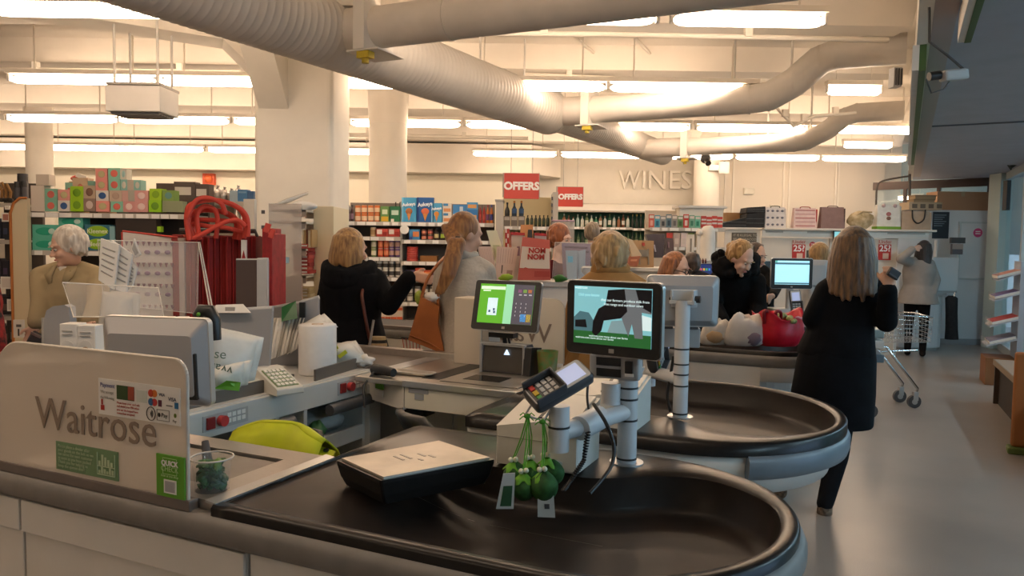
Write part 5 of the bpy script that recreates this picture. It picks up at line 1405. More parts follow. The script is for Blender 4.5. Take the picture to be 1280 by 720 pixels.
p = at(456, 452, 0.93); q = UV(p)
r = cthing('paper_tissue', 'crumpled white tissue on the steel counter corner', 'tissue', q[0], q[1], 0.90)
part('tissue', crumple(MB(), (q[0], q[1], 0.935), (0.05, 0.05, 0.03), 4), PAPER, r)

# ---- carrier bags stand: patterned bag, red bags with handles
PRINT1 = mat('lilac print', (0.24, 0.12, 0.22), 0.7)
BAGW = mat('bag white cloth', (0.68, 0.62, 0.56), 0.75, noise=0.04, scale=12, bump=0.05)
r = wthing('shopping_bag', 'white shopping bag with rows of small red and violet figures on the stand', 'bag', aty(194, 395, 4.2))
a, b = aty(155, 395, 4.2), aty(216, 291, 4.2)
part('front', MB().loft([[Vector((a.x, 4.2, a.z)), Vector((b.x, 4.2, a.z)), Vector((b.x, 4.23, a.z)), Vector((a.x, 4.23, a.z))], [Vector((a.x + 0.01, 4.18, b.z)), Vector((b.x + 0.03, 4.2, b.z - 0.03)), Vector((b.x + 0.03, 4.23, b.z - 0.03)), Vector((a.x + 0.01, 4.21, b.z))]], 0, True, False), BAGW, r, 0.003)
part('red_trim', MB().tube([Vector((a.x + 0.005, 4.19, b.z + 0.005)), Vector((b.x + 0.03, 4.19, b.z - 0.025))], 0.006, 6).tube([Vector((a.x - 0.002, 4.2, b.z)), Vector((a.x - 0.006, 4.2, a.z))], 0.006, 6), RED, r)
for row_ in range(7):
    z = b.z - 0.05 - row_ * 0.058
    for k in range(9 if row_ % 2 == 0 else 5):
        x = a.x + 0.03 + k * (0.031 if row_ % 2 == 0 else 0.056)
        if row_ % 2 == 0:
            part('figure_print', MB().prism([(x - 0.008, z), (x + 0.008, z), (x, z - 0.024)], 4.176, 4.186 + 0.0, 'y'), mat('plum print', (0.22, 0.07, 0.10), 0.7), r)
        else:
            part('figure_print', MB().ball((x, 4.182, z), (0.017, 0.004, 0.012), 10, 6), PRINT1, r)
for k, (x0, x1, hcol, y) in enumerate(((216, 224, '8c2e2c', 4.19), (224, 230, 'b9a9a0', 4.18), (230, 236, '9a3a2c', 4.2))):
    a2, b2 = aty(x0, 395, y), aty(x1, 293, y)
    rr2 = wthing('shopping_bag', ('dark red edge of a bag behind the white figured bag', 'pale folded bag edge next to the white figured bag', 'rust red folded bag edge before the red pack')[k], 'bag', a2)
    part('fold', MB().bx(a2.x, b2.x, y, y + 0.25, a2.z, b2.z - 0.02 * (k % 2)), M(hcol, 0.75), rr2, 0.004); part('hem', MB().bx(a2.x - .002, b2.x + .002, y - 0.003, y + 0.25, b2.z - 0.035, b2.z - 0.02), M(hcol, 0.7), rr2)
for k in range(11):
    px = 236 + k * 7.6
    y = 4.18 + 0.015 * (k % 3)
    a2, b2 = aty(px, 398, y), aty(px + 6.8, 294 + (k % 4), y)
    rr2 = wthing('folded_bag', 'folded dark red bag in the pack under the looped handles', 'bag', a2, 'pack of folded red bags')
    w_ = (b2.x - a2.x)
    part('cloth', MB().loft([[Vector((a2.x + w_ * f, y + d, z)) for f, d in ((0, 0.01), (0.5, -0.006), (1, 0.01), (1, 0.3), (0, 0.3))] for z in (a2.z, b2.z)], 0, True, False), mat('dark red cloth %d' % (k % 3), ((0.26, 0.014, 0.014), (0.20, 0.010, 0.012), (0.32, 0.02, 0.018))[k % 3], 0.75, noise=0.15, scale=14), rr2, 0.002)
    part('seam', MB().bx(a2.x + w_ * .42, a2.x + w_ * .58, y - 0.012, y, a2.z, b2.z), DRED, rr2)
a2, b2 = aty(303, 378, 4.15), aty(309, 300, 4.15)
r = wthing('bag_label', 'white label strip with a small dark cone on the red bag pack', 'label', a2)
part('strip', MB().bx(a2.x, b2.x, 4.135, 4.15, a2.z + 0.22, b2.z), PAPER, r); part('cone_print', MB().prism([(a2.x + 0.004, a2.z + 0.24), (b2.x - 0.004, a2.z + 0.24), ((a2.x + b2.x) / 2, a2.z + 0.285)], 4.132, 4.136, 'y'), DRED, r)
r = wthing('bag_stand', 'dark metal frame holding the red shopping bags', 'stand', aty(262, 400, 4.3))
P_ = [aty(*q) for q in ((322, 390, 4.3), (323, 300, 4.3), (319, 289, 4.3), (225, 288, 4.3))]
part('frame', MB().tube(P_, 0.013, 8), BLACKP, r); part('foot', MB().bx(P_[0].x - 0.5, P_[0].x + 0.1, 4.22, 4.5, 0.0, aty(262, 398, 4.3).z), GP, r, 0.01)
for k, (x0, x1, ty, lab) in enumerate(((328, 333, 285, 'slim red bag hanging at the outer end of the bag stand'), (333, 339, 292, 'narrow red bag nearest the clear side sheet'))):
    a2, b2 = aty(x0, 388, 4.1), aty(x1 + 1, ty, 4.1)
    rr2 = wthing('shopping_bag', lab, 'bag', a2)
    part('cloth', MB().bx(a2.x, b2.x, 4.1, 4.35, a2.z, b2.z), DRED, rr2, 0.004); part('handle', MB().box((b2.x, 4.1, b2.z), (0.03, 0.01, 0.05), (0, 0.3, 0)), RED, rr2)
HAND = mat('red webbing', (0.55, 0.05, 0.03), 0.65)
loops = [[(237, 300), (233, 275), (238, 257), (262, 250), (290, 255), (308, 270), (310, 296)],
         [(240, 298), (234, 262), (250, 252), (275, 251), (300, 262), (307, 280), (305, 298)],
         [(245, 296), (236, 280), (240, 268), (262, 262), (288, 268), (300, 282), (299, 300)],
         [(240, 274), (262, 275), (285, 276), (300, 278), (309, 283)],
         [(242, 298), (258, 290), (278, 279), (296, 275), (307, 283)],
         [(250, 300), (246, 270), (255, 258), (268, 262), (272, 275), (270, 298)],
         [(236, 285), (242, 280), (262, 283), (284, 285), (304, 291)], [(243, 299), (240, 268), (256, 263), (280, 266), (295, 278), (293, 299)],
         [(234, 272), (244, 252), (258, 247), (276, 254), (282, 268)]]
for k, lp in enumerate(loops):
    P_ = [aty(px, py, 4.02 + 0.035 * (k % 4) + 0.01 * i) for i, (px, py) in enumerate(lp)]
    P_ = spline(P_, 6)
    rr2 = wthing('bag_strap', 'red webbing bag handle looping above the pack of folded red bags', 'handle', P_[0], 'loose red bag handles')
    mb = MB(); prof = []
    rings = []
    for i, p in enumerate(P_):
        d = (P_[min(i + 1, len(P_) - 1)] - P_[max(i - 1, 0)]).normalized(); s_ = d.cross(Vector((0, 1, 0))).normalized()
        rings.append([p + s_ * 0.0115 + Vector((0, -0.005, 0)), p + s_ * 0.0115 + Vector((0, 0.005, 0)), p - s_ * 0.0115 + Vector((0, 0.005, 0)), p - s_ * 0.0115 + Vector((0, -0.005, 0))])
    mb.loft(rings, 0, True, True)
    tag(part('strap', mb, HAND, rr2), None)
# newspapers stuck in the stand
for k, (quad, lab) in enumerate((([(127, 298), (150, 306), (143, 362), (124, 350)], 'folded newspaper tilted to one side in the clear holder'), ([(140, 300), (166, 318), (158, 366), (146, 362)], 'folded newspaper fanned behind the tilted one'), ([(150, 306), (172, 336), (166, 358), (158, 366)], 'newspaper edge sticking out of the clear holder'), ([(168, 298), (176, 318), (170, 322), (165, 312)], 'small folded paper lying on the figured bag'))):
    Y = 3.85 + 0.03 * k
    P_ = [aty(px, py, Y) for px, py in quad]
    rr2 = wthing('newspaper', lab, 'newspaper', Vector((P_[3].x, Y, P_[3].z)))
    o = Vector((0, 0.008, 0))
    part('sheets', MB().loft([[p - o for p in P_[::-1]], [p + o for p in P_[::-1]]], 0, True, False), PAPER, rr2)
    for j in range(5):
        t = 0.18 + 0.14 * j
        p, q = P_[0].lerp(P_[3], t).lerp(P_[1].lerp(P_[2], t), 0.15), P_[0].lerp(P_[3], t).lerp(P_[1].lerp(P_[2], t), 0.85)
        part('print_line', MB().tube([p - o * 1.3, q - o * 1.3], 0.0035, 4), mat('news ink', (0.38, 0.36, 0.33), 0.8), rr2)
r, rows = film_bag('crumpled clear wrapped paper bundle in the low clear holder', [(128, 364), (166, 368), (162, 428), (120, 428)], (3.4, 3.5, 3.4, 3.35), 0.03, 6)
r.name = 'paper_bundle'
for ch in r.children: ch.data.materials[0] = mat('grey newsprint', (0.42, 0.39, 0.34), 0.8)
# bags on the third counter
CLR = mat('cloudy bag film', (0.55, 0.50, 0.44), 0.4, noise=0.1, scale=14)
def bag_on(label, name, px0, px1, ytop, Y, zb, m, seed, amp=0.15, rz=0.8):
    a, b = aty(px0, 430, Y), aty(px1, ytop, Y); cx = (a.x + b.x) / 2; zt_ = b.z
    r = wthing(name, label, 'bag', (cx, Y, zb))
    w_ = (b.x - a.x) / 2
    mb = MB(); h_ = zt_ - zb; rs = random.Random(seed); rings = []
    for i, (k, z) in enumerate(((0.82, 0), (1.0, .08), (1.04, .3), (.98, .55), (.92, .75), (.80, .88), (.62, .97), (.45, .93), (.2, .86))):
        ring = []
        for j in range(32):
            t = 2 * math.pi * j / 32; c_, s_ = math.cos(t), math.sin(t); e = (abs(c_) ** 4 + abs(s_) ** 4) ** -.25
            f = k * (e * (1 - z * .3) + z * .3) * (1 + .035 * math.sin(5 * t + seed) + .03 * math.sin(9 * t + 2 * i + seed) * z)
            ring.append(Vector((cx + w_ * f * c_ + .03 * z, Y + w_ * .7 * f * s_, zb + .003 + h_ * max(0, z + (.10 * math.sin(3 * t + seed) + .06 * math.sin(7 * t)) * (z > .5)))))
        rings.append(ring)
    mb.loft(rings, 0, True, True)
    part('film', mb, m, r)
    return r, cx, w_, zt_
r, cx, w_, zt_ = bag_on('cloudy plastic bag of brown goods on the third counter', 'carrier_bag', 874, 908, 402, 5.2, 0.90, CLR, 4)
part('brown_goods', crumple(MB(), (cx, 5.15, 0.955), (0.06, 0.035, 0.045), 2, 14, 9, .2), CARD, r)
r, cx, w_, zt_ = bag_on('white cloth bag slumped beside the red carrier bag', 'cloth_bag', 903, 952, 395, 5.18, 0.90, mat('off white cloth', (0.60, 0.56, 0.52), 0.7, noise=0.06, scale=10), 9)
part('purple_print', crumple(MB(), (cx + 0.05, 5.105, 0.955), (0.06, 0.03, 0.05), 6, 14, 9, .15), mat('faded purple print', (0.22, 0.16, 0.20), 0.7), r)
# red bag, open, with greens
REDB = mat('glossy red film', (0.55, 0.012, 0.03), 0.28, noise=0.15, scale=12)
a, b = aty(945, 430, 5.1), aty(1010, 388, 5.1); cx = (a.x + b.x) / 2; w_ = (b.x - a.x) / 2
r = wthing('carrier_bag', 'open red carrier bag full of green vegetables on the third counter', 'bag', (cx, 5.2, 0.90))
rings = []
for i, (k, z) in enumerate(((0.80, 0.0), (0.98, 0.03), (1.04, 0.10), (1.0, 0.16), (0.98, 0.20), (1.02, 0.215), (0.86, 0.195), (0.80, 0.14), (0.7, 0.10))):
    ring = []
    for j in range(30):
        t = 2 * math.pi * j / 30
        f = k * (1 + 0.05 * math.sin(3 * t + 1) + 0.03 * math.sin(7 * t + i)); zz = z * (1 + (0.12 * math.sin(2 * t + 0.5) + 0.10 * math.sin(5 * t)) * (z > 0.15))
        ring.append(Vector((cx + w_ * f * math.cos(t), 5.2 + w_ * 0.8 * f * math.sin(t), 0.903 + zz)))
    rings.append(ring)
part('film', MB().loft(rings, 0, True, True), REDB, r)
vg = MB()
for k in range(40):
    t = rnd.uniform(0, 6.28); q = rnd.uniform(0, 0.11)
    vg.ball((cx + 0.02 + q * math.cos(t), 5.17 + q * math.sin(t), 1.075 + 0.04 * (1 - q / 0.11)), (0.022, 0.022, 0.018), 8, 6)
tag(part('vegetables', vg, mat('sprout green', (0.26, 0.28, 0.10), 0.6, noise=0.3, scale=30), r), kind='stuff')
for s in (-0.12, -0.04):
    part('handle', MB().tube(spline([Vector((cx + s, 5.1, 1.06)), Vector((cx + s - 0.01, 5.08, 1.14)), Vector((cx + s + 0.03, 5.1, 1.13)), Vector((cx + s + 0.04, 5.15, 1.04))], 5), 0.012, 7), mat('dark red film', (0.25, 0.01, 0.015), 0.3), r)
# ================================================================ SHELVES AND GOODS
def X(px, Y): return aty(px, 300, Y).x
def Z(px, py, Y): return aty(px, py, Y).z
def rect(px0, px1, py0, py1, Y):        # photo rectangle at depth Y -> x0, x1, z0 (bottom), z1 (top)
    a, b = aty(px0, py1, Y), aty(px1, py0, Y)
    return a.x, b.x, a.z, b.z
def shelf_unit(label, px0, px1, Y, ztop, boards, dep=0.40, back=SHELFB, ends=True, ticks=True, uprights=()):
    x0, x1 = X(px0, Y), X(px1, Y)
    r = wthing('shelf_unit', label, 'shelf', ((x0 + x1) / 2, Y, 0))
    part('back_panel', MB().bx(x0, x1, Y + dep, Y + dep + 0.04, 0, ztop), back, r)
    part('plinth', MB().bx(x0, x1, Y + 0.02, Y + dep, 0, 0.14), SHELFB, r)
    for px in uprights:
        x = X(px, Y); part('upright', MB().bx(x - 0.012, x + 0.012, Y + 0.03, Y + dep, 0, ztop), SHELFG, r)
    for (pa, pb, py) in boards:
        xa, xb = X(pa, Y), X(pb, Y); z = Z((pa + pb) / 2, py, Y)
        b = part('shelf', MB().bx(xa, xb, Y, Y + dep, z - 0.02, z), SHELFG, r)
        part('price_rail', MB().bx(xa, xb, Y - 0.012, Y, z - 0.042, z + 0.003), mat('price rail', (0.46, 0.43, 0.39), 0.5), b)
        if ticks:
            x = xa + 0.03
            while x + 0.08 < xb:
                w_ = rnd.choice((0.07, 0.09, 0.11))
                part('price_ticket', MB().bx(x, min(x + w_, xb), Y - 0.017, Y - 0.012, z - 0.040, z - 0.002), TICK, b)
                x += w_ + rnd.choice((0.015, 0.03, 0.08))
    return r
def goods(name, label, cat, x, y, z, group=None):
    return wthing(name, label, cat, (x, y, z), group)
def pbox(label, px0, px1, py0, py1, Y, col, dot=None, band_=None, group=None, dep=None, name='product_box', back=0.0, cat='box'):
    x0, x1, z0, z1 = rect(px0, px1, py0, py1, Y); Y = Y + back
    r = goods(name, label, cat, (x0 + x1) / 2, Y, z0, group)
    d = dep or (x1 - x0)
    part('carton', MB().bx(x0, x1, Y, Y + d, z0, z1), M(col, 0.6), r)
    cx, cz = (x0 + x1) / 2, (z0 + z1) / 2
    if dot:
        part('round_print', MB().ball((cx, Y, cz), ((x1 - x0) * 0.30, 0.003, (z1 - z0) * 0.32), 14, 8), M(dot, 0.6), r)
    if band_:
        for (f0, f1, g0, g1, c) in band_:
            part('front_print', MB().bx(x0 + (x1 - x0) * f0, x0 + (x1 - x0) * f1, Y - 0.003, Y, z0 + (z1 - z0) * g0, z0 + (z1 - z0) * g1), M(c, 0.6), r)
    return r
def jar(label, px0, px1, py0, py1, Y, body, lid=None, lab=None, group=None, name='jar', neck=0.0, cat=None, back=0.0):
    x0, x1, z0, z1 = rect(px0, px1, py0, py1, Y); rr_ = (x1 - x0) / 2 * 0.95; cx = (x0 + x1) / 2; h = z1 - z0; Y = Y + rr_ + 0.01 + back
    r = goods(name, label, cat or name, cx, Y, z0, group)
    if neck:
        prof = [(rr_ * 0.9, 0), (rr_, 0.01), (rr_, h * (1 - neck)), (rr_ * 0.75, h * (1 - neck * 0.75)), (rr_ * 0.36, h * (1 - neck * 0.5)), (rr_ * 0.33, h)]
    else:
        prof = [(rr_ * 0.92, 0), (rr_, 0.008), (rr_, h * 0.9), (rr_ * 0.9, h)]
    part('body', MB().lathe(prof, (cx, Y, z0), 12), body if not isinstance(body, str) else M(body, 0.4), r)
    if lid: part('cap', MB().cyl((cx, Y, z0 + h * (0.86 if neck else 0.9)), (cx, Y, z0 + h * 1.005), rr_ * (0.42 if neck else 0.96), n=12), M(lid, 0.4), r)
    if lab:
        lo, hi = (0.18, 0.5) if neck else (0.2, 0.72)
        part('wrap_label', MB().cyl((cx, Y, z0 + h * lo), (cx, Y, z0 + h * hi), rr_ * 1.02, n=12, caps=False), M(lab, 0.6), r)
    return r
G_ = 'tissue and gift boxes on the top shelf'
# ---------------- A: tissue shelf on the left
YA = 7.0
ua = shelf_unit('shelf unit of tissue and gift boxes behind the elderly shopper', 38, 236, YA, Z(130, 262, YA), [(38, 236, 267), (40, 190, 314), (40, 190, 372), (40, 190, 420)], 0.45)
r = wthing('shelf_end', 'cream rounded shelf end panel with an orange edge beside the tissue shelf', 'panel', (X(30, YA), YA, 0))
x0, x1, z0, z1 = rect(22, 38, 248, 440, YA)
part('panel', MB().prism([(x0, 0), (x1, 0), (x1, z1)] + [(x0 + 0.09 * (1 - math.sin(a)), z1 - 0.14 * (1 - math.cos(a))) for a in (0.0, 0.4, 0.8, 1.2, 1.57)], YA - 0.05, YA, 'y'), mat('cream end panel', (0.60, 0.50, 0.33), 0.6), r)
part('orange_edge', MB().tube([Vector((x0, YA - 0.055, 0)), Vector((x0, YA - 0.055, z1 - 0.14)), Vector((x0 + 0.03, YA - 0.055, z1 - 0.05)), Vector((x0 + 0.09, YA - 0.055, z1)), Vector((x1, YA - 0.055, z1))], 0.012, 6), M('b06a30'), r)
top = [
 (39, 55, 232, 264, 'cfc2b4', None, 'tall plain beige box at the end of the tissue shelf top'), (45, 61, 218, 231.5, 'cdbfae', None, 'beige box lying on the tall plain beige box'),
 (56, 71, 236, 250, '7fb29a', 'd2685a', 'teal cube box with a coral dot, upper one by the beige box'), (56, 71, 250.2, 264, '7fb29a', 'd2685a', 'teal cube box with a coral dot, lower one by the beige box'),
 (72.5, 87, 237, 250.5, 'd9968a', 'b9ad80', 'pink cube box resting on a white cube with a blue dot'), (72.5, 87, 250.7, 264, 'd8cfc6', '33588c', 'white cube box with a blue dot under a pink cube'),
 (88, 104, 233, 248.5, '94c012', '6d9a10', 'lime green cube box, upper one of two'), (88, 104, 248.7, 264, '94c012', '6d9a10', 'lime green cube box, lower one of two'),
 (104.5, 119, 232, 248, 'b49c84', '7c5a48', 'beige box with a brown flower print over a floral box'), (104.5, 119, 248.2, 264, '8c7468', 'cbb8b0', 'brown floral cube box at the bottom beside the pink stack'),
 (119.5, 134, 211, 224.5, 'df9084', 'b9ad80', 'pink cube box topmost of the tall pink stack'), (119.5, 134, 224.7, 238, 'df9084', 'b9ad80', 'pink cube box second from the top of the tall pink stack'),
 (120, 135.5, 238.2, 251, 'd8cfc6', '33588c', 'white cube box with a blue dot inside the tall pink stack'), (120, 136.5, 251.2, 264.5, 'df9084', 'b9ad80', 'pink cube box at the bottom of the tall pink stack'),
 (135.2, 150, 210, 223.8, '84bda4', 'd2685a', 'teal cube box with a coral dot topmost of its stack'), (135.6, 150, 224, 238, '84bda4', 'd2685a', 'teal cube box with a coral dot second in its stack'),
 (137, 152, 238.2, 251.6, 'bfa795', 'b09684', 'beige cube box in the teal stack'), (138.5, 153.5, 251.8, 264.8, '84bda4', 'd2685a', 'teal cube box with a coral dot at the bottom of its stack'),
 (150.3, 158, 211, 224, 'c6c0b0', '9fc0b8', 'narrow pale box with wavy print at the top'), (150.8, 159, 224.4, 238, '86b3a8', 'c6c0b0', 'narrow teal box with wavy print under the pale one'),
 (159.3, 167, 224.8, 238, 'b8aa9a', None, 'narrow grey beige box between two wavy boxes'), (167.2, 176, 225, 238, '86b3a8', 'c6c0b0', 'narrow teal wavy box nearest the dark boxes'),
 (152.5, 160, 238.3, 251.4, 'c49a90', None, 'narrow dull pink box in the middle row'), (160.3, 168, 238.3, 251.4, 'a8a294', None, 'narrow grey green box in the middle row'),
 (168.3, 185, 238.2, 251.4, 'cf9690', 'e0c4be', 'pink box with pale writing over another pink box'), (154, 168.3, 251.7, 264.8, 'c98d88', 'e0c4be', 'dull pink cube box at the bottom beside the teal stack'), (168.6, 184.5, 251.7, 264.8, 'cf9690', 'e0c4be', 'pink cube box at the bottom next to the lime box'),
 (187, 202, 236, 250, '9cc31c', '7aa012', 'lime gift box above another lime gift box'), (186, 201.5, 250.2, 264.8, '8fc414', '5f8e10', 'lime gift box with a dark bow print at the bottom'),
 (203, 218, 238, 251, '7c9a4c', '5f8e86', 'soft green and blue pack behind the lime gift boxes'), (203, 228, 251.4, 264.8, '8c9270', None, 'clear grey green pack at the end of the tissue shelf top')]
for (a, b, c, d, col, dot, lab) in top:
    pbox(lab, a, b, c, d, YA, col, dot, None, G_, 0.10)
for (a, b, c, d, col, dot, lab) in ((66, 75, 226, 236, '86b3a0', 'd2685a', 'half hidden teal box behind the front cubes'), (75.5, 94.5, 220, 235, 'c2a890', 'c4786a', 'wide beige pink box behind the lime cubes'), (95, 103, 224, 233, '86b3a8', None, 'thin teal box behind the lime cubes')):
    pbox(lab, a, b, c, 262, YA, col, dot, None, G_, 0.10, back=0.2)
for (a, b, c, d, col, lab, bd) in ((176.5, 199, 226, 240, '4a3c38', 'low dark box with pale writing behind the pink boxes', None), (199.5, 227, 224, 242, '4f423c', 'dark brown box with a white label', 1), (228, 245, 227, 243, '4f423c', 'smaller dark brown box with a white label', 1)):
    pbox(lab, a, b, c, 262, YA, col, None, [(0.05, 0.8, 0.55, 0.82, 'c9c0b8')] if bd else [(0.3, 0.7, 0.6, 0.7, 'c9c0b8')], 'dark boxes at the back of the top shelf', 0.12, back=0.3)
for (px, w_, col, lab) in ((64, 18, 'b83a26', 'red soft pack lying across the back of the top shelf'), (101, 17, 'c0452a', 'orange red soft pack near the pink stack')):
    x0, x1, z0, z1 = rect(px, px + w_, 215 + (px > 80) * 3, 225 + (px > 80) * 5, YA)
    r = goods('soft_pack', lab, 'pack', (x0 + x1) / 2, YA + 0.3, z0)
    part('film', crumple(MB(), ((x0 + x1) / 2, YA + 0.32, (z0 + z1) / 2), ((x1 - x0) / 2, 0.06, (z1 - z0) / 2), int(px), 12, 8, 0.15), M(col, 0.4), r)
    part('white_flap', MB().box((x1 + 0.01, YA + 0.24, z1 - 0.02), (0.10, 0.02, 0.04), (0, 0.35, 0)), PAPER, r)
    part('support', MB().bx(x0, x1, YA + 0.28, YA + 0.38, Z(px, 267, YA), z0 + 0.01), CARD, r)
# crinkled silver packs and blue boxes to the right of it
SILV = mat('silver crinkle film', (0.55, 0.50, 0.46), 0.25, metal=0.5, noise=0.2, scale=30)
ub = shelf_unit('cream shelf unit behind the looped red handles', 236, 332, 7.6, Z(290, 251, 7.6), [(236, 332, 252), (236, 332, 300)], 0.4, CREAM, ticks=False)
for k in range(7):
    px = 236 + k * 8.6
    x0, x1, z0, z1 = rect(px, px + 10, 234 + (k % 3) * 2, 252, 7.6)
    r = goods('silver_pack', 'crinkled silver pack in a heap above the red handles', 'pack', (x0 + x1) / 2, 7.7, z0, 'heap of silver packs')
    part('film', crumple(MB(), ((x0 + x1) / 2, 7.72, (z0 + z1) / 2), ((x1 - x0) / 2, 0.07, (z1 - z0) / 2), k, 12, 8, 0.3), SILV, r)
    part('twist', MB().cyl(((x0 + x1) / 2, 7.70, z1 - 0.01), ((x0 + x1) / 2 + 0.01, 7.70, z1 + 0.025), 0.006, 0.016, 8), SILV, r)
for k in range(6):
    px = 290 + k * 7
    x0, x1, z0, z1 = rect(px, px + 8, 257 + (k % 2) * 3, 299, 7.6)
    r = goods('silver_pack', 'crinkled silver pack hanging below the cream ledge', 'pack', (x0 + x1) / 2, 7.7, z0, 'silver packs under the ledge')
    part('film', crumple(MB(), ((x0 + x1) / 2, 7.66, (z0 + z1) / 2), ((x1 - x0) / 2, 0.05, (z1 - z0) / 2), k + 20, 12, 8, 0.25), SILV, r)
pbox('pale blue box on the cream ledge', 287, 297, 238, 252, 7.6, '9fb4c4', None, None, None, 0.1)
pbox('bright blue carton on the cream ledge', 297, 309, 237, 252, 7.6, '3f78ae', None, [(0.1, 0.9, 0.7, 0.85, '6f9cc4')], None, 0.1)
pbox('blue carton nearest the square column', 309.5, 317, 239, 252, 7.6, '3a6494', None, None, None, 0.1)
# second shelf: big tissue boxes
for (a, b, c, d, k, lab) in ((39, 70.5, 281, 297, 't', 'large teal tissue box, upper one at the shelf end'), (39, 70.5, 297.2, 313, 't', 'large teal tissue box, lower one at the shelf end'),
                             (71.5, 102, 270, 283.6, 't', 'plain teal tissue box topmost behind the white hair'), (71.5, 102, 283.8, 298, 't', 'large teal tissue box in the middle behind the white hair'), (71.5, 102, 298.2, 313, 't', 'large teal tissue box at the bottom behind the white hair'),
                             (104.5, 136.5, 281, 297, 'k', 'green and blue tissue box with a lettered oval, upper one'), (104.5, 136.5, 297.2, 313, 'k', 'green and blue tissue box with a lettered oval, lower one')):
    x0, x1, z0, z1 = rect(a, b, c, d, YA); cx, cz = (x0 + x1) / 2, (z0 + z1) / 2
    r = goods('tissue_box', lab, 'tissue box', cx, YA + .02, z0, 'large tissue boxes')
    part('carton', MB().bx(x0, x1, YA + .02, YA + 0.14, z0, z1), M('55b09a' if k == 't' else '2f6f86', 0.5), r)
    if k == 't':
        part('oval_print', MB().ball((cx, YA + .02, cz), ((x1 - x0) * 0.38, 0.003, (z1 - z0) * 0.30), 18, 8), M('1e9a7c'), r)
        part('pale_print', MB().ball((cx + 0.06, YA + .019, cz), ((x1 - x0) * 0.14, 0.004, (z1 - z0) * 0.22), 14, 8), M('b9d8cc'), r)
    else:
        part('oval_print', MB().ball((cx, YA + .02, cz), ((x1 - x0) * 0.42, 0.003, (z1 - z0) * 0.42), 18, 8), M('8cb81a'), r)
        lettering('Kleenex', 0.058, M('dfe6c0'), r, (cx, YA + .015, cz - 0.018), FACE, 0.001, align='CENTER', bold=0.001)
pbox('narrow pale blue tissue box beside the green ones', 137.5, 143, 283, 313, YA, '7fa8b0', None, None, None, 0.1)
pbox('large dark board box on the tissue shelf behind the newspapers', 145, 195, 272, 313, YA, '2c211d', None, None, None, 0.1)
pbox('small lime box beside the dark board', 195, 200, 283, 290, YA, '9ac81e', None, None, None, 0.05, back=0.02)
for k in range(8):
    px = 108 + k * 9.5
    pbox('grey blue soft pack in the row on the third shelf', px, px + 8.6, 336 + (k * 5) % 4, 371, YA, '5f6a74', None, [(0.2, 0.8, 0.3, 0.6, '8c96a0')], 'grey blue packs on the third shelf', 0.1, cat='pack')
# ---------------- far left shelf, dark, with tickets
YB = 8.0
ul_ = shelf_unit('dark shelf unit at the edge behind the elderly shopper', -30, 21, YB, Z(5, 225, YB), [(-30, 21, 254), (-30, 21, 300), (-30, 21, 350), (-30, 21, 395), (-30, 21, 432)], 0.45, ticks=False)
for i, (a, b, c, d, h) in enumerate(((2, 12, 266, 277, 'b07a6c'), (1, 18, 346, 361, 'd8cfc8'), (9, 22, 374, 389, 'd4ccc4'), (6, 12, 257, 262, 'd8d2c8'))):
    x0, x1, z0, z1 = rect(a, b, c, d, YB - 0.03)
    t_ = part('shelf_card', MB().bx(x0, x1, YB - 0.03, YB - 0.018, z0, z1), TICK, ul_); part('card_print', MB().bx(x0 + .015, x1 - .015, YB - 0.033, YB - 0.03, z0 + .015, z1 - .015), M(h), t_)
for j, (py, hcol) in enumerate(((299, '1f2430'), (349, '262430'), (394, '241f22'), (431, '2f2a26'))):
    for k in range(5):
        pbox('dark packet on the %s level of the dark shelf' % ('second', 'third', 'fourth', 'fifth')[j], -24 + k * 9, -16.5 + k * 9, py - 26 + (k % 2) * 3, py - 0.5, YB + 0.03, hcol, None, [(0.2, 0.8, 0.25, 0.6, ('39415c', '50405c', '5c4a40', '6a6258')[j])], 'dark packets level ' + ('two', 'three', 'four', 'five')[j], 0.08, cat='packet')
for k, (a, b, c) in enumerate(((15, 23, 227), (24, 31, 226), (18, 30, 217))):
    jar(('black bottle on top of the dark shelf', 'black bottle next to the cream panel top', 'tall dark box on top of the dark shelf')[k], a, b, c, 253, YB + (k == 2) * 0.2, BLACKP, '2b2b2e', '4a4a50', 'black bottles on the dark shelf', 'bottle', 0.0)
for k in range(3):
    p0, p1 = aty(-4 + k * 6, 226 + k * 2, YB + .1), aty(2 + k * 5, 250, YB + .1)
    r = goods('garden_tool', 'wooden tool handle leaning on the dark shelf top', 'tool', p1.x, YB, p1.z, 'wooden handles on the dark shelf')
    part('handle', MB().tube([p0, p0.lerp(p1, 0.5) + Vector((0.03, 0, 0)), p1], 0.016, 7), M('8c6432'), r); part('head', MB().ball(p1, (0.04, 0.03, 0.025), 8, 6), BLACKP, r)
pbox('white card with a dark hook picture standing on the floor shelf', 17, 29, 400, 422, 6.2, 'cfc8c0', None, [(0.45, 0.6, 0.1, 0.5, '3a3634'), (0.3, 0.8, 0.6, 0.75, '5a5450')], None, 0.02, 'display_card', 0, 'card')

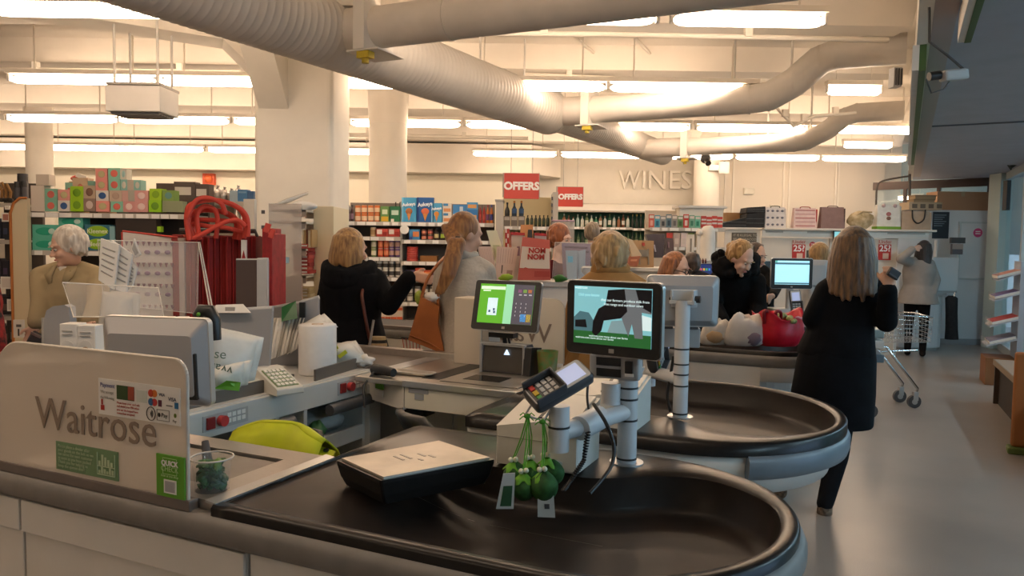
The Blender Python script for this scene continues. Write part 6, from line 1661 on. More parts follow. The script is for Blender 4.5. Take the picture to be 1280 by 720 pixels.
# ---------------- B: magazine stand with cream panel in front of the square column
YM = 5.4
r = wthing('magazine_stand', 'magazine stand with a clear side and cream end panel by the square column', 'stand', (X(385, YM), YM, 0))
MS = r
x0, x1, z0, z1 = rect(392, 417, 258, 440, YM)
part('cream_panel', MB().bx(x0, x1, YM, YM + 0.5, 0.72, z1), mat('stand cream', (0.78, 0.67, 0.45), 0.6), r, 0.003); part('lower_panel', MB().bx(x0 - 0.02, x1, YM + 0.01, YM + 0.5, 0.0, 0.72), mat('stand tan', (0.36, 0.28, 0.18), 0.6), r)
x2, x3, _, zt_ = rect(324, 336, 252, 440, YM)
part('back_post', MB().bx(x2, x3, YM - 0.3, YM - 0.25, 0.0, zt_), CREAM, r, 0.003)
for py in (265, 284, 307): 
    c = aty(329, py, YM - 0.30); part('post_hole', MB().bx(c.x - 0.012, c.x + 0.012, YM - 0.303, YM - 0.30, c.z - 0.012, c.z + 0.012), DKGREY, r)
x4, x5, zb_, zt2 = rect(337, 377, 255, 395, YM - 0.25)
part('clear_side', MB().bx(x4, x5, YM - 0.26, YM - 0.25, zb_, zt2), glassy('hazy acrylic', (0.55, 0.50, 0.46), 0.45, 0.2), r)
for py in (262, 277, 311, 345): 
    z = Z(360, py, YM - 0.2); part('shelf', MB().bx(x4, X(392, YM), YM - 0.2, YM + 0.35, z - 0.012, z), CREAM, r)
    for k in range(2): part('shelf_bracket', MB().prism([(X(377, YM) + 0.0, z - 0.05), (X(392, YM), z - 0.05), (X(392, YM), z), (X(377, YM) - 0.02, z)], YM - 0.2 + k * 0.3, YM - 0.19 + k * 0.3, 'y'), STEEL, r)
for k in range(5):
    a = aty(335 + k * 5, 256, YM - 0.1); 
    rr2 = goods('magazine', 'magazine in the slanting pile on top of the cream stand', 'magazine', a.x, YM - 0.1, a.z, 'magazines on top of the stand')
    part('pages', MB().box(a + Vector((0.06, 0.1, 0.012 + k * 0.012)), (0.16, 0.22, 0.010), (0, -0.35, 0.3)), PAPER, rr2); part('cover', MB().box(a + Vector((0.06, 0.1, 0.019 + k * 0.012)), (0.16, 0.22, 0.003), (0, -0.35, 0.3)), M('c8b8a4'), rr2)
for (pyb, n_, cols, lab) in ((309, 5, ('d8c8a8', 'b89868', '7a4a30'), 'upright leaflet on the second ledge of the cream stand'), (343, 8, ('b03a34', 'c4544a', '9a2a2a'), 'flat red packet in the pile on the cream stand'), (388, 7, ('cfb98a', 'd8c8a0', 'c0aa7c'), 'flat cream booklet in the lower pile of the cream stand')):
    for k in range(n_):
        if pyb == 309:
            x0, x1, z0, z1 = rect(377.5 + k * 2.6, 379.6 + k * 2.6, 287 + k % 2, 309, YM - 0.15)
            rr2 = goods('leaflet', lab, 'leaflet', (x0 + x1) / 2, YM - 0.15, z0, 'upright leaflets on the stand'); part('card', MB().bx(x0, x1, YM - 0.15, YM, z0, z1), M(cols[k % 3], 0.7), rr2)
        else:
            z = Z(384, pyb, YM - 0.15) + 0.003; h = 0.026 if pyb == 343 else 0.022
            rr2 = goods('booklet', lab, 'booklet', X(384, YM), YM - 0.1, z + k * h, 'piles on the stand'); part('pages', MB().box((X(384, YM) + rnd.uniform(-.01, .01), YM - 0.05, z + (k + 0.5) * h), (0.105, 0.2, h * 0.92), (0, 0, rnd.uniform(-.06, .06))), M(cols[k % 3], 0.7), rr2)
            part('cover', MB().box((X(384, YM), YM - 0.152, z + (k + 0.5) * h), (0.08, 0.004, h * 0.4)), PAPER, rr2)
z = Z(384, 390, YM - .15); part('shelf', MB().bx(x4, X(392, YM), YM - 0.2, YM + 0.35, z - 0.012, z), CREAM, MS)
c = aty(352, 325, YM - 0.262); part('painted_gleam', MB().bx(c.x - 0.05, c.x + 0.05, YM - 0.266, YM - 0.262, c.z - 0.02, c.z + 0.02), M('9cc4d8'), MS)  # gleam on the clear side, put in as a pale blue plate
x0, x1, z0, z1 = rect(340, 378, 347, 396, YM - 0.24); part('pale_card', MB().bx(x0, x1, YM - 0.24, YM - 0.23, z0, z1), M('c9b4a4'), MS)
# stack bits right under the stand ledge top
r = wthing('white_cloth_bundle', 'small white bundle on the top ledge of the cream stand', 'bundle', aty(381, 262, YM - 0.1))
part('bundle', crumple(MB(), aty(380, 258, YM - 0.1), (0.09, 0.06, 0.035), 12, 14, 9, 0.2), PAPER, r)

# ---------------- C: grocery shelf with cone boxes
YC = 8.6
uc = shelf_unit('grocery shelf unit of jars, tins and cone boxes facing the shoppers', 428, 617, YC, Z(520, 252, YC),
    [(430, 617, 278), (430, 501, 296), (502, 617, 300.5), (430, 501, 321.5), (502, 617, 327.5), (430, 501, 346.5), (502, 617, 349), (430, 617, 378), (430, 617, 403), (430, 617, 432)], 0.42, mat('shelf back', (0.16, 0.13, 0.11), 0.6), uprights=(501,))
r = wthing('shelf_post', 'grey shelf end post between the groceries and the wine bottles', 'post', (X(623, YC), YC, 0))
x0, x1, z0, z1 = rect(617.5, 629, 251, 440, YC - 0.1); part('post', MB().bx(x0, x1, YC - 0.1, YC + 0.4, 0, z1), SHELFG, r, 0.004); part('cap', MB().bx(x0 - .01, x1 + .01, YC - 0.11, YC + 0.41, z1, z1 + 0.015), SHELFG, r)
x0, x1, z0, z1 = rect(416, 429, 258, 440, YC - 0.2); 
r = wthing('shelf_post', 'pale grey shelf end panel beside the cream stand panel', 'post', (x0, YC - .2, 0)); part('post', MB().bx(x0, x1, YC - 0.2, YC + 0.4, 0, z1), GREYPL, r, 0.004); part('cap', MB().bx(x0 - .01, x1 + .01, YC - 0.21, YC + 0.41, z1, z1 + 0.015), SHELFG, r)
for k in range(2): jar('dark syrup bottle at the end of the top grocery shelf', 433 + k * 4.4, 437.2 + k * 4.4, 256, 277.5, YC, '3a1614', '1c1416', '8a6a7a', 'dark syrup bottles', 'bottle', 0.4)
for k in range(4):
    for j in range(2):
        jar('orange dessert tub, %s layer on the top grocery shelf' % ('lower', 'upper')[j], 442.5 + k * 8.2, 450.2 + k * 8.2, 267 - 10.4 * j, 277.4 - 10.4 * j, YC, 'c26228', 'cf9a70', 'dcc0a0', 'orange dessert tubs, %s layer' % ('lower', 'upper')[j], 'tub')
pbox('green and yellow bag of salad snack on the top grocery shelf', 475.5, 486.5, 258, 277.5, YC, '5f8a4c', None, [(0.1, 0.9, 0.05, 0.35, 'd0a52c'), (0.2, 0.8, 0.5, 0.8, 'c9d6b8')], None, 0.08, 'snack_bag', 0, 'bag')
pbox('dark green bag with a white label on the top grocery shelf', 487.5, 500, 258, 277.5, YC, '1f6a44', None, [(0.15, 0.85, 0.45, 0.75, 'b8d0c0'), (0.1, 0.4, 0.02, 0.2, 'd8d4c8')], None, 0.08, 'snack_bag', 0, 'bag')
for k in range(2): jar('dark bottle top showing behind the green bag', 490.5 + k * 5.4, 494.5 + k * 5.4, 252, 277, YC, '2a1512', '1c1012', None, 'dark bottles behind the green bag', 'bottle', 0.3, back=0.1)
def cone_box(lab, a, b, c, d, col, text, sc, conec, body2):
    x0, x1, z0, z1 = rect(a, b, c, d, YC); w_ = x1 - x0; h = z1 - z0; cx = (x0 + x1) / 2
    r = goods('cone_box', lab, 'box', cx, YC, z0)
    part('carton', MB().bx(x0, x1, YC, YC + 0.09, z0, z1), M(col, 0.5), r)
    part('side_tint', MB().bx(x0, x0 + w_ * 0.12, YC - 0.002, YC, z0, z1), M(body2), r)
    lettering('Askeys', sc, M('dfe8f0'), r, (cx, YC - 0.004, z0 + h * 0.66), (R90, -0.12, 0), 0.001, align='CENTER', bold=0.002)
    part('cone', MB().loft([[Vector((cx, YC - 0.003, z0 + h * 0.06)) + Vector((0.002 * math.cos(t), 0.002 * math.sin(t), 0)) for t in (0, 1.5, 3, 4.5)], [Vector((cx, YC - 0.003, z0 + h * 0.36)) + Vector((w_ * 0.16 * math.cos(t), 0.004 * math.sin(t), 0)) for t in (0, 1.5, 3, 4.5)]], 0, True, False), M('d08a48'), r)
    part('scoop', MB().ball((cx, YC - 0.002, z0 + h * 0.44), (w_ * 0.24, 0.006, h * 0.13), 14, 8), M(conec), r)
cone_box('tall pale blue ice cream cone box on the top grocery shelf', 502, 520.5, 247, 277.5, '3f96c4', 'c', 0.052, 'a4683c', '6ab4d8')
cone_box('tall deep blue ice cream cone box with a strawberry scoop', 521, 542, 247, 277.8, '1c5a9c', 'c', 0.058, 'cf6a48', '123c7c')
cone_box('shorter pale blue ice cream cone box', 539, 552.5, 254, 278, '4a9cc8', 'c', 0.04, 'd08a3c', '7ab8dc')
for k, (a, b, c, d, col, bd, lab) in enumerate(((553.5, 564.5, 254, 265.8, 'd6cfc4', [(0.1, 0.9, 0.1, 0.45, 'cc8a58'), (0.05, 0.6, 0.7, 0.95, '3f7fb0')], 'white and orange packet, upper one'), (553.5, 564.5, 266, 278, 'd6cfc4', [(0.1, 0.9, 0.1, 0.45, 'cc8a58'), (0.05, 0.6, 0.7, 0.95, '3f7fb0')], 'white and orange packet, lower one'),
      (566, 583, 256, 279, '3a7db8', [(0, 1, 0, 0.5, 'd0cabc'), (0.5, 0.75, 0.55, 0.9, 'b8c8d4'), (0.1, 0.3, 0.1, 0.3, '3a3a4a')], 'blue and cream dessert box on the top grocery shelf'), (583.5, 597, 253, 261.8, '4a92c4', [(0.1, 0.9, 0.2, 0.7, 'd69a5c')], 'blue and orange packet lying on another'), (583.5, 597, 262, 279, '2f72b0', [(0.1, 0.9, 0.2, 0.6, 'd69a5c')], 'blue and orange packet under another'))):
    pbox(lab + ('' if 'shelf' in lab else ' on the top grocery shelf'), a, b, c, d, YC, col, None, bd, None, 0.08)
for k, (col, lid) in enumerate((('8c2018', '7a6a5c'), ('9a241a', '7a6a5c'), ('b06020', '8c2a3c'), ('b8641c', '3a4a9c'))):
    jar('%s sauce bottle at the end of the top grocery shelf, %s' % (('red', 'red', 'orange', 'orange')[k], ('first', 'second', 'third', 'last')[k]), 598 + k * 4.7, 602.4 + k * 4.7, 256, 279.5, YC, col, lid, ('a84038', 'a84038', '6a3a6a', '3a3a80')[k], 'sauce bottles', 'bottle', 0.4)
jar('cream tin on the second grocery shelf', 462, 469.5, 284, 295.5, YC, 'c8b08c', 'd0c4b0', 'a88860', None, 'tin')
for k in range(2): pbox('red and white punnet tray, %s on the second grocery shelf' % ('first', 'second')[k], 470.5 + k * 15, 484.5 + k * 15, 286, 295.5, YC, 'b8483c', None, [(0.05, 0.5, 0.3, 0.9, 'd8ccc4'), (0.55, 0.95, 0.1, 0.6, '9a2a22')], None, 0.1, 'punnet')
p = aty(505.5, 287, YC - 0.05)
r = goods('shelf_wobbler', 'round white shelf disc sticking out between the groceries', 'disc', p.x, YC - .05, p.z); part('disc', MB().cyl(p, p + Vector((0, 0.004, 0)), 0.05, n=20), TICK, r); part('stalk', MB().cyl(p + Vector((0, 0.003, -0.03)), p + Vector((0, 0.06, -0.10)), 0.004, n=6), CLEAR, r)
pbox('blue box with orange cakes on the second grocery shelf', 511.5, 524.5, 287, 299.8, YC, '3f86b8', None, [(0.35, 0.95, 0.3, 0.8, 'c87a48'), (0, 0.3, 0, 0.3, '2a4a9c')], None, 0.08)
for k, (a, lid, lb) in enumerate(((526, 'a84a30', 'c87a5c'), (534, 'b89878', 'b0584a'))):
    for j in range(2): jar('small dark jar stacked %s, %s pair on the second grocery shelf' % (('below', 'above')[j], ('first', 'second')[k]), a, a + 7, 293.4 - 6.8 * j, 300 - 6.8 * j, YC, '3a1a14', lid, lb, 'small dark jars')
for k, lb in enumerate(('b8a878', '9ab03c')): jar('dark jar with a %s label on the second grocery shelf' % ('cream', 'lime')[k], 542 + k * 8, 548.5 + k * 8, 285, 300, YC, '2c1a14', '26201c', lb, None, 'jar', 0.35)
pbox('orange carton on the second grocery shelf behind the ponytail', 558, 569, 287, 300, YC, 'b86a28', None, [(0.1, 0.9, 0.5, 0.8, 'd8a060')], None, 0.08)
for (a, n_, col, lb, nm) in ((463, 1, '7a8a58', 'cfc8b0', 'pale green'), (471.5, 2, 'b0422a', 'd07a50', 'red orange'), (485.5, 2, '5a3a70', 'b08a7a', 'purple')):
    for k in range(n_):
        for j in range(2): jar('%s tin, %s layer on the third grocery shelf' % (nm, ('lower', 'upper')[j]), a + k * 7.3, a + k * 7.3 + 6.9, 310.5 - 10.6 * j, 321 - 10.6 * j, YC, col, 'a09a90', lb, '%s tins, %s layer' % (nm, ('lower', 'upper')[j]), 'tin')
for k in range(7): jar('flat red tin in the pile on the third grocery shelf', 507, 522, 324.6 - k * 2.7, 327.2 - k * 2.7, YC, 'b03a30', 'c8806c', None, 'pile of flat red tins', 'tin')
pbox('low brown open carton on the third grocery shelf', 525, 546, 320, 327.2, YC, '8a5a28', None, None, None, 0.2, 'carton')
for k in range(5):
    for j in range(2): jar('white tub with black swirl, %s layer on fourth grocery shelf' % ('lower', 'upper')[j], 462 + k * 7.8, 469.2 + k * 7.8, 336.5 - 9.8 * j, 346 - 9.8 * j, YC, 'd4cec4', 'c4beb4', '4a4440', 'white swirl tubs, %s layer' % ('lower', 'upper')[j], 'tub')
for k, (a, b, col) in enumerate(((507, 518, '5a4a78'), (519, 529, 'b0422a'), (529.5, 540, 'c2502c'), (541, 552, '6a3a52'))): pbox('%s berry punnet on the fourth grocery shelf' % ('violet', 'red', 'orange red', 'plum')[k], a, b, 338 - (k == 1) * 3, 348.8, YC, col, None, [(0.1, 0.9, 0.4, 0.8, ('7a6a94', 'd07858', 'dc8a50', '8a5a70')[k])], None, 0.1, 'punnet')
for k in range(9):
    for j in range(2): jar('grey and white pot, %s layer on the fifth grocery shelf' % ('lower', 'upper')[j], 470 + k * 9.5, 478 + k * 9.5, 368 - 9.6 * j, 377.6 - 9.6 * j, YC, '6a6258', 'a8a49a', 'c8c2b8', 'grey pots, %s layer' % ('lower', 'upper')[j], 'pot')
for k in range(4):
    for j in range(2): pbox('white and orange carton, %s layer on the sixth grocery shelf' % ('lower', 'upper')[j], 474 + k * 7.4, 481 + k * 7.4, 391 - 11.6 * j, 402.4 - 11.6 * j, YC, 'd4c8b8', None, [(0, 1, 0.25, 0.55, 'cc5a30')], 'white and orange cartons, %s layer' % ('lower', 'upper')[j], 0.08)
for k in range(6): pbox('small mixed packet on the lowest grocery shelf', 476 + k * 8, 483 + k * 8, 410 + (k % 2) * 8, 431.4, YC, ('b8a040', '5a7a9c', 'a89a84')[k % 3], None, [(0.15, 0.85, 0.3, 0.7, 'd0c8bc')], 'packets on the lowest grocery shelf', 0.08)
pbox('grey crate with a white strip on the grocery floor shelf', 484, 520, 422, 481, YC - 0.25, '6f675c', None, [(0.1, 0.8, 0.55, 0.75, 'c4bcb0')], None, 0.2, 'crate', 0, 'crate')

# ---------------- D: sparkling wine end and the wine wall
YW = 9.4
uw = shelf_unit('wine end shelf under the large red OFFERS sign', 628, 690, YW, Z(660, 244, YW), [(628, 657, 283), (656, 690, 283.5), (628, 690, 310)], 0.4, mat('pale yellow back', (0.72, 0.62, 0.38), 0.7))
r = wthing('shelf_post', 'grey post between the wine end and the green wine wall', 'post', (X(692, YW), YW, 0)); x0, x1, z0, z1 = rect(688, 698, 240, 440, YW - 0.05); part('post', MB().bx(x0, x1, YW - 0.05, YW + 0.4, 0, z1), SHELFG, r, 0.004)
st_ = MB(); 
for k in range(6): st_.bx(x0 - 0.02, x0, YW - .05, YW - 0.03, z1 - 0.1 - k * 0.08, z1 - 0.06 - k * 0.08)
part('slot_strip', st_, DKGREY, r, kind='stuff')
for k in range(3):
    pbox('grey bottle carton under the sparkling wine, %s' % ('first', 'second', 'third')[k], 629.5 + k * 9, 638 + k * 9, 270, 283, YW, '6a625a', None, [(0.1, 0.9, 0.6, 0.9, 'a8a098')], None, 0.12, 'bottle_carton')
    jar(('dark bottle with a black neck standing on grey cartons', 'bottle with gold neck and blue label on grey cartons, nearer the dark one', 'bottle with gold neck and blue label on grey cartons, nearer the wine row')[k], 630.5 + k * 8.9, 637.5 + k * 8.9, 251 + (k == 0) * 2, 270, YW + .03, '1c1a14' if k == 0 else '24384a', '14120e' if k == 0 else 'c07a30', None if k == 0 else '3a5a84', 'sparkling wine on cartons', 'bottle', 0.62)
for k in range(6): jar('dark green wine bottle in the row under the pale back', 657.5 + k * 5, 662 + k * 5, 269, 283.2, YW, '1a2414', '14180e', '2a3820', 'dark wine bottles on the end shelf', 'bottle', 0.35)
for k in range(7): jar('dark wine bottle on the lower wine end shelf', 640 + k * 6.5, 645.5 + k * 6.5, 289, 309.6, YW, '201c18', '14120e', '8a8478', 'lower wine end bottles', 'bottle', 0.45)
YV = 14.9
uv_ = shelf_unit('long wine wall with green back below the WINES letters', 698, 872, YV, Z(780, 264, YV), [(698, 790, 284), (790, 872, 286), (698, 872, 308), (698, 872, 330)], 0.5, mat('wine wall green', (0.03, 0.11, 0.06), 0.6))
r = wthing('shelf_canopy', 'white sloping canopy over the green wine wall', 'canopy', (X(785, YV), YV, 2.2)); x0, x1, z0, z1 = rect(697, 872, 257, 264, YV)
part('canopy', MB().prism([(YV - 0.1, z0), (YV + 0.6, z0), (YV + 0.6, z1 + 0.05), (YV + 0.1, z1)], x0, x1, 'x'), WHITE, r); part('rim', MB().bx(x0, x1, YV - 0.11, YV - 0.1, z0 - 0.01, z0 + 0.02), SHELFG, r)
cols = ['8a5a3c', '6a3a24', 'b8c0b4', '9ab0a8', 'c8ccc0', '5a6a3c', 'a8b4a4', '2c7a54', '8a6a50', 'b0b8b0', '2a5a3a', 'a0a8a0']
for k in range(15):
    jar('spirit bottle of mixed shape on the upper wine wall shelf', 703 + k * 5.7, 707.6 + k * 5.7, 267 + (k * 7) % 5, 283.8, YV, cols[k % 12], cols[(k * 5 + 3) % 12], 'c4c4b8' if k % 3 else None, 'spirits on the wine wall', 'bottle', 0.4)
for k in range(14):
    jar('dark bottle with a gold neck on the wine wall', 789 + k * 5.2, 793 + k * 5.2, 268 + (k > 2) * 6, 285.8, YV, '14180e', 'a08a3c' if k < 5 else '24281c', None, 'dark gold necked bottles on the wine wall', 'bottle', 0.5)
for k in range(28):
    jar('green wine bottle on the second wine wall shelf', 700 + k * 5.2, 704.6 + k * 5.2, 291, 307.8, YV, ('1f3a1c', '2c4a20', '16240f')[k % 3], '1a2a14', None if k % 2 else '7a8a6c', 'green bottles on the second wine shelf', 'bottle', 0.45)
# tall clear display box
r = wthing('display_case', 'clear acrylic display box with a purple rim behind the red haired shopper', 'case', aty(705, 300, 8.0)); x0, x1, z0, z1 = rect(690, 718, 276, 320, 8.0)
part('case', MB().bx(x0, x1, 8.0, 8.2, z0, z1), glassy('hazy acrylic', (0.55, 0.50, 0.46), 0.45, 0.2), r); part('rim', MB().tube([(x0, 8, z1), (x1, 8, z1), (x1, 8.2, z1), (x0, 8.2, z1)], 0.008, 5, 0, True), M('b090a0'), r); part('stand', MB().bx(x0 + .05, x1 - .05, 8.02, 8.18, 0, z0), SHELFG, r)

# ---------------- E: card and magazine rack near the wine wall
YE = 9.6
ue = shelf_unit('beige rack of cards and magazines below the round column', 812, 906, YE, Z(860, 262, YE), [(812, 906, 285), (832, 906, 309), (832, 906, 334)], 0.35, mat('rack beige', (0.62, 0.54, 0.44), 0.6), ticks=True)
r = wthing('rack_canopy', 'cream box top of the card rack', 'panel', (X(880, YE), YE + .1, Z(880, 262, YE))); x0, x1, z0, z1 = rect(853, 908, 257, 268, YE)
part('top', MB().bx(x0, x1, YE + 0.15, YE + 0.45, z0 - 0.15, z1), WALLC, r); part('cornice', MB().bx(x0 - .03, x1 + .04, YE + 0.1, YE + 0.5, z1 - 0.03, z1), WHITE, r)
cl = [('c25a48', 811, 819), ('4f9ab0', 820, 828), ('8a8a88', 829, 837), ('5f7a84', 838, 846), ('9a948c', 839, 846), ('6a8a5c', 847, 854), ('c23a30', 848, 856), ('7aa890', 857, 865), ('6fb89c', 866, 874)]
nm = ('coral', 'sky blue', 'grey', 'slate blue', 'silver', 'moss green', 'red and white', 'pale jade', 'mint')
for k, (h, a, b) in enumerate(cl):
    pbox('%s magazine in the top row of the card rack' % nm[k], 811 + k * 7.2, 818 + k * 7.2, 268 + (k % 3), 284.6, YE + 0.02, h, None, [(0.1, 0.9, 0.72, 0.92, 'd8d0c8'), (0.25, 0.75, 0.15, 0.55, ('d8a090', '24607a', '3a3a3c', '2c4450', '6a6460', '3c5a30', 'd8c8c0', '3c7a60', '2c8064')[k])], None, 0.02, 'magazine', 0, 'magazine')
for k in range(4): pbox('red and white striped card packet in the card rack', 876.5 + k * 6.8, 883 + k * 6.8, 270 + k % 2, 284.6, YE + 0.02, 'c8473c', None, [(0, 1, 0.3, 0.45, 'ddd2ca'), (0, 1, 0.62, 0.75, 'ddd2ca')], 'striped card packets', 0.03, 'card_packet', 0, 'card')
for k in range(6): pbox('mixed coloured card in the second row of the card rack', 833 + k * 9, 841 + k * 9, 291, 308.6, YE + 0.02, ('c2463c', 'b8a8a0', 'd8c8c4', '6a7a3c', '9a8a6a', '4a8aa0')[k], None, [(0.2, 0.8, 0.2, 0.6, 'd0c4bc')], 'cards in the second row', 0.02, 'greeting_card', 0, 'card')
for k, a in enumerate((858.5, 871.5)):
    x0, x1, z0, z1 = rect(a, a + 9.5, 293, 320, YE - 0.5)
    r = goods('tower_sign', ('white upright sign board, the one nearer the wine wall', 'white upright sign board, the one nearer the white hood')[k], 'sign', (x0 + x1) / 2, YE - .5, z0); part('board', MB().bx(x0, x1, YE - 0.5, YE - 0.45, z0, z1), WHITE, r)
    part('print', MB().bx(x0 + .035, x0 + .055, YE - 0.503, YE - 0.5, z0 + .05, z1 - .05), M('8a847c'), r); part('foot', MB().bx((x0 + x1) / 2 - .03, (x0 + x1) / 2 + .03, YE - 0.5, YE - 0.45, 0, z0), SHELFG, r)
r = wthing('white_hood', 'white rounded machine hood beside the leaning woman', 'machine', aty(884, 325, 8.8)); x0, x1, z0, z1 = rect(876, 893, 282, 326, 8.8); cxm = (x0 + x1) / 2
part('hood', MB().loft([[Vector((cxm + dx * 0.085 * f, 8.8 + dy * 0.12, z)) for dx, dy in [(math.cos(q * .5236), math.sin(q * .5236)) for q in range(12)]] for f, z in ((0.95, z0), (1.0, z0 + 0.2), (0.9, z1 - 0.06), (0.55, z1 - 0.01), (0.1, z1))], 0, True, True), WHITE, r); part('stand', MB().bx(cxm - 0.08, cxm + 0.08, 8.75, 8.9, 0, z0), WHITE, r)
part('ball_top', MB().ball((x0 - 0.03, 8.78, z1 - 0.08), 0.04, 10, 8), WHITE, r)

# ---------------- F: service kiosk with bags for sale on top
YK = 11.2
KW = mat('kiosk cream', (0.66, 0.61, 0.54), 0.55, noise=0.03, scale=4)
x0, x1 = X(906, YK), X(1190, YK); zs = Z(1050, 286, YK)
x1 = X(1126, YK); XT = X(1166, YK)
r = wthing('service_kiosk', 'long white service kiosk with a shelf of shopping bags on top', 'kiosk', ((x0 + x1) / 2, YK, 0)); KI = r
part('top_board', MB().bx(X(952, YK), XT, YK - 0.1, YK + 0.5, zs - 0.03, zs), KW, r, 0.004)
part('header', MB().bx(X(952, YK), X(1160, YK), YK - 0.02, YK + 0.02, Z(1050, 297, YK), zs - 0.03), WHITE, r)
for a, b in ((956, 978), (1008, 1040), (1108, 1155)):
    part('dark_slot', MB().bx(X(a, YK), X(b, YK), YK - 0.024, YK - 0.02, zs - 0.07, zs - 0.045), SHELFG, r)
for a, b in ((906, 951), (953, 1036), (1038, 1124)):
    part('front_panel', MB().bx(X(a, YK), X(b, YK), YK + 0.02, YK + 0.06, 0.0, Z(1050, 298, YK) if a > 910 else zs), KW if b < 1125 else WCOOL, r, 0.004)
part('side_panel', MB().bx(x1 - 0.04, x1, YK, YK + 0.6, 0, zs), WCOOL, r)
def poster(lab, a, b, c, d, Y, col, parent=None, cat='poster'):
    x0, x1, z0, z1 = rect(a, b, c, d, Y); r = goods('poster', lab, cat, (x0 + x1) / 2, Y, z0); part('sheet', MB().bx(x0, x1, Y, Y + 0.006, z0, z1), M(col), r); return r, x0, x1, z0, z1
for k, (a, lab) in enumerate(((990, 'red Under 25 poster behind the blue till screen'), (1097.5, 'red Under 25 poster beside the woman with a raised arm'))):
    r, x0, x1, z0, z1 = poster(lab, a, a + 17, 300, 325, YK + 0.008, 'b8302a')
    w_ = x1 - x0; h = z1 - z0
    part('pale_top', MB().bx(x0, x1, YK + .004, YK + .008, z0 + h * 0.78, z1), M('d8c4b8'), r)
    lettering('Under', 0.072, M('b8302a'), r, ((x0 + x1) / 2, YK + .002, z0 + h * 0.82), FACE, 0.001, align='CENTER'); lettering('25?', 0.125, WHITET, r, ((x0 + x1) / 2, YK + .002, z0 + h * 0.44), FACE, 0.001, align='CENTER', bold=0.003)
    part('card_print', MB().bx(x0 + w_ * .35, x0 + w_ * .8, YK + .003, YK + .008, z0 + h * .06, z0 + h * .34), M('d8b8a8'), r)
p = aty(1015.5, 306, YK + .01); r = goods('round_sticker', 'round red sticker on the kiosk front beside the poster', 'sticker', p.x, YK, p.z); part('disc', MB().cyl(p, p + Vector((0, -0.005, 0)), 0.045, n=18), M('b03a40'), r)
for k in (-0.014, 0.012): part('print', MB().bx(p.x - .025, p.x + .025, p.y - .007, p.y - .004, p.z + k - .005, p.z + k + .005), WHITET, r)
poster('small dark notice under the round red sticker', 1008, 1019, 313, 322, YK + .01, '4a463c', None, 'notice')
r, x0, x1, z0, z1 = poster('dark tobacco age notice with pale capitals behind the leaning woman', 914, 946, 291, 318, YK - .0 + .008, '5a5348', None, 'notice')
for k, t_ in enumerate(('IT IS ILLEGAL TO', 'SELL TOBACCO', 'PRODUCTS TO', 'ANYONE UNDER', 'THE AGE OF 18')): lettering(t_, 0.048, M('b8b0a0'), r, (x0 + 0.02, YK + .004, z1 - 0.055 - k * 0.058), FACE, 0.001)
r, x0, x1, z0, z1 = poster('dark framed poster with small writing at the end of the kiosk', 1165, 1187, 265, 298, WY - 0.008, '2e3640', None, 'poster')
for k in range(6): part('print_line', MB().bx(x0 + .02, x1 - .05 - .03 * (k % 3), WY - .012, WY - .008, z1 - .06 - k * .035, z1 - .045 - k * .035), M('7a8690'), r)
r, x0, x1, z0, z1 = poster('small dark screen with a teal picture above the dark coated woman', 1041, 1058, 288, 302, YK - 0.06, '1c2226', None, 'screen')
part('picture', MB().bx(x0 + .02, x1 - .02, YK - .066, YK - .06, z0 + .02, z1 - .02), emis('teal', '7fbcc4', 0.75), r)
# bags on the kiosk
def tote(lab, a, b, c, d, col, prints=(), handles='dark', base=None):
    Y = YK + 0.02
    x0, x1, z0, z1 = rect(a, b, c, d, Y); z0 = zs
    r = goods('shopping_bag', lab, 'bag', (x0 + x1) / 2, Y, z0)
    w_, h = x1 - x0, z1 - z0
    part('body', MB().loft([[Vector((x0, Y, z0)), Vector((x1, Y, z0)), Vector((x1, Y + 0.15, z0)), Vector((x0, Y + 0.15, z0))], [Vector((x0 + .01, Y + .03, z1)), Vector((x1 - .01, Y + .03, z1)), Vector((x1 - .02, Y + 0.12, z1)), Vector((x0 + .02, Y + 0.12, z1))]], 0, True, False), mat('cloth ' + col, hx(col), 0.8, noise=0.06, scale=14), r, 0.004)
    part('side_gusset', MB().bx(x1 - 0.012, x1 + 0.004, Y + 0.01, Y + 0.14, z0, z1 - 0.02), M(base or col, 0.8), r)
    for kind, f, g, s, cc_ in prints:
        c_ = (x0 + w_ * f, Y + 0.03 * g - 0.001, z0 + h * g)
        if kind == 'o': part('print', MB().ball(c_, (w_ * s, 0.004, h * s * 0.8), 10, 6), M(cc_), r)
        else: part('print', MB().bx(x0 + w_ * f - w_ * s, x0 + w_ * f + w_ * s, c_[1] - .003, c_[1] + .002, c_[2] - h * 0.02, c_[2] + h * 0.02), M(cc_), r)
    if handles:
        hm = M({'dark': '2a2422', 'red': '8a2a28', 'mauve': '5a4448'}[handles], 0.7)
        for f in (0.3, 0.7): pass
        part('handle', MB().tube(spline([Vector((x0 + w_ * .28, Y + .03, z1 - .01)), Vector((x0 + w_ * .33, Y + .03, z1 + .012)), Vector((x0 + w_ * .67, Y + .03, z1 + .012)), Vector((x0 + w_ * .72, Y + .03, z1 - .01))], 4), 0.007, 6), hm, r)
    return r, x0, x1, z0, z1, Y
tote('white bag with rows of grey cottage prints on the kiosk shelf', 956, 983, 259, 285, 'c8c4c4', [(k, f, g, s, '6a6a78') for (k, f, g, s) in [('o', 0.15 + 0.23 * i, 0.16 + 0.33 * j, 0.07) for i in range(4) for j in range(3)]])
tote('white and pink bag with bands of red print and red sides on the kiosk shelf', 992, 1022, 260, 286, 'cdb4b0', [('b', 0.5, 0.12 + 0.19 * j, 0.42, ('9a4a50', 'b08088')[j % 2]) for j in range(5)], 'red', 'a02a2c')
tote('plain mauve brown bag on the kiosk shelf', 1026, 1057, 259, 286, '7c6462', [], 'mauve', '4a3a3c')
